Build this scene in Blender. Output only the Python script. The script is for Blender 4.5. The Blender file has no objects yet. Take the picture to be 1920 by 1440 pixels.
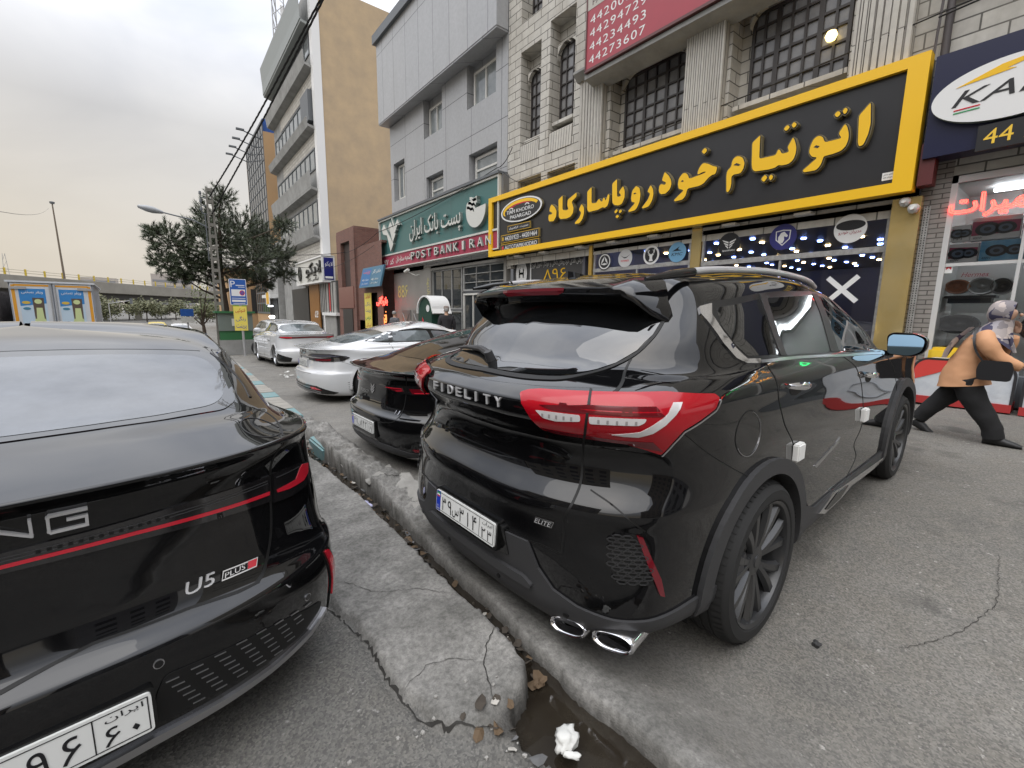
import bpy, bmesh, math, random
from mathutils import Vector, Matrix
from mathutils.bvhtree import BVHTree
from mathutils.geometry import delaunay_2d_cdt
R = math.radians
SC = bpy.context.scene
COL = SC.collection
random.seed(7)

# ---------------------------------------------------------------- camera
CAM_H = 1.43
cd = bpy.data.cameras.new('camera')
cam = bpy.data.objects.new('camera', cd)
COL.objects.link(cam)
cd.sensor_width = 36.0
cd.lens = 36.0 * 832.0 / 1920.0
cd.clip_start = 0.02
cd.clip_end = 3000.0
_a, _t, _r = R(37.9), R(9.1), R(0.72)
_f = Vector((math.sin(_a) * math.cos(_t), math.cos(_a) * math.cos(_t), -math.sin(_t)))
_rt = Vector((math.cos(_a), -math.sin(_a), 0))
_up = _rt.cross(_f)
_r2 = _rt * math.cos(_r) + _up * math.sin(_r)
_u2 = _up * math.cos(_r) - _rt * math.sin(_r)
cam.matrix_world = Matrix(((_r2.x, _u2.x, -_f.x, 0), (_r2.y, _u2.y, -_f.y, 0), (_r2.z, _u2.z, -_f.z, CAM_H), (0, 0, 0, 1)))
SC.camera = cam
SC.view_settings.view_transform = 'Standard'
SC.view_settings.look = 'None'
SC.view_settings.exposure = 0.42
SC.view_settings.gamma = 1.0
SC.cycles.max_bounces = 8
SC.cycles.diffuse_bounces = 3
SC.cycles.glossy_bounces = 5
SC.cycles.transmission_bounces = 6
SC.cycles.transparent_max_bounces = 8
SC.cycles.caustics_reflective = False
SC.cycles.caustics_refractive = False
SC.cycles.use_denoising = True

# ---------------------------------------------------------------- world: overcast sky, warm low on the left
SUN_EL, SUN_AZ = R(58), R(-115)          # azimuth from +Y towards +X
world = bpy.data.worlds.new('World')
SC.world = world
world.use_nodes = True
wn, wl = world.node_tree.nodes, world.node_tree.links
wn.clear()
w_out = wn.new('ShaderNodeOutputWorld')
w_bg = wn.new('ShaderNodeBackground')
w_bg.inputs['Strength'].default_value = 0.1
w_sky = wn.new('ShaderNodeTexSky')
w_sky.sky_type = 'NISHITA'
w_sky.sun_disc = False
w_sky.sun_elevation = SUN_EL
w_sky.sun_rotation = SUN_AZ
w_sky.air_density = 1.4
w_sky.dust_density = 4.0
w_tc = wn.new('ShaderNodeTexCoord')
w_sep = wn.new('ShaderNodeSeparateXYZ')
wl.new(w_tc.outputs['Generated'], w_sep.inputs[0])
w_map = wn.new('ShaderNodeMapping')
w_map.inputs['Scale'].default_value = (1.2, 1.0, 2.6)
w_map.inputs['Rotation'].default_value = (0, 0, R(20))
wl.new(w_tc.outputs['Generated'], w_map.inputs[0])
w_n = wn.new('ShaderNodeTexNoise')
w_n.inputs['Scale'].default_value = 1.7
w_n.inputs['Detail'].default_value = 5.0
w_n.inputs['Roughness'].default_value = 0.5
w_n.inputs['Distortion'].default_value = 0.4
wl.new(w_map.outputs[0], w_n.inputs['Vector'])
w_cr = wn.new('ShaderNodeValToRGB')      # cloud greys
w_cr.color_ramp.elements[0].position = 0.36
w_cr.color_ramp.elements[0].color = (5.1, 5.35, 5.95, 1)
w_cr.color_ramp.elements[1].position = 0.64
w_cr.color_ramp.elements[1].color = (7.2, 7.3, 7.6, 1)
wl.new(w_n.outputs['Fac'], w_cr.inputs[0])
w_hz = wn.new('ShaderNodeMapRange')      # warm, bright band low over the street
w_hz.inputs['From Min'].default_value = 0.02
w_hz.inputs['From Max'].default_value = 0.5
w_hz.inputs['To Min'].default_value = 0.9
w_hz.inputs['To Max'].default_value = 0.0
w_hz.interpolation_type = 'SMOOTHSTEP'
wl.new(w_sep.outputs['Z'], w_hz.inputs['Value'])
w_mx = wn.new('ShaderNodeMix')
w_mx.data_type = 'RGBA'
w_az = wn.new('ShaderNodeMapRange')      # the glow sits to the left, down the street
w_az.inputs['From Min'].default_value = 0.45
w_az.inputs['From Max'].default_value = -0.55
w_az.inputs['To Min'].default_value = 0.25
wl.new(w_sep.outputs['X'], w_az.inputs['Value'])
w_mm = wn.new('ShaderNodeMath'); w_mm.operation = 'MULTIPLY'
wl.new(w_hz.outputs[0], w_mm.inputs[0]); wl.new(w_az.outputs[0], w_mm.inputs[1])
wl.new(w_mm.outputs[0], w_mx.inputs['Factor'])
wl.new(w_cr.outputs[0], w_mx.inputs[6])
w_mx.inputs[7].default_value = (8.0, 6.8, 4.9, 1)
w_m2 = wn.new('ShaderNodeMix')
w_m2.data_type = 'RGBA'
w_m2.inputs['Factor'].default_value = 0.93
wl.new(w_sky.outputs[0], w_m2.inputs[6])
wl.new(w_mx.outputs[2], w_m2.inputs[7])
w_zn = wn.new('ShaderNodeMapRange')      # an overcast sky is brighter overhead
w_zn.inputs['From Min'].default_value = 0.30
w_zn.inputs['From Max'].default_value = 1.0
w_zn.inputs['To Min'].default_value = 0.78
w_zn.inputs['To Max'].default_value = 3.3
wl.new(w_sep.outputs['Z'], w_zn.inputs['Value'])
w_vm = wn.new('ShaderNodeVectorMath'); w_vm.operation = 'SCALE'
wl.new(w_m2.outputs[2], w_vm.inputs[0]); wl.new(w_zn.outputs[0], w_vm.inputs['Scale'])
wl.new(w_vm.outputs[0], w_bg.inputs['Color'])
wl.new(w_bg.outputs[0], w_out.inputs[0])
sd = bpy.data.lights.new('sun', 'SUN')
sd.energy = 1.1
sd.angle = R(70)
sd.color = (1.0, 0.96, 0.9)
sun = bpy.data.objects.new('sun', sd)
COL.objects.link(sun)
_sv = Vector((math.sin(SUN_AZ) * math.cos(SUN_EL), math.cos(SUN_AZ) * math.cos(SUN_EL), math.sin(SUN_EL)))
sun.rotation_euler = _sv.to_track_quat('Z', 'Y').to_euler()
sun['kind'] = 'structure'
sun.location = (0, 0, 40)

# ---------------------------------------------------------------- materials
MATS = {}
def mat(name, col, rough=0.6, metal=0.0, coat=0.0, spec=0.5, emit=None, es=0.0, noise=None, bump=None, trans=0.0, ior=1.5, alpha=1.0):
    """noise=(scale, amount, colour2); bump=(scale, strength, distance)"""
    if name in MATS: return MATS[name]
    m = bpy.data.materials.new(name)
    m.use_nodes = True
    nt = m.node_tree
    b = nt.nodes['Principled BSDF']
    b.inputs['Base Color'].default_value = (*col, 1)
    b.inputs['Roughness'].default_value = rough
    b.inputs['Metallic'].default_value = metal
    b.inputs['Coat Weight'].default_value = coat
    b.inputs['Coat Roughness'].default_value = 0.02
    b.inputs['Specular IOR Level'].default_value = spec
    b.inputs['Transmission Weight'].default_value = trans
    b.inputs['IOR'].default_value = ior
    b.inputs['Alpha'].default_value = alpha
    if emit:
        b.inputs['Emission Color'].default_value = (*emit, 1)
        b.inputs['Emission Strength'].default_value = es
    tc = None
    if noise or bump:
        tc = nt.nodes.new('ShaderNodeTexCoord')
    if noise:
        n = nt.nodes.new('ShaderNodeTexNoise')
        n.inputs['Scale'].default_value = noise[0]
        n.inputs['Detail'].default_value = 6
        n.inputs['Roughness'].default_value = 0.65
        nt.links.new(tc.outputs['Object'], n.inputs['Vector'])
        mr = nt.nodes.new('ShaderNodeMapRange')
        mr.inputs['From Min'].default_value = 0.35
        mr.inputs['From Max'].default_value = 0.68
        mr.inputs['To Max'].default_value = noise[1]
        nt.links.new(n.outputs['Fac'], mr.inputs['Value'])
        mx = nt.nodes.new('ShaderNodeMix')
        mx.data_type = 'RGBA'
        mx.inputs[6].default_value = (*col, 1)
        mx.inputs[7].default_value = (*noise[2], 1)
        nt.links.new(mr.outputs[0], mx.inputs['Factor'])
        nt.links.new(mx.outputs[2], b.inputs['Base Color'])
    if bump:
        n2 = nt.nodes.new('ShaderNodeTexNoise')
        n2.inputs['Scale'].default_value = bump[0]
        n2.inputs['Detail'].default_value = 8
        nt.links.new(tc.outputs['Object'], n2.inputs['Vector'])
        bp = nt.nodes.new('ShaderNodeBump')
        bp.inputs['Strength'].default_value = bump[1]
        bp.inputs['Distance'].default_value = bump[2]
        nt.links.new(n2.outputs['Fac'], bp.inputs['Height'])
        nt.links.new(bp.outputs[0], b.inputs['Normal'])
    MATS[name] = m
    return m

# ---------------------------------------------------------------- object helpers
def tag(o, label=None, cat=None, group=None, kind=None):
    if label: o['label'] = label
    if cat: o['category'] = cat
    if group: o['group'] = group
    if kind: o['kind'] = kind
    return o

def thing(name, label, cat, loc=(0, 0, 0), rz=0.0, group=None):
    o = bpy.data.objects.new(name, None)
    o.empty_display_size = 0.2
    COL.objects.link(o)
    o.location = loc
    o.rotation_euler = (0, 0, rz)
    return tag(o, label, cat, group)

def mobj(name, verts, faces, m, parent=None, smooth=False, mi=None):
    me = bpy.data.meshes.new(name)
    me.from_pydata([tuple(v) for v in verts], [], faces)
    ms = m if isinstance(m, (list, tuple)) else [m]
    for x in ms: me.materials.append(x)
    if mi is not None:
        me.polygons.foreach_set('material_index', mi)
    if smooth:
        me.polygons.foreach_set('use_smooth', [True] * len(me.polygons))
    me.update()
    o = bpy.data.objects.new(name, me)
    COL.objects.link(o)
    if parent is not None: o.parent = parent
    return o

class MB:
    """collects shapes for ONE mesh object"""
    def __init__(s): s.v, s.f, s.mi = [], [], []
    def add(s, vs, fs, k=0):
        n = len(s.v); s.v += [Vector(v) for v in vs]
        s.f += [tuple(i + n for i in f) for f in fs]; s.mi += [k] * len(fs)
        return s
    def box(s, a, b, k=0, M=None):
        x0, y0, z0 = a; x1, y1, z1 = b
        if x0 > x1: x0, x1 = x1, x0
        if y0 > y1: y0, y1 = y1, y0
        if z0 > z1: z0, z1 = z1, z0
        vs = [Vector(p) for p in ((x0,y0,z0),(x1,y0,z0),(x1,y1,z0),(x0,y1,z0),(x0,y0,z1),(x1,y0,z1),(x1,y1,z1),(x0,y1,z1))]
        if M: vs = [M @ v for v in vs]
        return s.add(vs, [(3,2,1,0),(4,5,6,7),(0,1,5,4),(1,2,6,5),(2,3,7,6),(3,0,4,7)], k)
    def tube(s, pts, r, n=8, k=0, cap=True):
        pts = [Vector(p) for p in pts]
        rs = r if isinstance(r, (list, tuple)) else [r] * len(pts)
        vs, fs = [], []
        prev = None
        for i, p in enumerate(pts):
            d = (pts[min(i+1, len(pts)-1)] - pts[max(i-1, 0)])
            d = d.normalized() if d.length > 1e-9 else Vector((0,0,1))
            if prev is None:
                a = Vector((0,0,1)) if abs(d.z) < 0.9 else Vector((1,0,0))
            else: a = prev
            e = (a - d * a.dot(d))
            e = e.normalized() if e.length > 1e-6 else d.orthogonal().normalized()
            prev = e
            g = d.cross(e)
            for j in range(n):
                t = 2 * math.pi * j / n
                vs.append(p + (e * math.cos(t) + g * math.sin(t)) * rs[i])
        for i in range(len(pts) - 1):
            for j in range(n):
                fs.append((i*n+j, i*n+(j+1)%n, (i+1)*n+(j+1)%n, (i+1)*n+j))
        if cap:
            fs.append(tuple(range(n-1, -1, -1)))
            fs.append(tuple(range((len(pts)-1)*n, len(pts)*n)))
        return s.add(vs, fs, k)
    def lathe(s, prof, n=24, k=0, M=None, cap=False):
        """prof: (r, h) list, turned about local z"""
        vs, fs = [], []
        for (r, h) in prof:
            for j in range(n):
                t = 2*math.pi*j/n
                v = Vector((r*math.cos(t), r*math.sin(t), h))
                vs.append(M @ v if M else v)
        for i in range(len(prof)-1):
            for j in range(n):
                fs.append((i*n+j, i*n+(j+1)%n, (i+1)*n+(j+1)%n, (i+1)*n+j))
        if cap:
            fs.append(tuple(range(n-1,-1,-1))); fs.append(tuple(range((len(prof)-1)*n, len(prof)*n)))
        return s.add(vs, fs, k)
    def prism(s, poly, lo, hi, place, k=0, kside=None):
        """poly of (a,b); place(a,b,h)->point; from h=lo to h=hi"""
        vs0, _, fs0, _, _, _ = delaunay_2d_cdt([Vector(p) for p in poly], [], [list(range(len(poly)))], 1, 1e-6)
        n = len(vs0)
        s.add([place(v.x, v.y, hi) for v in vs0], [tuple(f) for f in fs0], k)
        s.add([place(v.x, v.y, lo) for v in vs0], [tuple(reversed(f)) for f in fs0], k)
        m = len(poly)
        s.add([place(p[0], p[1], hi) for p in poly] + [place(p[0], p[1], lo) for p in poly],
              [(i, i+m, (i+1)%m+m, (i+1)%m) for i in range(m)], k if kside is None else kside)
        return s
    def build(s, name, m, parent=None, smooth=False, recalc=True):
        o = mobj(name, s.v, s.f, m, parent, smooth, s.mi)
        if recalc:
            bm = bmesh.new(); bm.from_mesh(o.data)
            bmesh.ops.recalc_face_normals(bm, faces=bm.faces)
            bm.to_mesh(o.data); bm.free()
        return o

def smooth_angle(o, deg=35):
    """smooth shading with sharp edges above an angle"""
    me = o.data
    bm = bmesh.new(); bm.from_mesh(me)
    bmesh.ops.remove_doubles(bm, verts=bm.verts, dist=1e-5)
    for e in bm.edges:
        if len(e.link_faces) == 2 and e.calc_face_angle(0) > R(deg): e.smooth = False
    for f in bm.faces: f.smooth = True
    bm.to_mesh(me); bm.free()
    return o

def bevel(o, w, seg=2, deg=35):
    bm = bmesh.new(); bm.from_mesh(o.data)
    bmesh.ops.remove_doubles(bm, verts=bm.verts, dist=1e-5)
    es = [e for e in bm.edges if len(e.link_faces) == 2 and e.calc_face_angle(0) > R(deg)]
    bmesh.ops.bevel(bm, geom=es, offset=w, segments=seg, affect='EDGES', clamp_overlap=True)
    for f in bm.faces: f.smooth = True
    for e in bm.edges:
        if len(e.link_faces) == 2 and e.calc_face_angle(0) > R(40): e.smooth = False
    bm.to_mesh(o.data); bm.free()
    return o

def copy_tree(o, parent=None):
    c = o.copy(); COL.objects.link(c)
    if parent is not None: c.parent = parent
    for ch in list(o.children): copy_tree(ch, c)
    return c

# ---------------------------------------------------------------- writing (Persian letters are joined by their presentation forms)
_FORMS = {'ا':(0xFE8D,0),'آ':(0xFE81,0),'ب':(0xFE8F,1),'پ':(0xFB56,1),'ت':(0xFE95,1),'ث':(0xFE99,1),'ج':(0xFE9D,1),'چ':(0xFB7A,1),
 'ح':(0xFEA1,1),'خ':(0xFEA5,1),'د':(0xFEA9,0),'ذ':(0xFEAB,0),'ر':(0xFEAD,0),'ز':(0xFEAF,0),'ژ':(0xFB8A,0),'س':(0xFEB1,1),'ش':(0xFEB5,1),
 'ص':(0xFEB9,1),'ض':(0xFEBD,1),'ط':(0xFEC1,1),'ظ':(0xFEC5,1),'ع':(0xFEC9,1),'غ':(0xFECD,1),'ف':(0xFED1,1),'ق':(0xFED5,1),'ک':(0xFB8E,1),
 'گ':(0xFB92,1),'ل':(0xFEDD,1),'م':(0xFEE1,1),'ن':(0xFEE5,1),'و':(0xFEED,0),'ه':(0xFEE9,1),'ی':(0xFBFC,1)}
def fa(s):
    out = []
    n = len(s)
    for i, ch in enumerate(s):
        if ch not in _FORMS: out.append(ch); continue
        base, dual = _FORMS[ch]
        pj = i > 0 and s[i-1] in _FORMS and _FORMS[s[i-1]][1]
        nj = dual and i+1 < n and s[i+1] in _FORMS
        if ch == 'ا' and pj and out and s[i-1] == 'ل':
            out[-1] = chr(0xFEFC if (i > 1 and s[i-2] in _FORMS and _FORMS[s[i-2]][1]) else 0xFEFB); continue
        k = (3 if (pj and nj) else 2 if nj else 1 if pj else 0)
        out.append(chr(base + k))
    runs, cur = [], ''
    for c in out:                               # digits keep their order
        if '0' <= c <= '9' or '\u06F0' <= c <= '\u06F9': cur += c
        else:
            if cur: runs.append(cur); cur = ''
            runs.append(c)
    if cur: runs.append(cur)
    return ''.join(reversed(runs))

def text_geo(s, h=1.0, w=None, bold=0.0, shear=0.0, space=1.0):
    """(verts2d, faces): text scaled so that its box is h tall (and w wide), lower left corner at 0,0"""
    c = bpy.data.curves.new('txt', 'FONT')
    c.body = s
    c.offset = bold
    c.shear = shear
    c.space_character = space
    c.resolution_u = 3
    c.fill_mode = 'NONE'
    o = bpy.data.objects.new('txt', c)
    COL.objects.link(o)
    dg = bpy.context.evaluated_depsgraph_get()
    oe = o.evaluated_get(dg)
    me = oe.to_mesh()
    P = [(v.co.x, v.co.y) for v in me.vertices]
    E = [tuple(e.vertices) for e in me.edges]
    oe.to_mesh_clear()
    bpy.data.objects.remove(o); bpy.data.curves.remove(c)
    if not P: return [], []
    # contours run in point order; the edge that closes one is turned to go with it
    D = [(a, b) if (b == a + 1 or a > b + 1) else (b, a) for a, b in E]
    D = [(a, b) if b == a + 1 else (max(a, b), min(a, b)) for a, b in D]
    vs, _, fs, _, _, _ = delaunay_2d_cdt([Vector(p) for p in P], E, [], 0, 1e-5)
    A = [(P[a], P[b]) for a, b in D]
    out = []
    for f in fs:
        cx = sum(vs[i].x for i in f) / len(f); cy = sum(vs[i].y for i in f) / len(f)
        wn_ = 0
        for (ax, ay), (bx, by) in A:
            if ay <= cy < by:
                if (bx - ax) * (cy - ay) - (cx - ax) * (by - ay) > 0: wn_ += 1
            elif by <= cy < ay:
                if (bx - ax) * (cy - ay) - (cx - ax) * (by - ay) < 0: wn_ -= 1
        if wn_: out.append(tuple(f))
    used = sorted({i for f in out for i in f}); ix = {u: k for k, u in enumerate(used)}
    V = [(vs[u].x, vs[u].y) for u in used]
    if not V: return [], []
    x0 = min(v[0] for v in V); x1 = max(v[0] for v in V)
    y0 = min(v[1] for v in V); y1 = max(v[1] for v in V)
    sy = h / max(y1 - y0, 1e-6)
    sx = sy if w is None else w / max(x1 - x0, 1e-6)
    return [((x - x0) * sx, (y - y0) * sy) for x, y in V], [tuple(ix[i] for i in f) for f in out]

def text_on(mb, s, place, a, b, h, w=None, lo=0.0, hi=0.004, k=0, kside=None, bold=0.0, shear=0.0, space=1.0, center=False):
    """writes s into mb on the surface place(a,b,h): lower left at (a,b)"""
    vs, fs = text_geo(s, h, w, bold, shear, space)
    if not vs: return 0
    W = max(v[0] for v in vs)
    if center: a = a - W / 2
    mb.add([place(a + x, b + y, hi) for x, y in vs], fs, k)
    if hi - lo > 0.006:                          # raised letters get sides
        cnt = {}
        for f in fs:
            for i in range(len(f)):
                e = (f[i], f[(i+1) % len(f)])
                cnt[frozenset(e)] = cnt.get(frozenset(e), []) + [e]
        n = len(vs)
        ef = [(e[0][1], e[0][0], e[0][0]+n, e[0][1]+n) for e in cnt.values() if len(e) == 1]
        mb.add([place(a + x, b + y, hi) for x, y in vs] + [place(a + x, b + y, lo) for x, y in vs], ef, k if kside is None else kside)
    return W

# ---------------------------------------------------------------- spline lofts and surface patches for car bodies
def crom(P, t):
    """Catmull-Rom through P with chord lengths; t in 0..len(P)-1"""
    n = len(P)
    i = min(int(t), n - 2); u = t - i
    p1, p2 = P[i], P[i+1]
    p0 = P[i-1] if i > 0 else p1 + (p1 - p2)
    p3 = P[i+2] if i + 2 < n else p2 + (p2 - p1)
    d1 = max((p2 - p1).length, 1e-6); d0 = max((p1 - p0).length, 1e-6); d2 = max((p3 - p2).length, 1e-6)
    m1 = ((p1 - p0) / d0 * d1 + (p2 - p1)) * 0.5 if d0 > 2e-6 else (p2 - p1)
    m2 = ((p3 - p2) / d2 * d1 + (p2 - p1)) * 0.5 if d2 > 2e-6 else (p2 - p1)
    L = d1 * 1.6
    if m1.length > L: m1 = m1 * (L / m1.length)
    if m2.length > L: m2 = m2 * (L / m2.length)
    u2, u3 = u*u, u*u*u
    return p1*(2*u3-3*u2+1) + m1*(u3-2*u2+u) + p2*(-2*u3+3*u2) + m2*(u3-u2)

def catmull_grid(rows, nu, nt, sharp=()):
    """rows of control points -> dense grid; at a row in `sharp` the surface keeps an edge"""
    K = len(rows[0])
    us = [i / nu for i in range((K - 1) * nu + 1)]
    dense = [[crom(r, u) for u in us] for r in rows]
    cols = []
    cuts = [0] + sorted(sharp) + [len(rows) - 1]
    for j in range(len(us)):
        c = []
        for a, b in zip(cuts[:-1], cuts[1:]):
            seg = [dense[i][j] for i in range(a, b + 1)]
            m = (b - a) * nt
            for q in range(0 if not c else 1, m + 1):
                c.append(crom(seg, q / nt))
        cols.append(c)
    return [[cols[j][i] for j in range(len(us))] for i in range(len(cols[0]))]

class Body:
    """half grid mirrored to a full car body, with ray casts onto it"""
    def __init__(s, grid, arches=(), ra=0.4):
        nr, nc = len(grid), len(grid[0])
        v, f = [], []
        for g in grid:
            v += [Vector(p) for p in g]
        for i in range(nr - 1):
            for j in range(nc - 1):
                f.append((i*nc+j, i*nc+j+1, (i+1)*nc+j+1, (i+1)*nc+j))
        n = len(v)
        v2 = [Vector((-p.x, p.y, p.z)) for p in v]
        f2 = [tuple(n + q for q in reversed(q4)) for q4 in f]
        s.v, s.f = v + v2, f + f2
        bm = bmesh.new()
        bv = [bm.verts.new(p) for p in s.v]
        for q in s.f:
            try: bm.faces.new([bv[i] for i in q])
            except ValueError: pass
        bmesh.ops.remove_doubles(bm, verts=bm.verts, dist=2e-4)
        bmesh.ops.recalc_face_normals(bm, faces=bm.faces)
        bm.normal_update()
        c = sum((f_.calc_center_median().y for f_ in bm.faces)) / len(bm.faces)
        tst = max(bm.faces, key=lambda q: q.calc_center_median().z)
        if tst.normal.z < 0: bmesh.ops.reverse_faces(bm, faces=bm.faces)
        bmesh.ops.triangulate(bm, faces=bm.faces)
        bm.normal_update(); bm.verts.ensure_lookup_table()
        s.tv = [q.co.copy() for q in bm.verts]; s.tn = [q.normal.copy() for q in bm.verts]
        s.tf = [tuple(q.index for q in f_.verts) for f_ in bm.faces]
        bm.verts.index_update()
        s.bvh = BVHTree.FromPolygons(s.tv, s.tf)
        bm.free()
        s.arches, s.ra, s.cy = arches, ra, .95
    def hit(s, o, d):
        loc, nor, i, dist = s.bvh.ray_cast(Vector(o), Vector(d))
        if loc is None: return None
        a, b, c = s.tf[i]
        A, B, C = s.tv[a], s.tv[b], s.tv[c]
        v0, v1, v2 = B - A, C - A, loc - A
        d00, d01, d11, d20, d21 = v0.dot(v0), v0.dot(v1), v1.dot(v1), v2.dot(v0), v2.dot(v1)
        dn = d00 * d11 - d01 * d01
        if abs(dn) < 1e-14: return loc, nor
        vv, ww = (d11*d20 - d01*d21)/dn, (d00*d21 - d01*d20)/dn
        n = s.tn[a]*(1-vv-ww) + s.tn[b]*vv + s.tn[c]*ww
        return loc, (n.normalized() if n.length > 1e-6 else nor)
    def cast(s, axis, a, b):
        if axis == 'rear': h = s.hit((a, -6, b), (0, 1, 0))
        elif axis == 'front': h = s.hit((a, 12, b), (0, -1, 0))
        elif axis == 'right': h = s.hit((6, a, b), (-1, 0, 0))
        elif axis == 'left': h = s.hit((-6, a, b), (1, 0, 0))
        elif axis == 'cyl': h = s.hit((0, s.cy, b), (math.sin(a), -math.cos(a), 0))
        else: h = s.hit((a, b, 6), (0, 0, -1))
        return h
    def mesh(s, name, m, parent, keep=None, subsurf=False):
        me = bpy.data.meshes.new(name)
        fs = []
        for f in s.tf:
            c = (s.tv[f[0]] + s.tv[f[1]] + s.tv[f[2]]) / 3
            if any((c.y - ay)**2 + (c.z - az)**2 < s.ra**2 and abs(c.x) > 0.55 for ay, az in s.arches): continue
            fs.append(f)
        me.from_pydata(s.tv, [], fs)
        me.materials.append(m)
        me.polygons.foreach_set('use_smooth', [True]*len(me.polygons))
        me.update()
        o = bpy.data.objects.new(name, me); COL.objects.link(o); o.parent = parent
        return o
    def surf(s, axis, a, b, h):
        q = s.cast(axis, a, b)
        if q is None: return None
        return q[0] + q[1] * h

def densify(poly, res):
    out = []
    n = len(poly)
    for i in range(n):
        p, q = Vector(poly[i]), Vector(poly[(i+1) % n])
        k = max(1, int((q - p).length / res))
        out += [p.lerp(q, j / k) for j in range(k)]
    return out

def rounded(poly, r, n=4):
    """round the corners of a polygon; r a number or one per corner"""
    out = []
    m = len(poly)
    rs = r if isinstance(r, (list, tuple)) else [r] * m
    for i in range(m):
        p0, p, p1 = Vector(poly[i-1]), Vector(poly[i]), Vector(poly[(i+1) % m])
        d0, d1 = (p0 - p), (p1 - p)
        q = min(rs[i], d0.length * 0.48, d1.length * 0.48)
        if q < 1e-5: out.append(p); continue
        a, b = p + d0.normalized() * q, p + d1.normalized() * q
        for k in range(n + 1):
            t = k / n
            out.append(a * (1-t)**2 + p * 2*t*(1-t) + b * t*t)
    return out

def patch_geo(body, poly, axis, lo, hi, res=0.025, place=None):
    """a panel lying on the body: polygon in the axis's plane, skirted from offset lo up to hi"""
    P = densify(poly, res)
    xs = [p.x for p in P]; ys = [p.y for p in P]
    pts = list(P)
    x0, x1, y0, y1 = min(xs), max(xs), min(ys), max(ys)
    nx, ny = int((x1 - x0) / res), int((y1 - y0) / res)
    for i in range(1, nx + 1):
        for j in range(1, ny + 1):
            pts.append(Vector((x0 + (i - 0.5 + 0.5*(j % 2)*0.6) * res, y0 + (j - 0.5) * res)))
    vs, es, fs, _, _, _ = delaunay_2d_cdt(pts, [], [list(range(len(P)))], 1, 1e-6)
    top, ok = [], []
    base = []
    for v in vs:
        q = place(v.x, v.y) if place else body.cast(axis, v.x, v.y)
        if q is None: top.append(None); base.append(None); continue
        top.append(q[0] + q[1] * hi); base.append(q[0] + q[1] * lo)
    F = [tuple(f) for f in fs if all(top[i] is not None for i in f)]
    V = [p if p is not None else Vector((0, 0, 0)) for p in top]
    cnt = {}
    for f in F:
        for i in range(len(f)):
            e = (f[i], f[(i+1) % len(f)])
            cnt.setdefault(frozenset(e), []).append(e)
    n = len(V)
    V2 = V + [p if p is not None else Vector((0, 0, 0)) for p in base]
    S = [(e[0][1], e[0][0], e[0][0] + n, e[0][1] + n) for e in cnt.values() if len(e) == 1]
    return V2, F, S

def panel(name, body, poly, axis, hi, m, parent, lo=-0.01, res=0.025, smooth=True, label=None):
    V, F, S = patch_geo(body, poly, axis, lo, hi, res)
    if not F: return None
    # drop unused points, fix winding to face outward
    nrm = Vector((0, 0, 0))
    for f in F[:200]:
        nrm += (V[f[1]] - V[f[0]]).cross(V[f[2]] - V[f[0]])
    want = {'rear': Vector((0,-1,0)), 'front': Vector((0,1,0)), 'right': Vector((1,0,0)), 'left': Vector((-1,0,0)), 'top': Vector((0,0,1)), 'cyl': Vector((0,-1,0))}[axis]
    if axis == 'cyl':
        f = F[0]; want = V[f[0]] - Vector((0, body.cy, V[f[0]].z)); nrm = (V[f[1]] - V[f[0]]).cross(V[f[2]] - V[f[0]])
    if nrm.dot(want) < 0:
        F = [tuple(reversed(f)) for f in F]; S = [tuple(reversed(f)) for f in S]
    used = sorted({i for f in F + S for i in f})
    ix = {u: k for k, u in enumerate(used)}
    me = bpy.data.meshes.new(name)
    me.from_pydata([V[u] for u in used], [], [tuple(ix[i] for i in f) for f in F + S])
    me.materials.append(m)
    me.polygons.foreach_set('use_smooth', [smooth] * len(F) + [False] * len(S))
    bm = bmesh.new(); bm.from_mesh(me)
    for e in bm.edges:
        if len(e.link_faces) == 2 and e.link_faces[0].smooth != e.link_faces[1].smooth: e.smooth = False
    bm.to_mesh(me); bm.free()
    o = bpy.data.objects.new(name, me); COL.objects.link(o)
    o.parent = parent
    if label: o['label'] = label
    return o

def ribbon(path, w):
    """polygon of a strip of width w (or widths) along a 2d path"""
    P = [Vector(p) for p in path]
    ws = w if isinstance(w, (list, tuple)) else [w] * len(P)
    L, Rr = [], []
    for i, p in enumerate(P):
        d = (P[min(i+1, len(P)-1)] - P[max(i-1, 0)]).normalized()
        n = Vector((-d.y, d.x)) * ws[i] / 2
        L.append(p + n); Rr.append(p - n)
    return L + Rr[::-1]

def curve2(path, n=6):
    P = [Vector(p).to_3d() for p in path]
    return [crom(P, i / n).to_2d() for i in range((len(P)-1)*n + 1)]
# ---------------------------------------------------------------- ground
def gz(x): return 0.02 * max(0.0, x - 2.0)
def slope(y): return -0.026 * min(max(0.0, y - 1.0), 45.0)      # the street falls away gently
def gnd_z(x, y): return gz(min(x, 12)) + slope(y) + (0.085 * sstep(2.4, 5.2, y) if x > 1.2 else 0)

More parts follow.
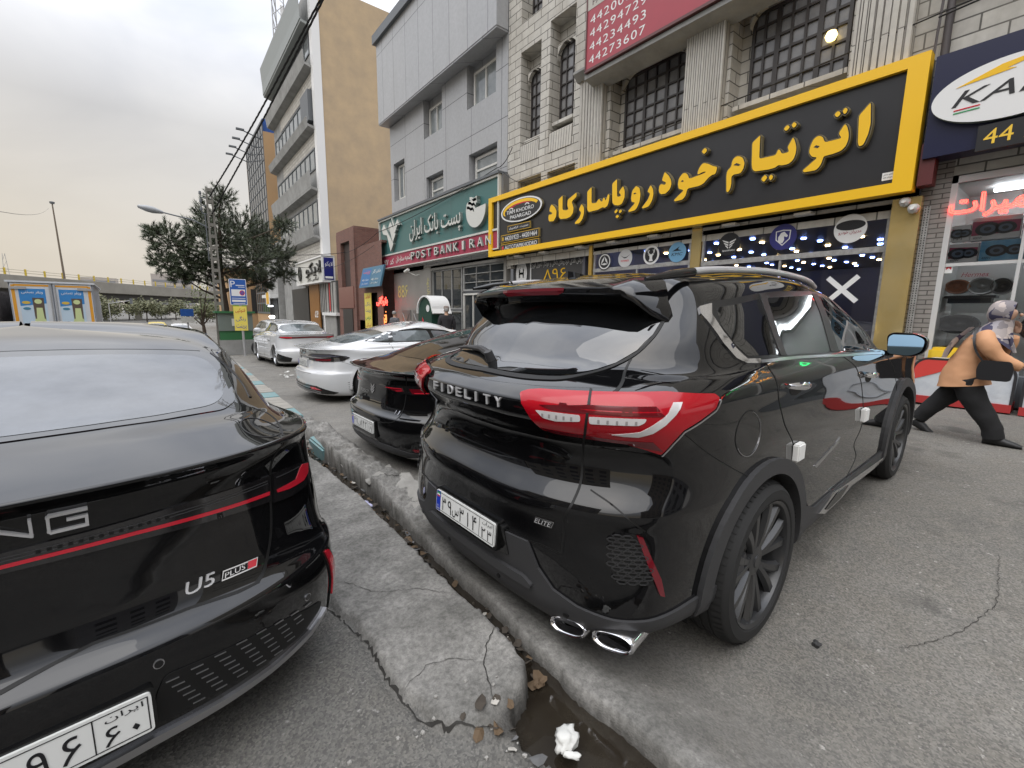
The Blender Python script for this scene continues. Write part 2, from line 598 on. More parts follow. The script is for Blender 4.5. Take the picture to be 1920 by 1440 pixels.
def asphalt(name, c1, c2, stain, bump=0.35):
    m = bpy.data.materials.new(name); m.use_nodes = True
    nt = m.node_tree; N = nt.nodes; Lk = nt.links
    b = N['Principled BSDF']; b.inputs['Roughness'].default_value = 0.85
    b.inputs['Specular IOR Level'].default_value = 0.3
    tc = N.new('ShaderNodeTexCoord')
    def noise(sc, det, rough=0.6):
        n = N.new('ShaderNodeTexNoise'); n.inputs['Scale'].default_value = sc; n.inputs['Detail'].default_value = det
        n.inputs['Roughness'].default_value = rough
        Lk.new(tc.outputs['Object'], n.inputs['Vector']); return n
    def ramp(src, p0, p1, a=(0,0,0,1), bcol=(1,1,1,1)):
        r = N.new('ShaderNodeValToRGB'); r.color_ramp.elements[0].position = p0; r.color_ramp.elements[1].position = p1
        r.color_ramp.elements[0].color = a; r.color_ramp.elements[1].color = bcol
        Lk.new(src, r.inputs[0]); return r
    def mix(f, a, c, mode='MIX'):
        x = N.new('ShaderNodeMix'); x.data_type = 'RGBA'; x.blend_type = mode
        if isinstance(f, (int, float)): x.inputs['Factor'].default_value = f
        else: Lk.new(f, x.inputs['Factor'])
        for i, s in ((6, a), (7, c)):
            if isinstance(s, tuple): x.inputs[i].default_value = (*s, 1)
            else: Lk.new(s, x.inputs[i])
        return x.outputs[2]
    big = noise(0.55, 6, 0.62); mid = noise(5, 7, 0.7); fine = noise(70, 4, 0.7)
    col = mix(ramp(big.outputs['Fac'], 0.36, 0.66).outputs[0], c1, c2)
    col = mix(ramp(mid.outputs['Fac'], 0.42, 0.62).outputs[0], col, stain)
    # aggregate: pale and dark grains
    vo = N.new('ShaderNodeTexVoronoi'); vo.inputs['Scale'].default_value = 130
    Lk.new(tc.outputs['Object'], vo.inputs['Vector'])
    g = ramp(vo.outputs['Color'], 0.15, 0.9, (0.55, 0.55, 0.55, 1), (1.35, 1.33, 1.28, 1))
    col = mix(0.8, col, g.outputs[0], 'MULTIPLY')
    sp = noise(26, 3); spots = ramp(sp.outputs['Fac'], 0.66, 0.74)
    col = mix(spots.outputs[0], col, tuple(min(1, x * 1.7) for x in c2))
    oil = noise(1.7, 4, 0.55); oils = ramp(oil.outputs['Fac'], 0.60, 0.72)
    om = N.new('ShaderNodeMath'); om.operation = 'MULTIPLY'; om.inputs[1].default_value = 0.6
    Lk.new(oils.outputs[0], om.inputs[0])
    col = mix(om.outputs[0], col, tuple(x * 0.45 for x in c1))
    Lk.new(col, b.inputs['Base Color'])
    bp = N.new('ShaderNodeBump'); bp.inputs['Strength'].default_value = bump; bp.inputs['Distance'].default_value = 0.012
    ad = N.new('ShaderNodeMath'); ad.operation = 'ADD'
    m1 = N.new('ShaderNodeMath'); m1.operation = 'MULTIPLY'; m1.inputs[1].default_value = 0.5
    Lk.new(vo.outputs['Distance'], m1.inputs[0])
    Lk.new(m1.outputs[0], ad.inputs[0]); Lk.new(fine.outputs['Fac'], ad.inputs[1])
    a2 = N.new('ShaderNodeMath'); a2.operation = 'ADD'
    Lk.new(ad.outputs[0], a2.inputs[0])
    m2 = N.new('ShaderNodeMath'); m2.operation = 'MULTIPLY'; m2.inputs[1].default_value = 2.5
    Lk.new(mid.outputs['Fac'], m2.inputs[0]); Lk.new(m2.outputs[0], a2.inputs[1])
    Lk.new(a2.outputs[0], bp.inputs['Height']); Lk.new(bp.outputs[0], b.inputs['Normal'])
    MATS[name] = m
    return m
M_road = asphalt('asphalt', (0.10, 0.098, 0.093), (0.165, 0.161, 0.152), (0.135, 0.13, 0.12))
M_apron = asphalt('apron', (0.13, 0.128, 0.124), (0.185, 0.182, 0.176), (0.15, 0.147, 0.142))
from mathutils import noise as mnoise
def sstep(a, b, x):
    t = min(1.0, max(0.0, (x - a) / (b - a))); return t * t * (3 - 2 * t)
def fbm(x, y, sc, o=4, z=0.0):
    return mnoise.fractal(Vector((x * sc, y * sc, z)), 0.9, 2.0, o)
def lerp_tab(tab, y):
    if y <= tab[0][0]: return tab[0][1]
    for (a, p), (b, q) in zip(tab[:-1], tab[1:]):
        if y <= b: return p + (q - p) * (y - a) / (b - a)
    return tab[-1][1]
GUT_L0 = [(-2, .84), (.6, .86), (.86, .86), (.98, .83), (1.08, .85), (1.13, .96), (1.2, 1.03), (1.4, 1.06), (1.6, 1.075), (2.0, 1.075), (2.5, 1.08), (3.1, 1.085), (3.8, 1.06), (4.5, 1.02), (6, 1.0), (12, 1.06), (30, 1.1)]
GUT_R0 = [(-2, 1.17), (.6, 1.16), (.8, 1.155), (1.0, 1.13), (1.3, 1.135), (1.65, 1.16), (2.0, 1.155), (2.35, 1.17), (2.9, 1.185), (3.6, 1.19), (4.6, 1.12), (6, 1.12), (12, 1.2), (30, 1.24)]
def _k(y): return .9818 / (1 - .0182 * min(y, 14)) if y > 1 else 1.0
GUT_L = [(y * _k(y), x * min(1.2, _k(y))) for y, x in GUT_L0]
GUT_R = [(y * _k(y), x * min(1.2, _k(y))) for y, x in GUT_R0]
def road_h(x, y):
    """height, concrete amount, grime amount of the ground near the gutter"""
    jl = 0.012 * fbm(x * 0 + 3.1, y, 7, 3) + 0.006 * fbm(1, y, 26, 2)
    jr = 0.012 * fbm(8.3, y, 6, 3) + 0.007 * fbm(5, y, 25, 2)
    gl, gr = lerp_tab(GUT_L, y) + jl - .022 * sstep(1.3, 1.8, y), lerp_tab(GUT_R, y) + jr + .012
    h, con, gr_m = 0.0, 0.0, 0.0
    if x < gl + 0.02:
        # cast concrete patch along the gutter, ending in a rounded lobe at the near end
        lx = lerp_tab([(1.0, .95), (1.1, .72), (1.2, .62), (1.45, .57), (1.8, .58), (2.3, .52), (3.2, .42), (4.5, .35), (7, .3), (30, .3)], y) + 0.025 * fbm(2.2, y, 5, 3)
        m = sstep(lx - 0.012, lx + 0.03, x) * sstep(1.06, 1.17, y + 0.03 * fbm(x, 7, 8, 3)) * (1 - sstep(9, 14, y))
        con = m
        h += m * (0.022 + 0.028 * sstep(lx, gl, x)) + m * 0.012 * fbm(x, y, 3.2, 5) + m * 0.005 * fbm(x, y, 14, 4)
        h += 0.006 * fbm(x, y, 1.6, 4) * (1 - sstep(20, 40, abs(y)))
        h -= 0.018 * math.exp(-((x - lx) / 0.02) ** 2) * sstep(1.1, 1.2, y) * (1 - sstep(3, 5, y))
    if x > gr - 0.02:
        up = sstep(2.25, 2.85, y + 0.1 * fbm(x, y, 3, 2))                # towards the broken kerb
        lvl = gz(x) + 0.085 * sstep(2.4, 5.2, y) - .14 * sstep(1.2, 1.75, x) * (1 - sstep(2.3, 4.4, x)) * (1 - sstep(1.7, 2.7, y)) * sstep(-2, -.5, y)
        h = lvl + 0.004 * fbm(x, y, 2.1, 4) * (1 - sstep(20, 40, abs(y)))
        edge = 1 - sstep(gr + 0.05, gr + 0.22, x)
        h += edge * (1 - up) * (0.012 + 0.006 * fbm(x, y, 12, 4))
        con = edge * 0.6 * (1 - up) + (1 - sstep(gr + 0.25, gr + 1.0, x)) * max(0, 0.45 + 0.55 * fbm(x, y, 2.4, 5)) * 0.9
        if 2.2 < y < 6.6:
            rub = up * (1 - sstep(6.15, 6.35, y)) * (1 - sstep(gr + 0.20, gr + 0.34, x + 0.05 * fbm(x, y, 4, 3)))
            c = mnoise.cell(Vector((x * 4.2 + 0.5 * fbm(x, y, 3, 2), y * 3.1, 0.5)))
            rock = 0.045 + 0.05 * abs(c) * sstep(2.6, 3.6, y) + 0.035 * fbm(x, y, 6.5, 5) + 0.014 * fbm(x, y, 22, 4)
            h += rub * max(0.0, rock)
            con = max(con, rub)
    # channel
    g = sstep(gl - 0.008, gl + 0.012, x) * (1 - sstep(gr - 0.012, gr + 0.008, x))
    if g > 0:
        h = h * (1 - g) + g * (-0.125 + 0.02 * fbm(x, y, 9, 4))
        gr_m = g; con *= (1 - g)
    # wet grime around the channel's near mouth
    if y < 1.35:
        gr_m = max(gr_m, 0.75 * (1 - sstep(0.02, 0.16, gl - x)) * (1 - sstep(1.12, 1.3, y)) * sstep(-.3, .3, fbm(x, y, 6, 4) + .25) if x < gl else gr_m)
    return h + slope(y), min(1, max(0, con)), min(1, max(0, gr_m))

def ground_sheet():
    def axis(lo, a, b, step, hi, g=1.22):
        xs = [a + i * step for i in range(int((b - a) / step) + 1)]
        s, x = step, xs[-1]
        while x < hi: s *= g; x += s; xs.append(min(x, hi))
        s, x = step, xs[0]
        while x > lo: s *= g; x -= s; xs.insert(0, max(x, lo))
        return xs
    xs = axis(-900, 0.15, 1.85, 0.0135, 900); ys = axis(-900, 0.45, 6.8, 0.017, 1600)
    nx, ny = len(xs), len(ys)
    V, C = [], []
    for y in ys:
        for x in xs:
            if -3 < x < 12 and -3 < y < 60: h, c, g = road_h(x, y)
            else: h, c, g = gz(min(max(x, -50), 12)) + slope(y) + (0.085 if x > 1.2 and y > 2 else 0), 0, 0
            V.append((x, y, h)); C.append((c, g, 1.0 if x > 1.16 else 0.0, 1))
    F = [(j*nx+i, j*nx+i+1, (j+1)*nx+i+1, (j+1)*nx+i) for j in range(ny-1) for i in range(nx-1)]
    m = M_road
    nt = m.node_tree; N, Lk = nt.nodes, nt.links
    b = N['Principled BSDF']
    at = N.new('ShaderNodeVertexColor'); at.layer_name = 'zone'
    sp = N.new('ShaderNodeSeparateColor'); Lk.new(at.outputs['Color'], sp.inputs[0])
    def mix(f, a, c):
        x = N.new('ShaderNodeMix'); x.data_type = 'RGBA'
        Lk.new(f, x.inputs['Factor'])
        for i, s in ((6, a), (7, c)):
            if isinstance(s, tuple): x.inputs[i].default_value = (*s, 1)
            else: Lk.new(s, x.inputs[i])
        return x.outputs[2]
    base = b.inputs['Base Color'].links[0].from_socket
    tc = N.new('ShaderNodeTexCoord')
    n1 = N.new('ShaderNodeTexNoise'); n1.inputs['Scale'].default_value = 3.3; n1.inputs['Detail'].default_value = 9; n1.inputs['Roughness'].default_value = .68
    Lk.new(tc.outputs['Object'], n1.inputs['Vector'])
    r1 = N.new('ShaderNodeValToRGB'); r1.color_ramp.elements[0].position = .33; r1.color_ramp.elements[1].position = .68
    r1.color_ramp.elements[0].color = (.125, .122, .112, 1); r1.color_ramp.elements[1].color = (.31, .30, .28, 1)
    Lk.new(n1.outputs['Fac'], r1.inputs[0])
    n2 = N.new('ShaderNodeTexNoise'); n2.inputs['Scale'].default_value = 45; n2.inputs['Detail'].default_value = 5; n2.inputs['Roughness'].default_value = .75
    Lk.new(tc.outputs['Object'], n2.inputs['Vector'])
    r2 = N.new('ShaderNodeValToRGB'); r2.color_ramp.elements[0].position = .35; r2.color_ramp.elements[1].position = .62
    r2.color_ramp.elements[0].color = (.6, .6, .6, 1); r2.color_ramp.elements[1].color = (1.1, 1.1, 1.1, 1)
    Lk.new(n2.outputs['Fac'], r2.inputs[0])
    mu = N.new('ShaderNodeMix'); mu.data_type = 'RGBA'; mu.blend_type = 'MULTIPLY'; mu.inputs['Factor'].default_value = 1
    Lk.new(r1.outputs[0], mu.inputs[6]); Lk.new(r2.outputs[0], mu.inputs[7])
    # apron asphalt is a little paler and greyer than the road
    ap = N.new('ShaderNodeMix'); ap.data_type = 'RGBA'; ap.blend_type = 'MULTIPLY'
    Lk.new(sp.outputs['Blue'], ap.inputs['Factor']); Lk.new(base, ap.inputs[6]); ap.inputs[7].default_value = (1.3, 1.28, 1.25, 1)
    col = mix(sp.outputs['Red'], ap.outputs[2], mu.outputs[2])
    col = mix(sp.outputs['Green'], col, (.022, .02, .017))
    Lk.new(col, b.inputs['Base Color'])
    ro = N.new('ShaderNodeMapRange'); ro.inputs['To Min'].default_value = .85; ro.inputs['To Max'].default_value = .35
    Lk.new(sp.outputs['Green'], ro.inputs['Value']); Lk.new(ro.outputs[0], b.inputs['Roughness'])
    o = mobj('ground', V, F, m, smooth=True)
    ca = o.data.color_attributes.new('zone', 'FLOAT_COLOR', 'POINT')
    ca.data.foreach_set('color', [q for c in C for q in c])
    o['kind'] = 'structure'
ground_sheet()

# standing water in the gutter
M_water = mat('gutter_water', (.018, .014, .010), rough=.04, spec=.6, noise=(9, .8, (.03, .025, .018)), bump=(14, .08, .01))
def water():
    V, F = [], []
    n = 0
    y = 0.2
    while y < 14:
        gl, gr = lerp_tab(GUT_L, y) - .03, lerp_tab(GUT_R, y) + .03
        z = -.062 + slope(y)
        V += [(gl, y, z), (gr, y, z)]
        if n: F.append((2*n-2, 2*n-1, 2*n+1, 2*n))
        n += 1; y += .1
    o = mobj('gutter_water', V, F, M_water); o['kind'] = 'structure'
water()

# cracks in the concrete and asphalt: thin sunk-looking open seams
M_crack = mat('crack', (.03, .028, .025), rough=.95)
def crack(path, w, seed):
    rnd = random.Random(seed)
    P = [Vector(p) for p in path]
    Q = []
    for a, b in zip(P[:-1], P[1:]):
        k = max(2, int((b - a).length / .018))
        for i in range(k): Q.append(a.lerp(b, i / k) + Vector((rnd.uniform(-.007, .007), rnd.uniform(-.007, .007))))
    Q.append(P[-1])
    ws = [w * (0.35 + 0.9 * rnd.random()) * min(1, (i + 1) / 5, (len(Q) - i) / 5) for i in range(len(Q))]
    V, F = [], []
    for i, p in enumerate(Q):
        d = (Q[min(i+1, len(Q)-1)] - Q[max(i-1, 0)]).normalized(); nn = Vector((-d.y, d.x)) * ws[i] / 2
        for s in (nn, -nn):
            q = p + s; V.append((q.x, q.y, road_h(q.x, q.y)[0] + .004))
        if i: F.append((2*i-2, 2*i-1, 2*i+1, 2*i))
    o = mobj('pavement_crack', V, F, M_crack); o['kind'] = 'structure'
crack([(.50, 2.2), (.55, 2.0), (.585, 1.76), (.575, 1.5), (.59, 1.3), (.66, 1.17), (.78, 1.09)], .009, 1)
crack([(1.07, 1.47), (.97, 1.40), (.90, 1.32), (.87, 1.25), (.83, 1.16)], .0045, 2)
crack([(.62, 2.3), (.75, 2.05), (.9, 1.95), (1.02, 1.8)], .003, 3)
crack([(.6, 1.42), (.72, 1.46), (.82, 1.42), (.9, 1.32)], .003, 4)
crack([(2.6, .35), (2.9, .2), (3.3, .1), (3.9, .15)], .003, 5)
crack([(1.3, 3.5), (1.55, 3.35), (1.9, 3.5), (2.3, 3.3)], .008, 8)
# outlines measured on the car's own surface: (angle round the tail, z), (x, z) or (y, z) in metres
SUVT = {
'glass': [(-0.571,1.177),(-0.158,1.174),(0.162,1.174),(0.383,1.178),(0.476,1.187),(0.53,1.206),(0.58,1.234),(0.635,1.287),(0.662,1.351),(0.66,1.415)], 
'tail': [(0.396,1.108),(0.427,1.12),(0.48,1.127),(0.684,1.134),(0.951,1.142),(1.162,1.127),(1.184,1.111),(1.151,1.079),(1.07,1.045),(1.001,1.02),(0.969,0.979),(0.942,0.921),(0.885,0.949),(0.815,0.973),(0.678,0.983),(0.587,0.987),(0.505,0.995),(0.461,1.036),(0.426,1.079)], 
'split': [(0.689,1.135),(0.671,0.979)], 
'c1': [(0.485,1.069),(0.531,1.07),(0.657,1.07),(0.659,1.048),(0.57,1.04),(0.518,1.045)], 
'c2': [(0.687,1.068),(0.78,1.07),(0.869,1.069),(0.863,1.055),(0.844,1.046),(0.775,1.046),(0.69,1.044)], 
'cj': [(0.961,1.11),(0.996,1.11),(0.965,1.079),(0.93,1.045),(0.892,1.02),(0.849,1.007),(0.803,1.009),(0.764,1.014),(0.809,1.02),(0.852,1.026),(0.889,1.047),(0.922,1.071)], 
'shut': [(1.121,1.597),(1.161,1.532),(1.18,1.481),(1.145,1.431),(1.049,1.359),(0.887,1.256),(0.832,1.193),(0.766,1.143),(0.667,0.976),(0.66,0.897),(0.655,0.767),(0.634,0.709),(0.604,0.646),(0.597,0.566)], 
'shut2': [(0.601,0.588),(0.595,0.485),(0.51,0.49),(0.443,0.485),(0.265,0.494),(-0.044,0.514),(-0.571,0.476)], 
'refl': [(0.857,0.611),(0.879,0.602),(0.911,0.514),(0.941,0.439),(0.956,0.366),(0.937,0.376),(0.92,0.425),(0.891,0.506)], 
'honey': [(0.779,0.602),(0.855,0.616),(0.887,0.514),(0.915,0.416),(0.849,0.423),(0.793,0.434),(0.762,0.485),(0.758,0.535)], 
'crease': [(0.696,0.752),(0.778,0.714),(0.885,0.627)], 
'sens': [(0.335,0.242),(-0.142,0.254)], 
'elite': [(0.479,0.606),(0.561,0.606),(0.55,0.576),(0.468,0.576)], 
'fid': [(-0.242,1.093),(-0.24,1.06),(0.273,1.089),(0.241,1.055),(0.222,1.09)], 
'qchrome': [(0.763,1.468),(0.848,1.483),(0.811,1.435),(0.828,1.361),(0.873,1.286),(0.924,1.238),(1.006,1.234),(0.991,1.215),(0.913,1.219),(0.856,1.246),(0.799,1.313),(0.762,1.403),(0.749,1.435)], 
'qglass': [(0.84,1.468),(1.276,1.509),(1.003,1.238),(0.918,1.251),(0.868,1.302),(0.832,1.385),(0.811,1.435)], 
'cpil': [(1.31,1.529),(1.58,1.548),(1.353,1.505),(1.269,1.347),(1.21,1.234),(1.218,1.22),(1.041,1.23)], 
'rdoor': [(1.365,1.51),(2.06,1.534),(2.023,1.397),(1.938,1.193),(1.21,1.234),(1.269,1.347)], 
'fdoor': [(2.247,1.537),(2.55,1.509),(2.725,1.424),(2.922,1.312),(2.968,1.151),(2.883,1.137),(2.135,1.183),(2.166,1.337)], 
'belt': [(1.0,1.226),(1.218,1.22),(2.155,1.17),(2.985,1.13)], 
'seam1': [(1.032,1.22),(1.092,1.147),(1.115,1.058),(1.182,0.921),(1.301,0.787),(1.326,0.703)], 
'seam2': [(2.117,1.171),(2.379,1.056),(2.489,0.933),(2.528,0.671),(2.401,0.565),(2.487,0.467),(2.326,0.359)], 
'fuel': [(0.827,0.928),(0.721,0.946),(0.943,0.908),(0.825,1.026),(0.827,0.831)], 
'h1': [(1.175,1.095),(1.49,1.07),(1.314,1.103),(1.316,1.056)], 
'h2': [(2.497,1.007),(2.81,0.982)], 
'wiper': [(-0.616,1.208),(-0.137,1.205),(-0.062,1.202),(-0.264,1.243)], 
'archtop': [(1.31,0.727),(1.086,0.728),(0.938,0.682)], 
'shut2': [(0.601,0.588),(0.593,0.478),(0.508,0.485),(0.44,0.481)],
'plast': [(0.44,0.481),(0.492,0.374)],
'sillch': [(1.75,.29),(2.02,.35),(2.33,.335),(3.17,.30),(3.34,.30),(3.2,.255),(2.39,.29),(2.2,.26),(1.88,.25)],
}
# ---------------------------------------------------------------- car materials
M_black = mat('black_paint', (.004, .004, .0045), rough=.04, coat=1.0, spec=.12)
M_glass_dark = mat('tinted_glass', (.006, .0065, .007), rough=.015, spec=1.0, coat=.6)
M_plast = mat('grey_plastic', (.042, .042, .044), rough=.5, spec=.4, bump=(240, .25, .002))
M_plastg = mat('gloss_plastic', (.008, .008, .008), rough=.15)
M_rubber = mat('rubber', (.022, .022, .022), rough=.75, spec=.35)
M_gap = mat('seam', (.002, .002, .002), rough=.6)
M_chrome = mat('chrome', (.8, .8, .82), rough=.08, metal=1.0)
M_satin = mat('satin_metal', (.55, .55, .57), rough=.28, metal=1.0)
M_red = mat('tail_red', (.38, .003, .011), rough=.12, coat=.5, spec=.3)
M_silver = mat('badge_silver', (.66, .66, .67), rough=.3, metal=.35)
M_reddk = mat('tail_dark_red', (.13, .004, .01), rough=.06, coat=.8)
M_redbr = mat('tail_bright_red', (.62, .02, .04), rough=.1, coat=.6)
M_clear = mat('tail_clear', (.62, .60, .60), rough=.18, coat=.8)
M_wheel = mat('black_alloy', (.035, .036, .038), rough=.28, spec=.6, metal=.3)
M_wheel_s = mat('silver_alloy', (.42, .43, .45), rough=.3, metal=.9)
M_disc = mat('brake_disc', (.25, .25, .25), rough=.4, metal=.8)
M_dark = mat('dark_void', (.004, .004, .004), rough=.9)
M_plate = mat('plate_white', (.74, .75, .73), rough=.35, coat=.4)
M_blue = mat('plate_blue', (.01, .04, .42), rough=.35)
M_ink = mat('plate_ink', (.008, .008, .01), rough=.5)
M_white = mat('white_paint', (.62, .63, .64), rough=.1, coat=1.0, noise=(1.2, .12, (.55, .55, .55)))

def wheel(parent, x, y, z, r, w, rim_r, m_rim, spokes, style='twin', name='wheel'):
    """tyre, rim and hub; x>0 is the right side. Returns the wheel empty"""
    s = 1 if x > 0 else -1
    root = bpy.data.objects.new(name, None); COL.objects.link(root); root.parent = parent
    root.empty_display_size = .1
    root.location = (x, y, z)
    Mx = Matrix.Rotation(R(90), 4, 'Y') if s > 0 else Matrix.Rotation(R(-90), 4, 'Y')
    # lathe axis z -> outward
    hw = w / 2
    prof = [(rim_r, -hw + .01), (rim_r + .012, -hw), (r - .05, -hw + .002), (r - .022, -hw + .012), (r - .006, -hw + .035), (r, -hw + .06)]
    for g in (-.055, -.012, .032):
        prof += [(r, g), (r - .008, g + .002), (r - .008, g + .010), (r, g + .012)]
    prof += [(r, hw - .06), (r - .006, hw - .035), (r - .022, hw - .012), (r - .035, hw - .004), (r - .037, hw - .001), (r - .05, hw - .001), (rim_r + .03, hw + .001), (rim_r + .012, hw), (rim_r, hw - .012)]
    mb = MB().lathe(prof, 64, M=Mx)
    # tread blocks: cross cuts stand proud on the shoulder
    for i in range(70):
        a0 = 2 * math.pi * i / 70; a1 = a0 + 2 * math.pi / 70 * .72
        for (h0, h1, rr) in ((hw - .062, hw - .02, r), (-hw + .02, -hw + .062, r)):
            q = []
            for (ra, hh) in ((rr + .0025, h0), (rr - .009 + .0025, h1)) if h1 == hw - .02 else ((rr - .009 + .0025, h0), (rr + .0025, h1)):
                for a in (a0, a1): q.append(Mx @ Vector((ra * math.cos(a), ra * math.sin(a), hh)))
            mb.add(q, [(0, 1, 3, 2)])
    t = mb.build('tyre', M_rubber, root, recalc=True); smooth_angle(t, 32)
    # barrel
    b = MB().lathe([(rim_r + .004, hw - .004), (rim_r - .012, hw - .012), (rim_r - .022, hw - .035), (rim_r - .03, -hw + .02)], 48, M=Mx)
    rr = rim_r - .018
    zf = hw - .03
    for i in range(spokes):
        a = 2 * math.pi * i / spokes
        if style == 'twin':
            for da in (-.16, .16):
                r0, r1 = .055, rr
                for (sg) in (1,):
                    pts = []
                    n = 6
                    for k in range(n + 1):
                        u = k / n
                        ang = a + da * (0.55 + .75 * u)
                        rad = r0 + (r1 - r0) * u
                        wd = .019 + .012 * u
                        dep = zf - .022 * (1 - u) ** 2 + .006
                        c, sn = math.cos(ang), math.sin(ang)
                        e = Vector((-sn, c, 0)); p = Vector((c * rad, sn * rad, dep))
                        pts.append((p - e * wd - Vector((0,0,.022)), p - e * wd * .55, p + e * wd * .55, p + e * wd - Vector((0,0,.022))))
                    vs = [Mx @ q for p4 in pts for q in p4]
                    fs = [(4*k+j, 4*k+j+1, 4*k+4+j+1, 4*k+4+j) for k in range(n) for j in range(3)]
                    b.add(vs, fs)
        else:
            n = 6; pts = []
            for k in range(n + 1):
                u = k / n
                ang = a + .1 * u
                rad = .05 + (rr - .05) * u
                wd = .03 + .018 * u
                dep = zf - .02 * (1 - u) ** 2 + .004
                c, sn = math.cos(ang), math.sin(ang)
                e = Vector((-sn, c, 0)); p = Vector((c * rad, sn * rad, dep))
                pts.append((p - e * wd - Vector((0,0,.022)), p - e * wd * .6, p + e * wd * .6, p + e * wd - Vector((0,0,.022))))
            vs = [Mx @ q for p4 in pts for q in p4]
            fs = [(4*k+j, 4*k+j+1, 4*k+4+j+1, 4*k+4+j) for k in range(n) for j in range(3)]
            b.add(vs, fs)
    b.lathe([(.0, zf - .005), (.03, zf - .005), (.034, zf - .010), (.07, zf - .014), (.075, zf - .045)], 24, M=Mx)
    rm = b.build('rim', m_rim, root); smooth_angle(rm, 30)
    d = MB().lathe([(.0, -.01), (rim_r * .74, -.01), (rim_r * .74, -.03), (0, -.03)], 32, M=Mx).build('brake_disc', M_disc, root)
    return root

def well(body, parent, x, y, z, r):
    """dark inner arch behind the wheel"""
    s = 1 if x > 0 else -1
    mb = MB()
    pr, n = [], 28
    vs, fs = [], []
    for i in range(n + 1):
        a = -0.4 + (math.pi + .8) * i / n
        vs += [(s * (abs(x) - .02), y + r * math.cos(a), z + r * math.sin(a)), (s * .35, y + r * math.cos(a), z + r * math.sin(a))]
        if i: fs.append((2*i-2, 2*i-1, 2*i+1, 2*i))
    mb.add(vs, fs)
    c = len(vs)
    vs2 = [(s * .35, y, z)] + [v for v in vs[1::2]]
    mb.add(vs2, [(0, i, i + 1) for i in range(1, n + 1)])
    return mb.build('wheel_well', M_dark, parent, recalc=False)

def plate(parent, body_pt, w, h, left, num, right, rot, blue=True, name='number_plate'):
    """Iranian number plate; body_pt = matrix local->parent with x right, y up, z outwards"""
    Mt = body_pt
    pl = lambda a, b, d: Mt @ Vector((a, b, d))
    root = MB()
    poly = rounded([(-w/2, -h/2), (w/2, -h/2), (w/2, h/2), (-w/2, h/2)], .012, 4)
    root.prism(poly, -.008, .004, pl, 0)
    o = root.build(name, M_plate, parent)
    ink = MB()
    # border and divider
    b = .004
    for (x0, y0, x1, y1) in ((-w/2 + .012, h/2 - .010, w/2 - .010, h/2 - .010 + b*.7), (-w/2 + .012, -h/2 + .008, w/2 - .010, -h/2 + .008 + b*.7), (w/2 - .010, -h/2 + .008, w/2 - .010 + b*.7, h/2 - .0075), (w * .27, -h/2 + .008, w * .27 + b*.7, h/2 - .0075)):
        ink.add([pl(x0, y0, .0052), pl(x1, y0, .0052), pl(x1, y1, .0052), pl(x0, y1, .0052)], [(0, 1, 2, 3)])
    x = -w/2 + .052
    dh = h * .62
    n = len(num)
    cell = (w * .27 - .012 - x) / n
    for i, ch in enumerate(num):
        q = fa(ch) if ch in _FORMS else ch
        hh = dh if ch not in _FORMS else dh * .72
        if ch == '۱' : ww = cell * .26
        elif ch in _FORMS: ww = cell * 1.05
        else: ww = cell * .66
        text_on(ink, q, pl, x + cell * (i + .5) - ww / 2, -h/2 + .018, hh, ww, hi=.0055, bold=.018)
    x0 = w * .27 + .012
    c2 = (w/2 - .014 - x0) / len(right)
    for i, ch in enumerate(right):
        ww = c2 * (.3 if ch in '۱0' else .68)
        hh = dh * .72
        yy = -h/2 + .014
        if ch == '۰': ww = c2 * .35; hh = dh * .3; yy += dh * .15
        text_on(ink, ch, pl, x0 + c2 * (i + .5) - ww / 2, yy, hh, ww, hi=.0055, bold=.018)
    text_on(ink, fa('ایران'), pl, x0 + .012, h/2 - .034, .020, w/2 - .03 - x0, hi=.0055, bold=.015)
    ink.build('lettering', M_ink, o, recalc=False)
    if blue:
        bl = MB()
        bl.prism(rounded([(-w/2 + .003, -h/2 + .003), (-w/2 + .043, -h/2 + .003), (-w/2 + .043, h/2 - .003), (-w/2 + .003, h/2 - .003)], [.008, .001, .001, .008], 3), .003, .0046, pl, 0)
        for k, cc in enumerate((1, 2, 3)):
            y1 = h/2 - .010 - k * .008
            bl.add([pl(-w/2 + .009, y1 - .008, .0052), pl(-w/2 + .037, y1 - .008, .0052), pl(-w/2 + .037, y1, .0052), pl(-w/2 + .009, y1, .0052)], [(0, 1, 2, 3)], cc)
        text_on(bl, 'I.R.', pl, -w/2 + .012, -h/2 + .024, .010, .018, hi=.0054, k=2, bold=.02)
        text_on(bl, 'IRAN', pl, -w/2 + .009, -h/2 + .009, .010, .028, hi=.0054, k=2, bold=.02)
        bl.build('country_band', [M_blue, mat('flag_green', (.02, .3, .1)), M_plate, mat('flag_red', (.5, .02, .03))], o, recalc=False)
    return o

# ---------------------------------------------------------------- the SUV
SUV_Y = 86.7
suv = thing('suv', 'black SUV with large red wraparound tail lights and a roof spoiler, nose towards the shops', 'car', (1.12, 1.785, -.017))
suv.rotation_euler = (R(1.15), 0, R(-88.5))
SUV_L = 5.0
def suv_row(z, y0, w, yf, zf, fx=(0, .32, .6, .8, .9, .96), dy=(0, .012, .078, .185, .30, .52), k=1.0, side=(.985, 1.0, 1.0, 1.0, 1.0, .985), zs=None, ys=None):
    P = []
    for f, d in zip(fx, dy): P.append(Vector((f * w, y0 + d * k, z)))
    st = ys or (.86, 1.5, 2.3, 3.1, 3.8, 4.3)
    for i, (y, s) in enumerate(zip(st, side)):
        u = (i + 1) / (len(st) + 1)
        zz = z + (zf - z) * sstep(.35, 1.0, u) if zs is None else z + zs[i]
        P.append(Vector((w * s, y, zz)))
    P.append(Vector((w * .88, yf - .28, zf))); P.append(Vector((w * .5, yf - .05, zf))); P.append(Vector((0, yf, zf)))
    return P
